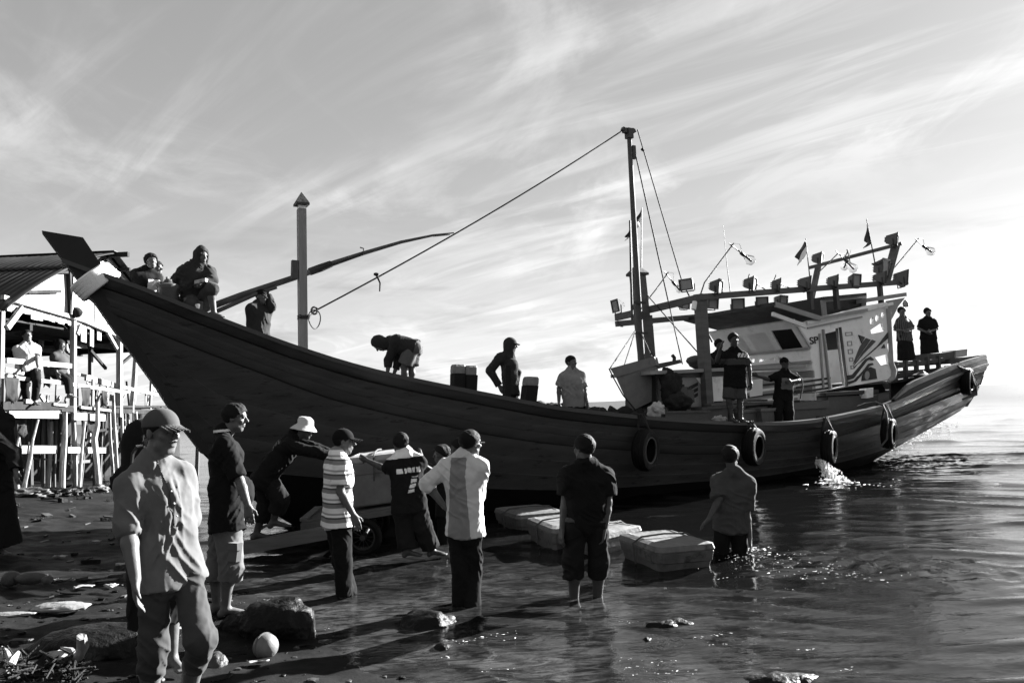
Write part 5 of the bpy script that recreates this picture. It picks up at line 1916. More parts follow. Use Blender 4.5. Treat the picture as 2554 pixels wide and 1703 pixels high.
def small_box(name, label, cat, pts, w, dep, m, group=None, lid=None):
    bl, br, tr, tl = [on_w(*q, w) for q in pts]
    d = -BN * dep
    t = thing(name, label, cat, (bl + br) / 2, group)
    s = .78 if lid else 1.0
    l1, r1 = bl + (tl - bl) * s, br + (tr - br) * s
    b = MB(); b.hexa([bl, br, br + d, bl + d, l1, r1, r1 + d, l1 + d]); b.build('crate_side', m, t)
    if lid:
        e = nrm(br - bl) * .03
        b = MB(); b.hexa([l1 - e + BN * .03, r1 + e + BN * .03, r1 + e + d, l1 - e + d, tl - e + BN * .03, tr + e + BN * .03, tr + e + d, tl - e + d]); b.build('lid', lid, t)
    return t


g_ = 'fish boxes stowed on deck'
small_box('fish_box', 'pale lidded box on deck right of the standing man', 'box', [(1902, 1052), (1958, 1049), (1953, 1017), (1897, 1018)], 1.85, .5, M_STYRO, g_, M_LID)
small_box('fish_box', 'grey lidded box on deck just behind the standing man legs', 'box', [(1852, 1054), (1899, 1052), (1896, 1019), (1850, 1022)], 1.72, .5, M_BOXD, g_, M_LID)
small_box('fish_box', 'low box on deck right of the crumpled pale sack', 'box', [(1660, 1046), (1765, 1050), (1765, 1022), (1658, 1026)], 1.7, .5, M_BOXD, g_, M_STYRO)
small_box('fish_box', 'grey box behind the loose planks on deck', 'box', [(1765, 1049), (1815, 1051), (1815, 1012), (1765, 1014)], 1.55, .5, M_BOXD, g_, M_STYRO)
for k, (x0, y0, x1, y1, lab) in enumerate(((1742, 1020, 1890, 1006, 'lowest loose plank lying across the deck boxes'), (1765, 1010, 1855, 1001, 'short loose plank second in the deck pile'), (1790, 1003, 1905, 998, 'topmost dark plank of the deck pile'), (1840, 1007, 1944, 1005, 'pale loose plank reaching right over the deck boxes'))):
    o = MB(); o.beam(on_w(x0, y0, 1.55 - .1 * k), on_w(x1, y1, 1.5 - .1 * k), .2, .045)
    tag(o.build('loose_plank', M_TIMBH if k % 2 else M_TIMB), lab, 'plank', 'loose planks on deck')


def lump(name, label, cat, px, py, w, rx, ry, rz_, m, seed, amp=.25, sub=4, group=None, at=None, freq=3.0):
    c = on_w(px, py, w) if at is None else np.asarray(at, float)
    bm = bmesh.new(); bmesh.ops.create_icosphere(bm, subdivisions=sub, radius=1.0)
    v = np.array([q.co[:] for q in bm.verts]); f = np.array([[q.index for q in p.verts] for p in bm.faces]); bm.free()
    n = fbm(v * freq * .5 + seed, 4, seed) - .5
    if name == 'rock':
        rg = np.abs(fbm(v * freq * 1.1 + seed + 4, 3, seed + 3) - .5) * 2
        n = n * 1.3 + (.16 - rg) * .25
        cell = np.round(v * 2.4 + (fbm(v * 2, 2, seed) - .5)[:, None]) / 2.4
        v = v * .86 + cell * .14
    v2 = v * (1 + amp * 2 * n[:, None])
    v2 = v2 * A(rx, ry, rz_) + c
    o = np_mesh(name, v2, f, m)
    tag(o, label, cat, group)
    return o


M_SACK = mat('pale_crumpled_sack', 0.36, 0.7, 0.3, 10, 0.5, 0.25)
lump('sack', 'crumpled pale sack on deck under the hanging box', 'sack', 1636, 1024, 1.7, .15, .10, .14, M_SACK, 3, .7, freq=5)
lump('sack', 'dark stuffed sack on deck right of the hanging box', 'sack', 1690, 1006, 1.5, .26, .2, .19, M_NET, 5, .6, freq=5)
lump('sack', 'small pale bundle at the feet of the man on the rail', 'sack', 1795, 1046, 2.0, .13, .08, .07, M_SACK, 9, .7, freq=5)
lump('net_bundle', 'dark bundle of net piled against the trunk cabin front', 'fishing net', 1672, 965, 1.25, .22, .25, .38, M_NET, 25, .6, freq=5)
for k_, (px, py, hh) in enumerate(((1702, 985, .16), (1718, 988, .13))):
    q = on_w(px, py, 1.3); t_ = thing('jerrycan', ('taller grey jerrycan by the trunk cabin', 'shorter grey jerrycan by the trunk cabin')[k_], 'jerrycan', q, 'jerrycans on deck'); b = MB(); b.box(q, BU * .09, BN * .06, ZV * hh); b.build('can', M_BOXD, t_); b = MB(); b.lathe([(.025, 0), (.025, .05), (0, .05)], q + ZV * hh + BU * .04, ZV, 8); b.build('spout_cap', M_IRON, t_); b = MB(); b.tube([q + ZV * hh - BU * .06, q + ZV * (hh + .05) - BU * .04, q + ZV * (hh + .05) + BU * .0, q + ZV * hh + BU * .01], .012, 6); b.build('can_handle', M_BOXD, t_)
nh = MB()
for k in range(26):
    px = 1350 + 11 * k; y = 1010 + 9 * math.sin(k * 1.9) * .5 + (k * .95)
    nh.ball(on_w(px, y + 8, 1.2 - .25 * (k % 3)), (.16 + .05 * math.sin(k * 3), .14, .10 + .05 * math.cos(k * 2.3)), 2)
v = np.array(nh.v); v += (np.stack([fbm(v * 7, 3, 31 + i) for i in range(3)], -1) - .5) * .16; nh.v = [tuple(p) for p in v]
tag(nh.build('net_heap', M_NET, smooth=True), 'dark fishing net heaped along the deck amidships', 'fishing net')

# boom poles through the bow post
b = MB(); b.tube([on_w(x, y, -.16) for x, y in [(470, 788), (500, 775), (600, 737), (741, 690), (830, 657), (905, 632), (1000, 604), (1080, 587), (1132, 581)]], [.055, .055, .052, .05, .047, .036, .03, .022, .012], 8)
bo = thing('boom_pole', 'long tapering boom pole resting behind the bow post', 'pole', on_w(741, 690, -.16))
b.build('pole', M_TIMB, bo, smooth=True)
b = MB(); b.tube([on_w(x, y, -.16) for x, y in [(772, 678), (800, 668), (826, 658)]], [.065, .068, .058], 8); b.build('pole_binding', M_ROPED, bo, smooth=True)
b = MB(); b.tube([on_w(x, y, -.12) for x, y in [(826, 660), (890, 639), (906, 630), (907, 620), (898, 617)]], .012, 6); b.build('pole_hook', M_ROPED, bo, smooth=True)
b = MB(); b.tube([on_w(1080, 589, -.14), on_w(1122, 586, -.14)], [.014, .008], 6); b.build('pole_splint', M_TIMB, bo)
b = MB(); b.tube([on_w(x, y, -.10) for x, y in [(505, 792), (560, 768), (640, 733), (690, 717)]], [.035, .035, .03, .025], 8)
tag(b.build('thin_pole', M_TIMB, smooth=True), 'thinner pole lying under the long boom at the bow', 'pole')

# canister and crate between the two men at the bow
cw = float(half(1.0)) - .12
cn = thing('water_pump', 'small dark canister with a pale spout on the bow rail', 'canister', on_w(417, 748, cw))
b = MB(); q = on_w(420, 748, cw); b.lathe([(0, -.12), (.15, -.12), (.155, 0), (.15, .17), (.11, .23), (.06, .28), (.05, .3), (0, .3)], q, ZV, 16); b.build('canister', M_IRON, cn, smooth=True)
b = MB(); b.tube([on_w(418, 712, cw), on_w(417, 691, cw)], .022, 8); b.build('spout', M_LID, cn)
b = MB(); b.lathe([(.12, .15), (.15, .16), (.15, .22), (.11, .235)], q, ZV, 16); b.build('collar', M_BOXD, cn, smooth=True)
small_box('bucket', 'pale tub the hooded man sits on at the bow', 'tub', [(462, 778), (505, 790), (507, 752), (459, 742)], float(half(1.5)) - .25, .3, M_LID)

# ------------------------------------------------------------------ stilt house on the left: its long side faces the sun
HX = -10.6
hx = lambda px, py, X=HX: on_X(px, py, X)
hut = thing('stilt_house', 'weathered timber house on many stilts with rusted tin roof', 'house', A(HX - 2, 18, 0))
FZ = 2.2                                           # floor height
XV = A(1, 0, 0)
# gable boards, one by one; bottoms ragged, a few missing or short
ridge = hx(262, 634, HX); eave0 = hx(0, 775, HX + .25)
Yr, Zr = ridge[1], ridge[2]
Y0, Z0 = eave0[1], eave0[2]
slope = (Zr - Z0) / (Yr - Y0)
Y1 = Yr + (Yr - Y0)


def roofz(y_):
    t = (y_ - Y0) / (Yr - Y0)
    return Z0 + (Zr - Z0) * t + .25 * 4 * t * (1 - t) if t < 1 else Zr - slope * (y_ - Yr)


rng = random.Random(4)
y = 15.45
while y < Y1 - .4:
    wd = rng.uniform(.13, .24)
    top = roofz(y + wd / 2) - .16
    bot = 4.14 + rng.uniform(-.03, .05) - (0.30 + rng.uniform(-.1, .12) if 18.0 < y < 18.9 else 0)
    if y < 16.1:
        bot = max(bot, 4.2)
    if rng.random() < .12 and y > 15.9:
        bot += rng.uniform(.2, .5)
    if top - bot > .12 and not (rng.random() < .05):
        dx = rng.uniform(-.012, .012)
        b = MB(); b.hexa([A(HX - .02 + dx, y + .005, bot), A(HX + .005 + dx, y + .005, bot), A(HX + .005 + dx, y + wd - .005, bot + rng.uniform(-.02, .02)), A(HX - .02 + dx, y + wd - .005, bot),
                          A(HX - .02 + dx, y + .005, top - slope * wd * .5 * (1 if y < Yr else -1)), A(HX + .005 + dx, y + .005, top - slope * wd * .5 * (1 if y < Yr else -1)), A(HX + .005 + dx, y + wd - .005, top + slope * wd * .5 * (1 if y < Yr else -1)), A(HX - .02 + dx, y + wd - .005, top + slope * wd * .5 * (1 if y < Yr else -1))])
        b.build('board', M_HUTW, hut)
    y += wd
# timbers across the gable
gb = lambda p, q, m, w=.07, h=.10, dx=.05, nm='beam': MB().beam(hx(*p) + XV * dx, hx(*q) + XV * dx, w, h).build(nm, m, hut)
gb((0, 741), (205, 800), M_HUTP, .08, .09); gb((205, 801), (300, 842), M_HUTP, .08, .08)
gb((60, 729), (143, 727), M_HUTD, .06, .07, .07); gb((62, 711), (84, 711), M_HUTD, .06, .06, .07); gb((120, 680), (170, 679), M_HUTD, .06, .06, .06)
gb((166, 668), (172, 790), M_HUTD, .11, .12, .06, 'gable_post'); gb((172, 668), (166, 785), M_HUTP, .04, .05, .12, 'gable_post')
b = MB(); b.lathe([(.02, .14), (.07, .12), (.12, .06), (.13, 0), (.10, -.06), (.03, -.08)], hx(176, 780) + XV * .14, XV, 14); b.build('gable_lamp', M_HUTD, hut, smooth=True)
# roof: corrugated sheets on both slopes, the sun-side verge overhanging
def corrugated(x0, x1, ya, za, yb, zb, name, m, n=10, amp=.02, sagz=0.0):
    xs_ = np.linspace(x0, x1, max(8, int(abs(x1 - x0) / .035)))
    G = []
    for j in range(n + 1):
        t = j / n
        row = [A(x, ya + (yb - ya) * t, za + (zb - za) * t + amp * math.sin(x * 2 * math.pi / .16) - sagz * 4 * t * (1 - t)) for x in xs_]
        G.append(row)
    o = MB().grid(G).build(name, m, hut, smooth=True)
    md = o.modifiers.new('thickness', 'SOLIDIFY'); md.thickness = .004
    return o


xe = HX + .32
k = 0
x = xe
while x > HX - 7.5:
    x2 = x - .80
    for (ta, tb, dz) in ((0, .52, 0.0), (.48, 1.0, .025)):
        xs_ = np.linspace(x, x2, 24)
        G = [[A(x_, Y0 + (Yr - Y0) * t, roofz(Y0 + (Yr - Y0) * t - 1e-6) + dz + .006 * (k % 2) + .018 * math.sin(x_ * 2 * math.pi / .16)) for x_ in xs_] for t in np.linspace(ta, tb, 10)]
        o = MB().grid(G).build('roof_sheet', M_TIN, hut, smooth=True)
        md = o.modifiers.new('thickness', 'SOLIDIFY'); md.thickness = .004
    corrugated(x, x2, Yr, Zr + .03 + .006 * (k % 2), Y1, Z0 + .006 * (k % 2), 'roof_sheet', M_TIN, 6)
    x = x2; k += 1
MB().beam(A(HX + .62, Yr, Zr - .03), A(HX - 7.4, Yr, Zr - .05), .10, .12).build('ridge_beam', M_HUTD, hut)
MB().beam(A(HX + .40, Yr + .5, Zr - .33), A(HX - 7.4, Yr + .5, Zr - .33), .07, .09).build('purlin', M_HUTD, hut)
MB().beam(A(xe, Yr, Zr + .05), A(HX - 7.4, Yr, Zr + .05), .30, .02).build('ridge_cap', M_TIN, hut)
for t in range(5):
    ya, yb = Y0 + (Yr - Y0) * t / 5, Y0 + (Yr - Y0) * (t + 1) / 5 - .01
    MB().beam(A(HX + .05, ya, roofz(ya) - .08), A(HX + .05, yb, roofz(yb - 1e-6) - .08), .06, .11).build('rafter', M_HUTD, hut)
MB().beam(A(HX + .05, Yr, Zr - .08), A(HX + .05, Y1, Z0 - .08), .06, .11).build('rafter', M_HUTP, hut)
# ragged valance hanging at the near eave
# ceiling boards under the roof, back wall and far openings
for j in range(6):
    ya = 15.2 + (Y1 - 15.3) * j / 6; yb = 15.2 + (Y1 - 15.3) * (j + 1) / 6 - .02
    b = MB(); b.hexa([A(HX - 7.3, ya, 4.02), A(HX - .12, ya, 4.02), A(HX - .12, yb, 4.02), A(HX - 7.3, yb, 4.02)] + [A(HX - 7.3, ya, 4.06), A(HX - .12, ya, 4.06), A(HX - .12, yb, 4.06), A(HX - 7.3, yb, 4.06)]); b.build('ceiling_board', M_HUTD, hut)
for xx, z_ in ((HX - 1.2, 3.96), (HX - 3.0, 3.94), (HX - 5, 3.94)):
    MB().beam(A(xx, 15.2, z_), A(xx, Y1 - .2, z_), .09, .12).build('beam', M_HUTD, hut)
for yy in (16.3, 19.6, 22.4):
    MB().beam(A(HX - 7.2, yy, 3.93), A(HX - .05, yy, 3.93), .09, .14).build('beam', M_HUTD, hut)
# upper posts and braces on the sun side
MB().beam(hx(-1, 1010), hx(3, 776), .10, .10, XV).build('post', M_HUTP, hut)
MB().beam(hx(182, 1030), hx(183, 796), .10, .11, XV).build('post', M_HUTP, hut)
MB().beam(hx(298, 1040), hx(298, 838), .12, .12, XV).build('post', M_HUTP, hut)
MB().tube([hx(328, 1030), hx(334, 960), hx(338, 892)], [.07, .075, .06], 8).build('post', M_HUTP, hut)
MB().beam(hx(374, 1020), hx(377, 950), .06, .06, XV).build('post', M_HUTP, hut)
gb((9, 818), (47, 768), M_HUTP, .07, .12, .07, 'brace'); gb((186, 834), (194, 812), M_HUTP, .07, .1, .06, 'brace')
gb((262, 828), (286, 870), M_HUTP, .06, .08, .06, 'brace'); gb((302, 908), (330, 884), M_HUTD, .06, .06, .0, 'brace'); gb((254, 872), (292, 918), M_HUTD, .06, .07, -.3, 'brace')
MB().beam(hx(226, 940, HX - 1.3), hx(226, 845, HX - 1.3), .10, .1, XV).build('post', M_TIMB, hut)
MB().beam(hx(100, 880, HX - 1.5), hx(104, 842, HX - 1.5), .08, .1, XV).build('post', M_HUTP, hut)
gb((228, 876), (236, 860), M_TIMB, .05, .07, -.6, 'brace'); gb((236, 859), (272, 862), M_HUTP, .06, .10, -.6, 'brace')
gb((186, 850), (270, 854), M_HUTD, .05, .09, -.5); gb((186, 868), (285, 872), M_HUTD, .05, .12, -1.0)
gb((214, 848), (217, 872), M_HUTP, .05, .06, -.5, 'brace')
# rails
gb((9, 899), (171, 913), M_HUTP, .05, .11, .06, 'rail'); gb((8, 922), (55, 930), M_HUTP, .05, .10, .03, 'rail')
gb((8, 940), (177, 959), M_HUTP, .05, .08, .07, 'rail'); gb((186, 961), (294, 976), M_HUTP, .05, .08, .05, 'rail')
gb((187, 914), (292, 937), M_HUTP, .05, .07, -.7, 'rail'); gb((302, 965), (392, 985), M_HUTP, .05, .09, .02, 'rail'); gb((252, 940), (330, 962), M_HUTP, .06, .14, -.4, 'rail')
# floor planks and joists
for j in range(9):
    xa = HX + .05 - j * .5
    b = MB(); b.hexa([A(xa - .47, 14.6, FZ - .06), A(xa, 14.6, FZ - .06), A(xa, 23.5, FZ - .06), A(xa - .47, 23.5, FZ - .06), A(xa - .47, 14.6, FZ), A(xa, 14.6, FZ), A(xa, 23.5, FZ), A(xa - .47, 23.5, FZ)])
    b.build('floor_plank', M_HUTD, hut)
gb((-5, 1012), (150, 1012), M_HUTD, .10, .17, .06, 'joist'); gb((150, 1020), (395, 1028), M_HUTD, .08, .12, .0, 'joist')
gb((48, 1001), (76, 1003), M_HUTP, .06, .09, .12, 'plank_end'); gb((118, 1008), (152, 1012), M_HUTP, .06, .06, .12, 'plank_end'); gb((190, 1016), (272, 1025), M_HUTP, .05, .06, .10, 'plank_end')
gb((19, 1030), (144, 1033), M_HUTP, .06, .20, .03, 'beam'); gb((180, 1038), (258, 1042), M_HUTP, .06, .17, .02, 'beam')
gb((48, 1121), (134, 1121), M_HUTP, .05, .17, .02, 'beam'); gb((166, 1122), (260, 1123), M_HUTP, .05, .14, .02, 'beam')
gb((-5, 1022), (14, 1022), M_HUTP, .06, .3, .0, 'beam')
# stilts, each its own crooked pole
ST = [(18, 1014, 40, 1216, .11, .02), (82, 1094, 64, 1212, .05, .1), (128, 1051, 121, 1194, .085, -.5), (161, 1028, 154, 1250, .115, .12), (182, 1027, 186, 1170, .10, -.1), (211, 1051, 197, 1219, .07, .05), (216, 1060, 202, 1200, .06, -.9),
      (273, 1030, 281, 1186, .07, .0), (282, 985, 294, 1180, .075, .15), (303, 1020, 308, 1142, .075, .0), (107, 1046, 106, 1140, .05, -.6), (58, 1046, 44, 1110, .05, -.3), (95, 1046, 84, 1096, .05, .05), (70, 1046, 66, 1130, .05, -.9),
      (139, 1046, 138, 1116, .05, -.7), (188, 1046, 190, 1130, .05, -.9), (34, 1020, 31, 1180, .10, -.3), (318, 1020, 322, 1150, .08, -.3), (338, 1026, 343, 1140, .09, .0), (376, 1028, 384, 1125, .09, .0), (232, 1040, 234, 1160, .07, -1.0), (252, 1040, 250, 1150, .08, -1.2)]
for i, (xa, ya, xb, yb, wd, dx) in enumerate(ST):
    a_, c_ = hx(xa, ya, HX + dx), hx(xb, yb, HX + dx)
    zt = tz(c_[0], c_[1])
    if c_[2] > zt - .05:
        k_ = (a_[2] - zt + .15) / max(.3, a_[2] - c_[2])
        c_ = a_ + (c_ - a_) * k_
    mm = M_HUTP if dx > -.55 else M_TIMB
    j1, j2 = rng.uniform(-.04, .04), rng.uniform(-.04, .04)
    MB().tube([c_, c_ * .66 + a_ * .34 + A(0, j1, 0), c_ * .3 + a_ * .7 + A(0, j2, 0), a_], [wd * .62, wd * .58, wd * .55, wd * .5], 7).build('stilt', mm, hut, smooth=True)
MB().tube([hx(248, 1246, HX + .2), hx(242, 1160, HX + .2), hx(235, 1094, HX + .2), hx(243, 1060, HX + .2), hx(243, 1003, HX + .2)], [.06, .065, .075, .06, .045], 8).build('stilt', M_HUTP, hut, smooth=True)
for j in range(16):
    yy = 15 + j * .55 + rng.uniform(-.15, .15); xx = HX - rng.uniform(1.6, 4.5)
    MB().tube([A(xx, yy, tz(xx, yy) - .1), A(xx + rng.uniform(-.1, .1), yy + rng.uniform(-.1, .1), FZ - .05)], [.06, .05], 6).build('stilt', M_TIMB if j % 3 else M_HUTP, hut, smooth=True)
# short uprights between floor and rail
for (xa, ya, xb, yb) in ((60, 960, 57, 1000), (38, 930, 38, 998), (85, 950, 81, 1002), (26, 932, 42, 975), (206, 968, 206, 1014), (229, 945, 228, 1018), (254, 980, 257, 1016), (300, 966, 301, 1014), (344, 985, 352, 1003), (132, 985, 130, 1005), (14, 950, 12, 1000)):
    gb((xa, ya), (xb, yb), M_HUTP, .05, .06, rng.uniform(-.5, .05), 'baluster')
gb((266, 1000), (268, 984), M_HUTP, .05, .05, .1, 'baluster'); gb((100, 985), (110, 1000), M_HUTP, .05, .08, .0, 'brace'); gb((150, 990), (140, 1005), M_HUTP, .05, .07, .0, 'brace')
for j in range(46):
    yy = 15.1 + 8.6 * rng.random(); xx = HX - rng.uniform(-.05, 1.6)
    if rng.random() < .55:
        z0, z1 = rng.uniform(.5, 1.4), FZ - .05
    else:
        z0, z1 = FZ, FZ + rng.uniform(.25, .85)
    MB().tube([A(xx, yy, z0), A(xx + rng.uniform(-.1, .1), yy + rng.gauss(0, .14), z1)], [rng.uniform(.018, .035)] * 2, 5).build('stick', (M_HUTP, M_HUTP, M_TIMB, M_HUTD)[j % 4], hut, smooth=True)
for j in range(12):
    yy = 15.2 + 7.5 * rng.random(); xx = HX - rng.uniform(.0, 1.2); zz = rng.uniform(.8, 2.0) if j % 2 else rng.uniform(2.3, 2.9)
    MB().beam(A(xx, yy, zz), A(xx - rng.uniform(-.1, .3), yy + rng.uniform(.7, 1.9), zz + rng.uniform(-.25, .25)), .04, rng.uniform(.04, .09)).build('cross_piece', (M_HUTP, M_HUTD, M_TIMB)[j % 3], hut)
# dark backing boards added behind the stilts, standing in for shade under the floor
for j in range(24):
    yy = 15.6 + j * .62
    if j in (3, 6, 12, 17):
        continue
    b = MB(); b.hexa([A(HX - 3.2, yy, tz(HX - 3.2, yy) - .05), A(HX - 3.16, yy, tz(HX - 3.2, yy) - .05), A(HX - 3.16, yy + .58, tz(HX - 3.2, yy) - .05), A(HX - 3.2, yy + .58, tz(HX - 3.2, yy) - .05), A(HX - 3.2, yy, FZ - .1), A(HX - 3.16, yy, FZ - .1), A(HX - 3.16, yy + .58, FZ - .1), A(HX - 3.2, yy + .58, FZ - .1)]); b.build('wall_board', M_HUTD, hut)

for (px, y0, w_, h_, dx, mm) in ((30, 941, .45, .5, .10, M_HUTD), (120, 915, .35, .45, -.4, M_TIMB), (215, 965, .4, .55, .08, M_HUTD), (262, 972, .3, .4, .07, M_NET), (55, 1030, .4, .5, -.2, M_NET), (232, 1036, .5, .45, -.1, M_HUTD)):
    a_ = hx(px, y0, HX + dx)
    G = [[a_ + A(.05 * math.sin(i * 1.3 + j * .4) * (j / 6), w_ * (i / 8 - .5) * (1 - .1 * j / 6), -h_ * j / 6 * (1 + .12 * math.sin(i * 2.1))) for i in range(9)] for j in range(7)]
    o = MB().grid(G).build('hanging_cloth', mm, hut, smooth=True)
    md = o.modifiers.new('thickness', 'SOLIDIFY'); md.thickness = .006
# drying racks beyond the house: more stilts and decks stepping away along the shore
rk = thing('drying_rack', 'low pole platform on stilts beyond the house', 'platform', A(-9.6, 24, 0))
for j in range(9):
    xx, yy = -10.2 + .28 * j + rng.uniform(-.1, .1), 23.6 + .55 * j
    MB().tube([A(xx, yy, tz(xx, yy) - .1), A(xx + rng.uniform(-.15, .15), yy, rng.uniform(2.1, 3.2))], [.07, .05], 7).build('stilt', M_HUTP if j % 2 else M_TIMB, rk, smooth=True)
for z_, dx in ((2.0, 0), (2.25, .1), (1.4, .05), (2.9, -.2)):
    MB().beam(A(-10.2 + dx, 23.4, z_), A(-7.8 + dx, 28.6, z_ - .05), .07, .10).build('pole_rail', M_HUTP, rk)
for j in range(7):
    MB().beam(A(-12.5, 23.6 + j * .7, 2.08), A(-9.9 + j * .3, 23.6 + j * .7, 2.08), .5, .04).build('deck_board', M_HUTD, rk)

# ------------------------------------------------------------------ trailer with a big fish box
TYP = 9.35
ty = lambda px, py, d=0.0: on_Y(px, py, TYP + d)
tr_ = thing('hand_trailer', 'two wheeled flat hand trailer standing at the water edge', 'trailer', ty(909, 1340))
n0, n1 = ty(752, 1301), ty(1005, 1259)
dv = nrm(n1 - n0)
bk = A(-.12, 1.15, 0)
for j in range(6):
    a_, c_ = n0 + bk * (j / 6), n0 + bk * ((j + .94) / 6)
    q_, r_ = a_ + (n1 - n0), c_ + (n1 - n0)
    MB().hexa([a_ - ZV * .03, q_ - ZV * .03, r_ - ZV * .03, c_ - ZV * .03, a_, q_, r_, c_]).build('bed_plank', M_TIMBH, tr_)
MB().beam(n0 - ZV * .06 - A(0, .02, 0), n1 - ZV * .06 - A(0, .02, 0), .05, .06).build('frame_rail', M_TIMBH, tr_)
MB().beam(n0 - ZV * .06 + bk, n1 - ZV * .06 + bk, .05, .06).build('frame_rail', M_TIMBH, tr_)
MB().beam(n0 + dv * .03 - ZV * .05, n0 + dv * .03 + bk - ZV * .05, .07, .05).build('frame_rail', M_TIMBH, tr_)
MB().beam(n0 + dv * .03 + ZV * .022, n0 + dv * .03 + bk + ZV * .022, .10, .035).build('end_board', M_LID, tr_)
for sgn, base in ((0, A(0, .05, 0)), (1, bk - A(0, .05, 0))):
    w_ = ty(909, 1337) + base - (A(0, .12, 0) if sgn == 0 else A(0, -.12, 0))
    wr = .235
    b = MB(); b.ring(w_, (0.05, 1, 0), wr - .045, .045, 32, 10); wh = b.build('wheel', M_RUBBER, tr_, smooth=True)
    b = MB(); b.ring(w_ - A(0, .02, 0), (0.05, 1, 0), wr - .09, .012, 28, 6); b.build('rim', M_IRON, wh, smooth=True)
    b = MB(); b.lathe([(.0, -.05), (.035, -.05), (.035, .05), (0, .05)], w_, (0.05, 1, 0), 10); b.build('hub', M_IRON, wh)
    for j in range(12):
        t = j * math.pi / 6
        MB().tube([w_, w_ + A(math.cos(t), 0, math.sin(t)) * (wr - .09)], .004, 4).build('spoke', M_IRON, wh)
MB().tube([ty(909, 1337) + A(0, -.1, 0), ty(909, 1337) + bk + A(0, .1, 0)], .02, 8).build('axle', M_IRON, tr_)
MB().beam(ty(757, 1330), ty(757, 1303), .06, .06).build('bed_block', M_TIMBH, tr_)
for d0 in (.1, .7):
    MB().beam(ty(560, 1365, d0 * .4), ty(840, 1322, d0), .06, .075).build('draw_bar', M_TIMB, tr_)
MB().beam(ty(585, 1369, -.35), ty(845, 1322, -.3), .20, .14).build('draw_bar', M_TIMBH, tr_)
MB().tube([ty(625, 1335, .2), ty(660, 1312, .2), ty(686, 1304, .2)], .02, 6).build('draw_rope', M_ROPE, tr_, smooth=True)
# box on the trailer
bx = [ty(872, 1268, .12), ty(998, 1252, .12)]
bt = [ty(866, 1155, .08), ty(1000, 1140, .08)]
d = A(-.05, .78, 0)
fish_box('large fish box loaded on the flat hand trailer', [bx[0], bx[1], bx[1] + d, bx[0] + d], [bt[0], bt[1], bt[1] + d * 1.05, bt[0] + d * 1.05], 'fish boxes', mat('pale_box_side', 0.15, 0.6, 0.25, 5, 0.15, 0.2, stain=0.5, stain_scale=4, stain_to=0.07), mat('pale_box_lid', 0.26, 0.6, 0.3, 6, 0.2, 0.2, stain=0.5, stain_scale=4, stain_to=0.1))

# ------------------------------------------------------------------ fish boxes floating in the shallows
def wbox(label, fl, fr, tl, tr, dv, dz=.5):
    """near bottom-left/right waterline pixels, near top-left/right rim pixels, depth vector"""
    a, c = on_z(*fl, 0.0), on_z(*fr, 0.0)
    ta, tc = on_Y(*tl, a[1] - .02), on_Y(*tr, c[1] - .02)
    zt = (ta[2] + tc[2]) / 2
    dv = A(*dv)
    ex = nrm(c - a) * .04
    base = [a - ZV * .2 + ex - (ta - a) * .2, c - ZV * .2 - ex - (tc - c) * .2, c + dv - ZV * .2 - ex, a + dv - ZV * .2 + ex]
    fish_box(label, base, [A(ta[0], ta[1], zt), A(tc[0], tc[1], zt), A(tc[0], tc[1], zt) + dv, A(ta[0], ta[1], zt) + dv], 'fish boxes', loc=(a + c) / 2)


def cbox(label, nb, nt, lt, rt):
    """box seen corner on: near bottom and top pixels, left and right rim pixels"""
    N = on_z(*nb, -.01)
    T = on_Y(nt[0], nt[1], N[1])
    L_, R_ = on_z(lt[0], lt[1], T[2]), on_z(rt[0], rt[1], T[2])
    top = [L_, T, R_, L_ + R_ - T]
    c = sum(top) / 4
    base = [c + (q - c) * .86 - ZV * (T[2] + .22) for q in top]
    fish_box(label, base, top, 'fish boxes', loc=(N[0], N[1], 0), lidh=.05)


cbox('lidded fish box floating nearest, held by the wading man', (1636, 1432), (1643, 1378), (1543, 1342), (1783, 1366))
cbox('lidded fish box floating right behind the man in black T-shirt', (1478, 1394), (1472, 1352), (1386, 1336), (1600, 1322))
cbox('darker floating fish box left of the man in black T-shirt', (1384, 1382), (1380, 1330), (1314, 1302), (1490, 1316))
cbox('fish box floating farthest, close under the hull', (1290, 1330), (1292, 1294), (1234, 1275), (1412, 1284))

# ------------------------------------------------------------------ beach: rocks, litter, float
def rock(label, px, py, z, rx, ry, rz_, seed, m=None, amp=.3, sub=4, cat='rock', name='rock', group='rocks at the water edge', freq=2.6):
    c = on_z(px, py, z)
    return lump(name, label, cat, 0, 0, 0, rx, ry, rz_, m or M_ROCK, seed, amp, sub, group, at=c, freq=freq)


rock('dark slab boulder behind the legs of the man in cap', 232, 1622, .16, .46, .30, .18, 2, amp=.18)
rock('domed dark rock with sunlit crest behind the round float', 700, 1580, .02, .30, .26, .29, 14, amp=.26)
rock('flat dark boulder left of the domed rock', 628, 1560, .05, .25, .2, .14, 5, amp=.25)
rock('low black rock awash below the white shirted man', 1072, 1572, -.06, .26, .2, .17, 8, amp=.3)
rock('small half sunk rock amid the ripples in front', 1672, 1580, -.08, .22, .12, .12, 11, amp=.35)
rock('tiny rock tip breaking the water left of the half sunk one', 1615, 1612, -.05, .06, .06, .07, 17, amp=.3, sub=3)
rock('black rock cut by the bottom edge under the ripples', 1950, 1722, -.07, .27, .16, .11, 20, amp=.3)
rock('pale knobbly rock beside the foot of the man in cap', 530, 1662, .06, .10, .1, .09, 23, M_STONE, .3)
rock('small wet rock with bright edge below the low black rock', 1108, 1630, -.04, .09, .08, .07, 27, amp=.35, sub=3)
rock('flat dark stone low in front of the man in cap', 340, 1690, .05, .3, .2, .09, 41, amp=.3)
rock('small grey stone far left on the sand', 27, 1443, .3, .085, .08, .075, 29, M_STONE, .25, 3, 'stone', 'stone', 'stones on the sand')
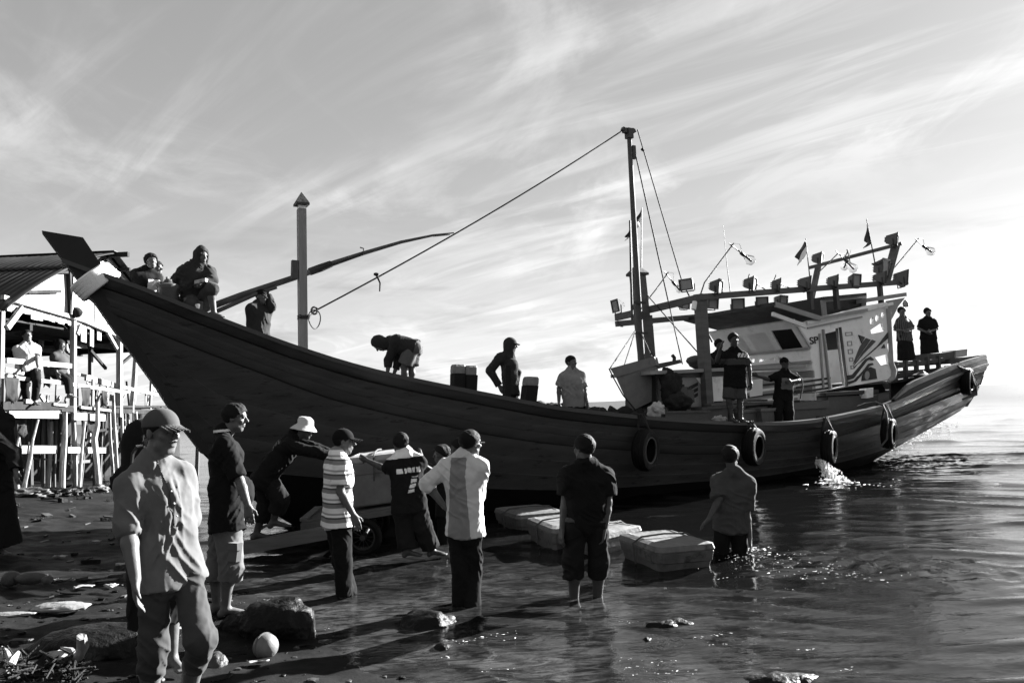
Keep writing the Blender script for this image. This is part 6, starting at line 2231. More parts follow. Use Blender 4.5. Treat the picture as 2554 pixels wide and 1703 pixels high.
rock('long grey stone right of the small one on the sand', 80, 1442, .3, .15, .09, .06, 31, M_STONE, .3, 3, 'stone', 'stone', 'stones on the sand')
rock('dull stone at the end of the stone row', 118, 1446, .3, .05, .06, .045, 33, M_STONE, .3, 3, 'stone', 'stone', 'stones on the sand')
c = on_z(663, 1640, .03)
fl = thing('float', 'round scuffed float on the wet sand by the domed rock', 'float', c)
bo_ = np_mesh('shell', *(lambda v, f: (v * A(.09, .09, .088) * (1 + .02 * (vnoise(v * 4, 3)[:, None] - .5)) + c + A(0, 0, .08), f))(*(lambda bm: (np.array([q.co[:] for q in bm.verts]), np.array([[q.index for q in p.verts] for p in bm.faces])))((lambda bm: (bmesh.ops.create_icosphere(bm, subdivisions=4, radius=1.0), bm)[1])(bmesh.new()))), M_BUOY, fl)
b = MB(); b.ring(c + A(0, 0, .08), (.8, -.5, .15), .0905, .006, 36, 6); b.build('seam', M_STYRO, fl, smooth=True)
lump('plastic_bag', 'flattened pale plastic bag on the sand at far left', 'plastic bag', 0, 0, 0, .24, .12, .035, M_BAG, 7, .4, 4, 'litter on the sand', at=on_z(150, 1512, .22))
lump('plastic_bag', 'grey smear of plastic at the left picture edge', 'plastic bag', 0, 0, 0, .18, .06, .02, M_BAG, 13, .4, 4, 'litter on the sand', at=on_z(28, 1532, .22))
for i, (px, py, sx, sy, a_, lab) in enumerate(((210, 1464, .085, .05, .3, 'torn white paper scrap lying between stones and man'), (277, 1463, .055, .045, -.4, 'crumpled white scrap just left of the man in cap'), (262, 1452, .11, .06, .2, 'grey rag beside the crumpled white scrap'), (237, 1352, .07, .035, .1, 'faint pale scrap on the dark upper sand'), (150, 1388, .09, .03, -.2, 'thin pale strip on the dark upper sand'), (440, 1573, .075, .04, .1, 'small pale carton between the legs of the man in cap'),
                                               (185, 1600, .10, .025, .2, 'short pale stick above the dark slab boulder'), (52, 1602, .08, .025, -.1, 'pale twig at the lower left sand'), (645, 1655, .07, .03, .3, 'pale flake on the sand beside the float'), (300, 1408, .05, .03, .5, 'pale scrap beside the dark skirt hem'))):
    z_ = .22
    for _ in range(6):
        q = on_z(px, py, z_); z_ = tz(q[0], q[1]) + .012
    b = MB(); n = 7
    G = [[q + A(math.cos(a_) * sx * (u / 3 - 1) - math.sin(a_) * sy * (v_ / 3 - 1), math.sin(a_) * sx * (u / 3 - 1) + math.cos(a_) * sy * (v_ / 3 - 1), .03 * vnoise(A(u * .7, v_ * .9, i * 3.1)))  for u in range(n)] for v_ in range(n)]
    b.grid(G); o = b.build('litter_scrap', M_PAPER if i not in (2, 7) else M_STONE, smooth=True)
    md = o.modifiers.new('thickness', 'SOLIDIFY'); md.thickness = .004
    tag(o, lab, 'litter', 'litter on the sand')
# bleached root and tangled netting at the lower left
dr = thing('driftwood', 'forked bleached driftwood root in front of the dark slab', 'driftwood', on_z(180, 1640, .15))
P = lambda px, py, z: on_z(px, py, z)
b = MB(); b.tube([P(205, 1585, .42), P(207, 1612, .33), P(200, 1632, .27), P(186, 1648, .22), P(176, 1664, .16)], [.022, .03, .035, .04, .03], 7); b.build('root', M_DRIFT, dr, smooth=True)
b = MB(); b.tube([P(188, 1645, .22), P(160, 1640, .25), P(138, 1632, .24), P(112, 1630, .2)], [.035, .03, .025, .015], 7); b.build('root', M_DRIFT, dr, smooth=True)
b = MB(); b.tube([P(190, 1640, .24), P(178, 1622, .28), P(150, 1618, .27)], [.025, .018, .008], 6); b.build('root', M_DRIFT, dr, smooth=True)
for q in dr.children:
    v = np.array([w.co[:] for w in q.data.vertices]); v += (np.stack([vnoise(v * 30, 40 + i) for i in range(3)], -1) - .5) * .03
    q.data.vertices.foreach_set('co', v.astype(np.float32).ravel()); q.data.update()
dr2 = thing('driftwood', 'pale splintered stick at the lower left corner', 'driftwood', on_z(30, 1660, .2))
b = MB(); b.tube([P(-10, 1690, .2), P(15, 1672, .24), P(28, 1650, .28), P(45, 1626, .30)], [.03, .035, .03, .012], 7); b.tube([P(28, 1650, .28), P(18, 1625, .3), P(5, 1612, .3)], [.02, .014, .006], 6); b.build('stick', M_DRIFT, dr2, smooth=True)
nt = MB(); rr = random.Random(3)
for k in range(90):
    px, py = rr.uniform(-30, 200), rr.uniform(1640, 1720)
    q = on_z(px, py, .14 + .10 * rr.random())
    pts = [q + A(rr.gauss(0, .07), rr.gauss(0, .07), rr.gauss(.02, .035)) for _ in range(5)]
    nt.tube(pts, .007, 5)
for k in range(14):
    q = on_z(rr.uniform(-20, 190), rr.uniform(1655, 1715), .10); nt.ball(q, (.14, .11, .08), 2)
o = nt.build('net_tangle', M_NET, smooth=True); tag(o, 'tangled dark netting and weed in the lower left corner', 'fishing net', kind='stuff')
# debris scattered over the upper beach
db = MB(); rr = random.Random(8)
for k in range(420):
    X_, Y_ = rr.uniform(-12, -2.6), rr.uniform(6.0, 20)
    if (X_ - .3) * -.84 + (Y_ - 3) * -.54 < .5:
        continue
    s_ = rr.uniform(.012, .05) * (1 + (Y_ > 12) * 1.2)
    a_ = rr.random() * 6.28
    q = A(X_, Y_, tz(X_, Y_) + s_ * .3)
    db.box(q, A(math.cos(a_), math.sin(a_), .2 * rr.random()) * s_ * rr.uniform(.8, 2.2), A(-math.sin(a_), math.cos(a_), .1) * s_ * rr.uniform(.3, .8), A(0, 0, 1) * s_ * rr.uniform(.15, .5), mi=0 if rr.random() < .7 else 1)
o = db.build('beach_debris', [M_ROCK, M_STONE]); o['kind'] = 'stuff'; tag(o, 'scattered weed and rubbish over the beach', 'debris')
# pebbles and weed strands over the near sand
pb = MB(); rr = random.Random(21)
for k in range(900):
    X_, Y_ = rr.uniform(-4.6, .9), rr.uniform(3.3, 8.5)
    d_ = (X_ - .3) * -.84 + (Y_ - 3) * -.54
    if d_ < -.5:
        continue
    s_ = .006 + .028 * rr.random() ** 3
    pb.ball(A(X_, Y_, tz(X_, Y_) + s_ * .25), (s_ * rr.uniform(.8, 1.6), s_ * rr.uniform(.7, 1.2), s_ * rr.uniform(.4, .8)), 1, mi=0 if rr.random() < .75 else 1)
for k in range(160):
    X_, Y_ = rr.uniform(-5, -.6), rr.uniform(3.4, 9)
    if (X_ - .3) * -.84 + (Y_ - 3) * -.54 < .1:
        continue
    a_ = rr.random() * 6.28; L_ = rr.uniform(.05, .22); pts = []
    for j in range(5):
        a_ += rr.gauss(0, .5); X_ += math.cos(a_) * L_ / 4; Y_ += math.sin(a_) * L_ / 4
        pts.append(A(X_, Y_, tz(X_, Y_) + .008 + .012 * rr.random()))
    pb.tube(pts, rr.uniform(.003, .008), 4, mi=0)
o = pb.build('pebbles', [M_ROCK, M_STONE], smooth=True); o['kind'] = 'stuff'; tag(o, 'pebbles and weed strands over the near wet sand', 'pebbles')
# rubbish heaps at the feet of the stilts
for i, (px, py, rx, m, lab) in enumerate(((62, 1222, .45, M_STONE, 'grey rubbish heap under the left stilts'), (160, 1262, .35, M_STONE, 'rubbish around the foot of the front stilt'), (240, 1250, .30, M_STONE, 'small heap at the foot of the crooked stilt'), (120, 1240, .5, M_ROCK, 'dark weed heap between the stilts'), (195, 1225, .3, M_ROCK, 'dark lump behind the front stilt'))):
    q = on_X(px, py, HX + .25); q[2] = tz(q[0], q[1]) + .03
    o = lump('rubbish_heap', lab, 'rubbish', 0, 0, 0, rx, rx * .7, .12, m, 50 + i, .6, 4, 'rubbish heaps under the house', at=q, freq=6)

# ------------------------------------------------------------------ white water
def spray(name, label, pts, m=M_FOAM, seed=1):
    rr = random.Random(seed); b = MB()
    for (c, sx, n, r0, r1) in pts:
        for k in range(n):
            q = np.asarray(c) + A(rr.gauss(0, sx[0]), rr.gauss(0, sx[1]), abs(rr.gauss(0, sx[2])))
            r_ = rr.uniform(r0, r1)
            e_ = rr.uniform(-.6, .5); ce, se = math.cos(e_), math.sin(e_)
            b.ball(q, (r_ * rr.uniform(.5, 4.0), r_ * rr.uniform(.4, 1.2), r_ * rr.uniform(.2, .6)), 1, rot=[[ce, -se, 0], [se, ce, 0], [0, 0, 1]])
    v = np.array(b.v); v += (np.stack([vnoise(v * 60, 60 + i) for i in range(3)], -1) - .5) * A(.02, .012, .006); b.v = [tuple(q) for q in v]
    o = b.build(name, m, smooth=True); o['kind'] = 'stuff'
    tag(o, label, 'foam')
    return o


w0 = on_w(2044, 1152, float(half(13)) - .05)
w1 = on_z(2085, 1206, 0.02)
jet = MB(); rr = random.Random(5)
for k in range(420):
    t = rr.random()
    s0 = w0 + A(rr.gauss(0, .025), rr.gauss(0, .02), rr.gauss(0, .03))
    q = s0 + (w1 - s0) * t + ZV * .30 * t * (1 - t)
    q = q + A(rr.gauss(0, .02 + .07 * t), rr.gauss(0, .02 + .05 * t), rr.gauss(0, .015 + .02 * t))
    r_ = rr.uniform(.008, .026)
    jet.ball(q, (r_ * rr.uniform(.6, 1.2), r_ * .8, r_ * rr.uniform(1.0, 2.4)), 1)
o = jet.build('water_jet', M_FOAM, smooth=True); o['kind'] = 'stuff'; tag(o, 'cooling water spouting from the hull into the sea', 'water jet')
foam_pts = [(w1, (.16, .1, .04), 160, .006, .024), (on_z(2120, 1212, .01), (.3, .15, .01), 90, .004, .016)]
spray('foam', 'white splash where the spouted water hits the sea', foam_pts, seed=2)
spray('foam', 'broken foam trailing from the wading man', [(on_z(1862, 1372, .01), (.14, .05, .012), 90, .002, .009), (on_z(1915, 1390, .03), (.22, .12, .02), 50, .002, .007), (on_z(1990, 1420, .04), (.3, .2, .02), 40, .002, .006), (on_z(2090, 1440, .03), (.28, .16, .02), 40, .002, .007), (on_z(1830, 1400, .01), (.3, .15, .01), 20, .002, .005)], seed=3)
spray('foam', 'foam washing along the boat quarter and stern', [(on_z(2160 + 22 * k, 1128 - 9.0 * k, .05), (.35, .4, .05), 90, .008, .035) for k in range(9)], seed=4)
spray('foam', 'bright flecks standing in for sun glints in the near shallows', [(on_z(px, py, .01), (.06, .02, .004), 7, .0015, .0045) for px, py in ((745, 1570), (800, 1570), (1180, 1592), (1150, 1600), (1265, 1580), (1280, 1592), (1110, 1640), (1255, 1670), (1568, 1550), (1735, 1592), (1785, 1606), (1790, 1582), (1570, 1645), (1578, 1665), (1612, 1680), (1712, 1678), (1670, 1647), (2125, 1670), (1945, 1470), (2005, 1620), (1830, 1440))], seed=6)  # white blobs added in place of sun glints on the ripples


# ------------------------------------------------------------------ people
def stripes_material(name, lo, hi, period, phase, duty=.5, mid=None, axis=2):
    m = bpy.data.materials.new(name); m.use_nodes = True
    w = NT(m.node_tree); out = w.n('ShaderNodeOutputMaterial'); p = w.n('ShaderNodeBsdfPrincipled'); w.link(p.outputs[0], out.inputs[0])
    tc = w.n('ShaderNodeTexCoord'); sep = w.n('ShaderNodeSeparateXYZ'); w.link(tc.outputs['Object'], sep.inputs[0])
    v = w.math('FRACT', w.math('ADD', w.math('DIVIDE', sep.outputs[axis], period), phase))
    pts = [(0, lo), (duty, hi)] if mid is None else mid
    w.link(w.ramp(v, pts, 'CONSTANT'), p.inputs['Base Color'])
    p.inputs['Roughness'].default_value = .85; p.inputs['Specular IOR Level'].default_value = .2
    return m


cloth = lambda n, v, var=.14: mat(n, v, .9, var, 9, .25, .03, dist=.006, sheen=min(.12, .02 + v))
M_POLO = cloth('grey_green_shirt_cloth', 0.1)
M_TROU = cloth('faded_work_trousers', 0.045)
M_BLKT = cloth('black_tshirt_cloth', 0.01)
M_DRKC = cloth('dark_cloth', 0.013)
M_DJEAN = cloth('dark_trouser_cloth', 0.012)
M_SHORT = cloth('pale_cargo_cloth', 0.1)
M_WSH = cloth('white_shirt_cloth', .50, .10)
M_GSH = cloth('grey_shirt_panel', 0.19)
M_HOOD = cloth('charcoal_hoodie', 0.03)
M_BROWN = cloth('mid_grey_cloth', 0.05)
M_LIGHTC = cloth('light_cloth', 0.4)
M_CAPG = cloth('faded_grey_cap', 0.06)
M_CAPB = cloth('black_cap', 0.009)
M_HATW = cloth('pale_hat_cloth', .42)
M_PRINT = cloth('pale_print', .55)
M_PRINTD = cloth('grey_print', 0.12)
g_boat, g_beach, g_hut = 'crew on the boat', 'men standing at the water edge', 'people in the stilt house'

# 1 the man in the foreground
p = Figure('man in grey shirt and peaked cap walking nearest the camera', Y=4.0, S=(384, 1172), H=(430, 1432), th=-38, head=(404, 1078), thh=-22, pitch=-4, sc=1.0, fat=.80,
           R_=[(318, 1318, -.20), (338, 1444, -.30), {'dir': A(.06, -.05, -1), 'palm': A(.8, .35, 0), 'curl': .5}], L_=[(474, 1292, .16), (462, 1392, .10)],
           RL=[(380, 1622, -.06), (376, 1790, .10)], LL=[(500, 1598, -.16), (462, 1768, .10)], hw=.078, sw=.138, group=g_beach, skin=M_SKIN)
p.body()
sh = p.shirt(M_POLO, long=True, sleeve=.14, hem=.055, off=.014, fold=.013, flare=.0, sleeve_off=.016)
p.trousers(M_TROU, to=1.32, off=.008, fold=.012, wide=.006, waist=.02)
p.hair(thick=.002, amp=.001); p.cap(M_CAPG, brim=.07)
p.print_on(sh, 'shirt_placket', M_POLO, lambda a, h, n, c: (np.abs(a + .012) < .018) & (h > .45) & (n > .25), .006)
b = MB(); b.tube([p.hp_(.083, -.028, -.050), p.hp_(.097, 0, -.044), p.hp_(.083, .028, -.050)], [.002, .0045, .002], 6); b.build('moustache', M_HAIR, p.root, smooth=True)
for k in range(3):
    q = p.H + p.up * (.30 + .065 * k) + p.fw * (.158 - .006 * k)
    b = MB(); b.ball(q, .006, 1); b.build('button', M_PRINT, p.root)
# woman behind him
p = Figure('woman in dark headscarf mostly hidden behind the man in cap', Y=4.85, S=(374, 1168), H=(398, 1350), th=-40, head=(356, 1092), thh=-30, sc=.93, group=g_beach)
p.arm['R'] = [on_Y(346, 1270, 4.85), on_Y(358, 1360, 4.8), {}]
p.body(); p.shirt(M_DRKC, long=True, hem=.2, off=.03, fold=.014, collar=False, name='tunic', sleeve=.95)
p.sarong(M_DRKC, drop=.5, flare=.0, name='skirt'); p.veil(M_DRKC)
b = MB(); b.tube([on_Y(328, 1160, 4.72), on_Y(331, 1132, 4.7), on_Y(342, 1114, 4.7), on_Y(356, 1112, 4.72)], .012, 6); b.build('bag_strap', M_BROWN, p.root, smooth=True)
# person cut by the left edge
p = Figure('dark robed person cut off by the left picture edge', ground=(-4, 1372), S=(-22, 1040), H=(-20, 1195), th=-20, head=(-24, 992), thh=0, sc=1.02, R_=[(34, 1130, -.1), (40, 1178, -.2)], group=g_beach)
p.body(); p.shirt(M_DRKC, long=True, hem=.15, off=.03, fold=.014, collar=False, name='tunic'); p.sarong(M_DRKC, drop=.80, flare=.06, name='skirt'); p.veil(M_DRKC)

# 3 man in cargo shorts
p = Figure('man in dark polo and cargo shorts facing the hull', ground=(560, 1512), S=(557, 1092), H=(566, 1292), th=22, head=(587, 1042), thh=4, pitch=-6, sc=1.0, fat=1.22,
           R_=[(598, 1198, -.20), (619, 1262, -.26), {'curl': .55, 'dir': A(.12, -.1, -1)}], L_=[(560, 1190, .25), (592, 1262, .30)],
           RL=[(578, 1418, -.08), (563, 1516, -.06)], LL=[(546, 1415, .10), (540, 1508, .12)], sw=.165, hw=.085, group=g_beach)
p.body(belly=.05)
sh = p.shirt(M_BLKT, sleeve=.92, hem=.09, off=.018, fold=.012, belly=.055, sleeve_off=.022)
tr = p.trousers(M_SHORT, to=1.28, off=.028, fold=.014, wide=.028, waist=.05)
p.print_on(sh, 'collar_trim', M_PRINT, lambda a, h, n, c: (h > 1.075) & (h < 1.105), .003)
q = on_Y(584, 1376, p.Y - .19)
b = MB(); b.box(q, A(.055, -.03, 0), A(.012, .02, 0), A(.01, 0, .075)); b.box(q + A(.004, -.012, .05), A(.058, -.032, 0), A(.012, .02, 0), A(0, 0, .03)); b.build('cargo_pocket', M_SHORT, p.root)
p.hair(thick=.010)

# 4 man in bucket hat leaning on the trailer
p = Figure('man in pale bucket hat bending over the trailer', Y=8.95, S=(728, 1095), H=(662, 1188), th=14, head=(760, 1068), thh=10, pitch=-12, sc=1.08, fat=1.15,
           R_=[(790, 1128, -.24), (836, 1142, -.16)], L_=[(792, 1118, .2), (838, 1136, .25)], RL=[(700, 1245, -.1), (682, 1300, -.05)], LL=[(664, 1262, .1), (640, 1330, .1)], group=g_beach, skin=M_SKIN_D)
p.body(); sh = p.shirt(M_BLKT, sleeve=1.0, long=True, hem=.1, off=.016, fold=.012)
p.trousers(M_DRKC, to=1.55, off=.03, fold=.012, wide=.02); p.hair(thick=.002, amp=.001); p.bucket(M_HATW)
p.print_on(sh, 'back_print', M_PRINTD, lambda a, h, n, c: (n < -.2) & (h > .62) & (h < .86) & (np.abs(a) < .12) & (np.sin(h * 95) + np.sin(a * 120 + h * 30) * .7 > -.1), .005)

# 5 striped shirt
M_STRIPE = stripes_material('striped_shirt_cloth', .10, .70, .135, .30, mid=[(0, .72), (.34, .20), (.60, .07), (.72, .72), (.86, .30)])
p = Figure('man in broad striped T-shirt and black peaked cap', ground=(866, 1488), S=(842, 1146), H=(842, 1298), th=30, head=(858, 1102), thh=12, pitch=-4, sc=1.0, fat=1.0,
           R_=[(849, 1226, -.18), (882, 1284, -.22), {'curl': .6, 'dir': A(.32, -.1, -1)}], L_=[(866, 1218, .2), (862, 1280, .24)],
           RL=[(857, 1400, -.04), (858, 1488, -.02)], LL=[(850, 1398, .06), (872, 1486, .08)], group=g_beach, skin=M_SKIN)
p.body(); p.shirt(M_STRIPE, sleeve=.72, hem=.05, off=.022, fold=.010, sleeve_off=.030)
p.trousers(M_DJEAN, to=1.95, off=.02, fold=.010, wide=.008); p.hair(thick=.002, amp=.001); p.cap(M_CAPB, brim=.08)

# 6 man pushing the box
p = Figure('man with white back print pushing the box on the trailer', Y=8.75, S=(1010, 1142), H=(1022, 1262), th=112, head=(998, 1106), thh=120, sc=.98,
           L_=[(962, 1170, .05), (914, 1147, .22)], R_=[(1052, 1160, .25), (1050, 1134, .5)], LL=[(1008, 1318, .02), (1016, 1374, .0)], RL=[(1056, 1318, .05), (1078, 1372, .1)], fr=10, group=g_beach, skin=M_SKIN_D)
p.body(); sh = p.shirt(M_BLKT, sleeve=.85, hem=.06, off=.024, fold=.014)
p.trousers(M_BROWN if False else M_DRKC, to=1.86, off=.03, fold=.016, wide=.035); p.hair(thick=.016)
tst = lambda a, h, n, c: (n < -.25) & (((h > .70) & (h < .80) & (np.abs(a) < .14) & (np.sin(a * 130) + .6 * np.sin(a * 57 + 1) > -.7)) | ((h > .30) & (h < .62) & (np.abs(a - .03 - (h - .45) * .22) < .035) & (np.sin(h * 62) > -.55)))
p.print_on(sh, 'back_print', M_PRINT, tst, .005)
p.print_on(sh, 'collar_trim', M_PRINT, lambda a, h, n, c: (h > 1.01) & (n < .3), .004)

# 7, 8 two men by the hull
p = Figure('man by the hull stretching an arm to the box, mostly hidden', Y=9.9, S=(1108, 1163), H=(1110, 1270), th=180, head=(1100, 1134), thh=200, sc=1.0, R_=[(1080, 1168, .1), (1056, 1152, .0)], L_=[(1085, 1180, -.25), (1058, 1160, -.35)], group=g_beach, skin=M_SKIN_D)
p.body(); p.shirt(M_DRKC, hem=.08, off=.02); p.trousers(M_DJEAN, to=1.5); p.hair()
p = Figure('second man by the hull, only his dark hair showing', Y=10.2, S=(1144, 1150), H=(1146, 1258), th=170, head=(1142, 1118), thh=180, sc=1.02, group=g_beach, skin=M_SKIN_D)
p.body(); p.shirt(M_DRKC, hem=.08, off=.02); p.trousers(M_DJEAN, to=1.5); p.hair()

# 9 white shirt, hand on hip
p = Figure('man in white shirt with grey back panel, hand on hip', ground=(1160, 1528), S=(1156, 1150), H=(1160, 1328), th=70, head=(1174, 1106), thh=38, pitch=-3, sc=1.0, fat=.84,
           L_=[(1064, 1206, .02), (1108, 1262, .02), {'dir': A(.6, .1, -.5), 'curl': .3}], R_=[(1190, 1238, .04), (1180, 1290, -.08), {'dir': A(-.1, 0, -1)}],
           LL=[(1148, 1428, .02), (1148, 1520, .05)], RL=[(1180, 1426, .05), (1178, 1526, -.04)], sw=.165, group=g_beach, fr=60)
p.body()
sh = p.shirt([M_WSH, M_GSH], sleeve=.30, long=True, hem=.03, off=.020, fold=.012, zones=lambda a, h, f: ((f < .03) & (np.abs(a + .015) < .075 + .05 * np.clip(.8 - h, 0, 1)) & (h < 1.06)).astype(int))
p.trousers(M_DJEAN, to=1.97, off=.012, fold=.012, wide=.012); p.hair(thick=.008)
b = MB()
for y in (-.036, .036):
    c_ = p.hp_(.112, y, .006)
    b.tube([c_ + (p.HM[1] * math.cos(t) * .026 + p.HM[2] * math.sin(t) * .018) for t in np.linspace(0, 6.283, 17)], .003, 5)
b.tube([p.hp_(.112, .06, .01), p.hp_(.05, .082, .012), p.hp_(-.01, .083, .008)], .003, 5); b.tube([p.hp_(.112, -.06, .01), p.hp_(.05, -.082, .012), p.hp_(-.01, -.083, .008)], .003, 5); b.tube([p.hp_(.113, -.012, .01), p.hp_(.113, .012, .01)], .003, 5)
b.build('spectacles', M_BLACK, p.root)

# 10 black T-shirt man
p = Figure('stocky man in black T-shirt standing knee deep, back turned', ground=(1460, 1535), S=(1463, 1172), H=(1462, 1310), th=98, head=(1456, 1118), thh=135, sc=1.02, fat=.98,
           L_=[(1410, 1250, -.02), (1402, 1318, -.06), {'curl': .7}], R_=[(1516, 1252, .0), (1508, 1320, -.05), {'curl': .7}],
           LL=[(1431, 1402, -.02), (1432, 1520, .0)], RL=[(1492, 1402, -.02), (1490, 1520, .02)], sw=.178, hw=.10, fr=95, group=g_beach, skin=M_SKIN_D)
p.body(); p.shirt(M_BLKT, sleeve=.72, hem=.0, off=.022, fold=.014, sleeve_off=.030, collar=False)
tr = p.trousers(M_DJEAN, to=1.30, off=.024, fold=.016, wide=.018, waist=.02); p.hair(thick=.007)
p.print_on(tr, 'waistband', M_BROWN, lambda a, h, n, c: (h > .085) & (h < .16), .004)

# 11 wading man
p = Figure('wading man in thigh deep water pulling the nearest floating box', ground=(1820, 1478), S=(1829, 1190), H=(1822, 1312), th=80, head=(1822, 1140), thh=60, sc=1.02, fat=.86,
           L_=[(1794, 1244, -.08), (1768, 1294, -.16), {'dir': A(-.7, -.2, -.5)}], R_=[(1862, 1276, -.02), (1870, 1342, -.08)],
           LL=[(1798, 1392, .0), (1798, 1468, .02)], RL=[(1846, 1392, .0), (1846, 1468, .02)], sw=.165, group=g_beach, skin=M_SKIN_D)
p.body(); p.shirt(M_BROWN, sleeve=.92, hem=.05, off=.024, fold=.015, collar=False, sleeve_off=.034); p.trousers(M_BLKT, to=1.1, off=.02, fold=.01, wide=.02, waist=.0); p.hair(thick=.016)

# ---- crew
p = Figure('young man in black T-shirt leaning on the bow rail', Y=11.4, S=(366, 680), H=(358, 762), th=-40, head=(377, 652), thh=-45, sc=1.0, R_=[(346, 715, -.1), (384, 738, -.25)], L_=[(398, 716, -.05), (408, 736, -.2)], group=g_boat)
p.body(); sh = p.shirt(M_BLKT, sleeve=.8, hem=.05, off=.02, collar=False); p.trousers(M_DJEAN); p.hair(thick=.018)
p.print_on(sh, 'chest_print', M_PRINT, lambda a, h, n, c: (n > .4) & (h > .38) & (h < .78) & (a > -.12) & (a < .03), .005)
p = Figure('person crouching half hidden behind the man at the bow', Y=11.9, S=(390, 694), H=(380, 762), th=-20, head=(391, 670), thh=-10, sc=.95, group=g_boat)
p.body(); p.shirt(M_BROWN, hem=.05, off=.02); p.trousers(M_DJEAN); p.hair(long=.04)
p = Figure('hooded man sitting on the bow rail with one leg over', Y=11.15, S=(491, 668), H=(492, 752), th=-58, head=(503, 640), thh=-38, pitch=-8, sc=1.06, fat=1.1, R_=[(440, 700, -.02), (438, 744, .0)], L_=[(530, 700, -.12), (508, 708, -.28)],
           LL=[(528, 722, -.30), (534, 782, -.26)], RL=[(478, 760, -.3), (474, 800, -.25)], fr=-20, group=g_boat)
p.body(); p.shirt(M_HOOD, long=True, sleeve=.95, hem=.05, off=.035, fold=.016, collar=False, name='hoodie'); p.trousers(M_BROWN, to=1.1, off=.03, wide=.02); p.hood(M_HOOD, peak=True)
b = MB(); b.box(on_Y(502, 702, 10.85), A(.09, -.02, .01), A(0, .05, 0), A(0, 0, .025)); b.build('held_cloth', M_LIGHTC, p.root)
p = Figure('dark jacketed man in knit cap with hand raised to head', Y=12.0, S=(645, 766), H=(645, 838), th=-25, head=(652, 741), thh=-20, sc=1.0, L_=[(677, 766, .06), (668, 734, .10)], R_=[(628, 805, -.1), (632, 842, -.2)], group=g_boat)
p.body(); p.shirt(M_HOOD, long=True, sleeve=.95, hem=.12, off=.03, fold=.014, name='jacket'); p.trousers(M_DJEAN); p.cap(M_CAPB, brim=.0, name='knit_cap')
p = Figure('man in pale shorts bending double at the rail', Y=12.05, S=(982, 852), H=(1032, 868), th=184, head=(946, 858), thh=196, pitch=-62, sc=1.04, L_=[(970, 898, -.02), (966, 934, -.05)], R_=[(992, 906, .1), (982, 934, .08)],
           RL=[(1026, 918, .05), (1024, 960, .05)], LL=[(1008, 916, -.05), (1004, 958, -.05)], hz=None, group=g_boat)
p.body(); p.shirt(M_HOOD, long=True, sleeve=.5, hem=.05, off=.025, fold=.012, collar=False, name='hoodie'); p.trousers(M_SHORT, to=.85, off=.03, waist=.08, wide=.02); p.hood(M_HOOD)
p = Figure('man in dark hoodie and peaked cap standing with hand on hip', Y=12.9, S=(1268, 890), H=(1274, 972), th=15, head=(1275, 861), thh=0, pitch=-6, sc=1.03, fat=.98, R_=[(1222, 924, -.05), (1245, 962, -.06)], L_=[(1290, 930, .2), (1284, 962, .15)],
           RL=[(1272, 1030, -.1), (1270, 1078, -.1)], LL=[(1290, 1030, .08), (1290, 1078, .1)], sw=.16, group=g_boat)
p.arm['R'][0] = on_Y(1222, 924, 12.85)
p.sh['R'] = on_Y(1247, 893, 12.8)
p.body(); p.shirt(M_HOOD, long=True, sleeve=.98, hem=.1, off=.026, fold=.012, collar=False, name='hoodie'); p.trousers(M_DRKC, off=.03, wide=.02); p.hood(M_HOOD); p.cap(M_CAPB, brim=.06)
p = Figure('man in grey polo shirt standing amidships', Y=13.0, S=(1426, 930), H=(1432, 1010), th=-75, head=(1425, 904), thh=-40, sc=1.02, fat=1.05, R_=[(1394, 968, -.02), (1394, 1002, -.08)], L_=[(1458, 972, .02), (1464, 1004, -.05)], group=g_boat)
p.body(); p.shirt(M_GSH, sleeve=.82, hem=.0, off=.022, fold=.012, sleeve_off=.030); p.trousers(M_DJEAN, waist=.0); p.hair(thick=.008)
p = Figure('man in printed jersey and shorts standing on the rail', Y=14.0, S=(1831, 880), H=(1833, 960), th=-85, head=(1830, 847), thh=-80, sc=1.04, fat=1.0, R_=[(1788, 900, -.1), (1797, 868, -.25)], L_=[(1868, 912, .0), (1872, 952, -.06)],
           RL=[(1818, 1000, -.04), (1826, 1044, .0)], LL=[(1846, 1000, .0), (1848, 1044, .04)], sw=.165, fr=-70, group=g_boat, skin=M_SKIN_D)
p.body(); sh = p.shirt(M_BLKT, sleeve=.9, hem=.05, off=.024, fold=.012, sleeve_off=.03); p.trousers(M_BROWN, to=.88, off=.03, wide=.02, waist=.0); p.hair(thick=.014)
p.print_on(sh, 'chest_band', M_BROWN, lambda a, h, n, c: (h > .62) & (h < .80) & (n > -.2), .005)
p.print_on(sh, 'shoulder_print', M_PRINT, lambda a, h, n, c: (h > .84) & (h < .98) & (n > .1) & (a < -.02) & (np.sin(a * 90 + h * 40) > -.5), .006)
p = Figure('crewman half hidden behind the man on the rail', Y=16.2, S=(1793, 884), H=(1795, 955), th=-90, head=(1793, 860), thh=-80, sc=1.0, R_=[(1778, 905, -.1), (1768, 884, -.2)], group=g_boat, skin=M_SKIN_D)
p.body(); p.shirt(M_DRKC, hem=.05, off=.02); p.trousers(M_DJEAN); p.hair()
p = Figure('crewman in dark printed T-shirt sitting before the trunk cabin', Y=15.45, S=(1957, 932), H=(1954, 992), th=-80, head=(1957, 906), thh=-70, sc=1.0, R_=[(1916, 946, -.05), (1890, 938, .02)], L_=[(1996, 948, .0), (1972, 952, -.22)],
           RL=[(1938, 1028, -.12), (1938, 1066, -.12)], LL=[(1968, 1028, -.12), (1968, 1066, -.12)], fr=-80, group=g_boat, skin=M_SKIN_D)
p.body(); sh = p.shirt(M_BLKT, sleeve=.85, hem=.05, off=.024, fold=.012); p.trousers(M_BLKT, to=1.6, off=.03, wide=.02); p.hair(thick=.002, amp=.001); p.cap(M_CAPB, brim=.05)
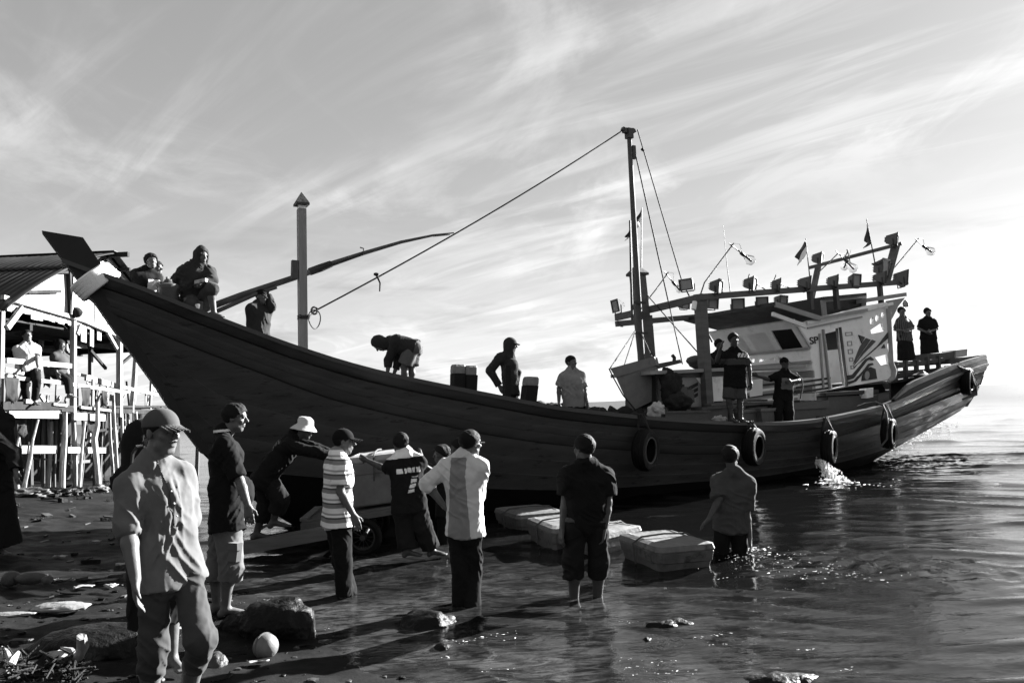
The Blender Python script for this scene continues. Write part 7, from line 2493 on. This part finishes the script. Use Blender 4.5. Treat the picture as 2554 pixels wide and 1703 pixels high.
p.print_on(sh, 'chest_print', M_PRINTD, lambda a, h, n, c: (h > .35) & (h < .80) & (n > .3) & (np.abs(a) < .13), .006)
b = MB(); b.tube([on_Y(1985, 930, 15.2), on_Y(2000, 945, 15.15), on_Y(2002, 965, 15.15), on_Y(1996, 995, 15.15)], .016, 6); b.build('coiled_line', M_ROPE, p.root, smooth=True)
M_STRP = stripes_material('fine_striped_cloth', .03, .09, .05, 0, axis=0)
p = Figure('man in striped shirt and sarong standing nearer the wheelhouse at stern', Y=20.2, S=(2252, 796), H=(2256, 842), th=-60, head=(2249, 777), thh=-100, sc=1.06, fat=1.1, R_=[(2232, 822, -.05), (2256, 826, -.25)], L_=[(2277, 818, .0), (2258, 824, -.25)],
           RL=[(2255, 876, -.02), (2257, 906, .0)], LL=[(2272, 876, .02), (2282, 904, .03)], group=g_boat)
p.body(); p.shirt(M_STRP, sleeve=.9, hem=.1, off=.03, fold=.012); p.sarong(M_DRKC, drop=.62, flare=.03); p.hair()
p = Figure('man in dark T-shirt and sarong alone at the far stern', Y=20.8, S=(2314, 798), H=(2316, 842), th=-90, head=(2314, 779), thh=-90, sc=1.02, fat=1.05, R_=[(2291, 820, -.02), (2310, 828, -.22)], L_=[(2337, 820, .0), (2320, 826, -.25)],
           RL=[(2308, 876, .0), (2308, 902, .0)], LL=[(2328, 876, .0), (2332, 900, .0)], group=g_boat)
p.body(); p.shirt(M_DRKC, sleeve=.85, hem=.05, off=.026, fold=.012); p.sarong(M_DRKC, drop=.62, flare=.02); p.hair()
# ---- people in the stilt house
p = Figure('man in pale shirt leaning at the stilt house rail', Y=16.1, S=(68, 864), H=(72, 918), th=-35, head=(67, 838), thh=-30, pitch=12, sc=1.12, fat=1.15, R_=[(44, 892, -.1), (50, 912, -.2)], L_=[(92, 890, .0), (94, 912, -.2)], RL=[(62, 962, .0), (66, 1004, .05)], LL=[(92, 950, -.05), (86, 1002, .05)], group=g_hut)
p.body(); p.shirt(M_LIGHTC, sleeve=.9, hem=.0, off=.03, fold=.016); p.trousers(M_DJEAN, waist=.0); p.hair(thick=.006)
p = Figure('woman with dark hair sitting inside the stilt house', Y=17.4, S=(149, 884), H=(146, 932), th=-10, head=(151, 862), thh=0, sc=1.05, R_=[(134, 905, -.15), (142, 930, -.2)], RL=[(168, 948, -.1), (172, 985, -.1)], LL=[(172, 945, .1), (176, 985, .1)], group=g_hut)
p.body(); p.shirt(M_BROWN, sleeve=.9, hem=.05, off=.025); p.trousers(M_DRKC); p.hair(long=.05)
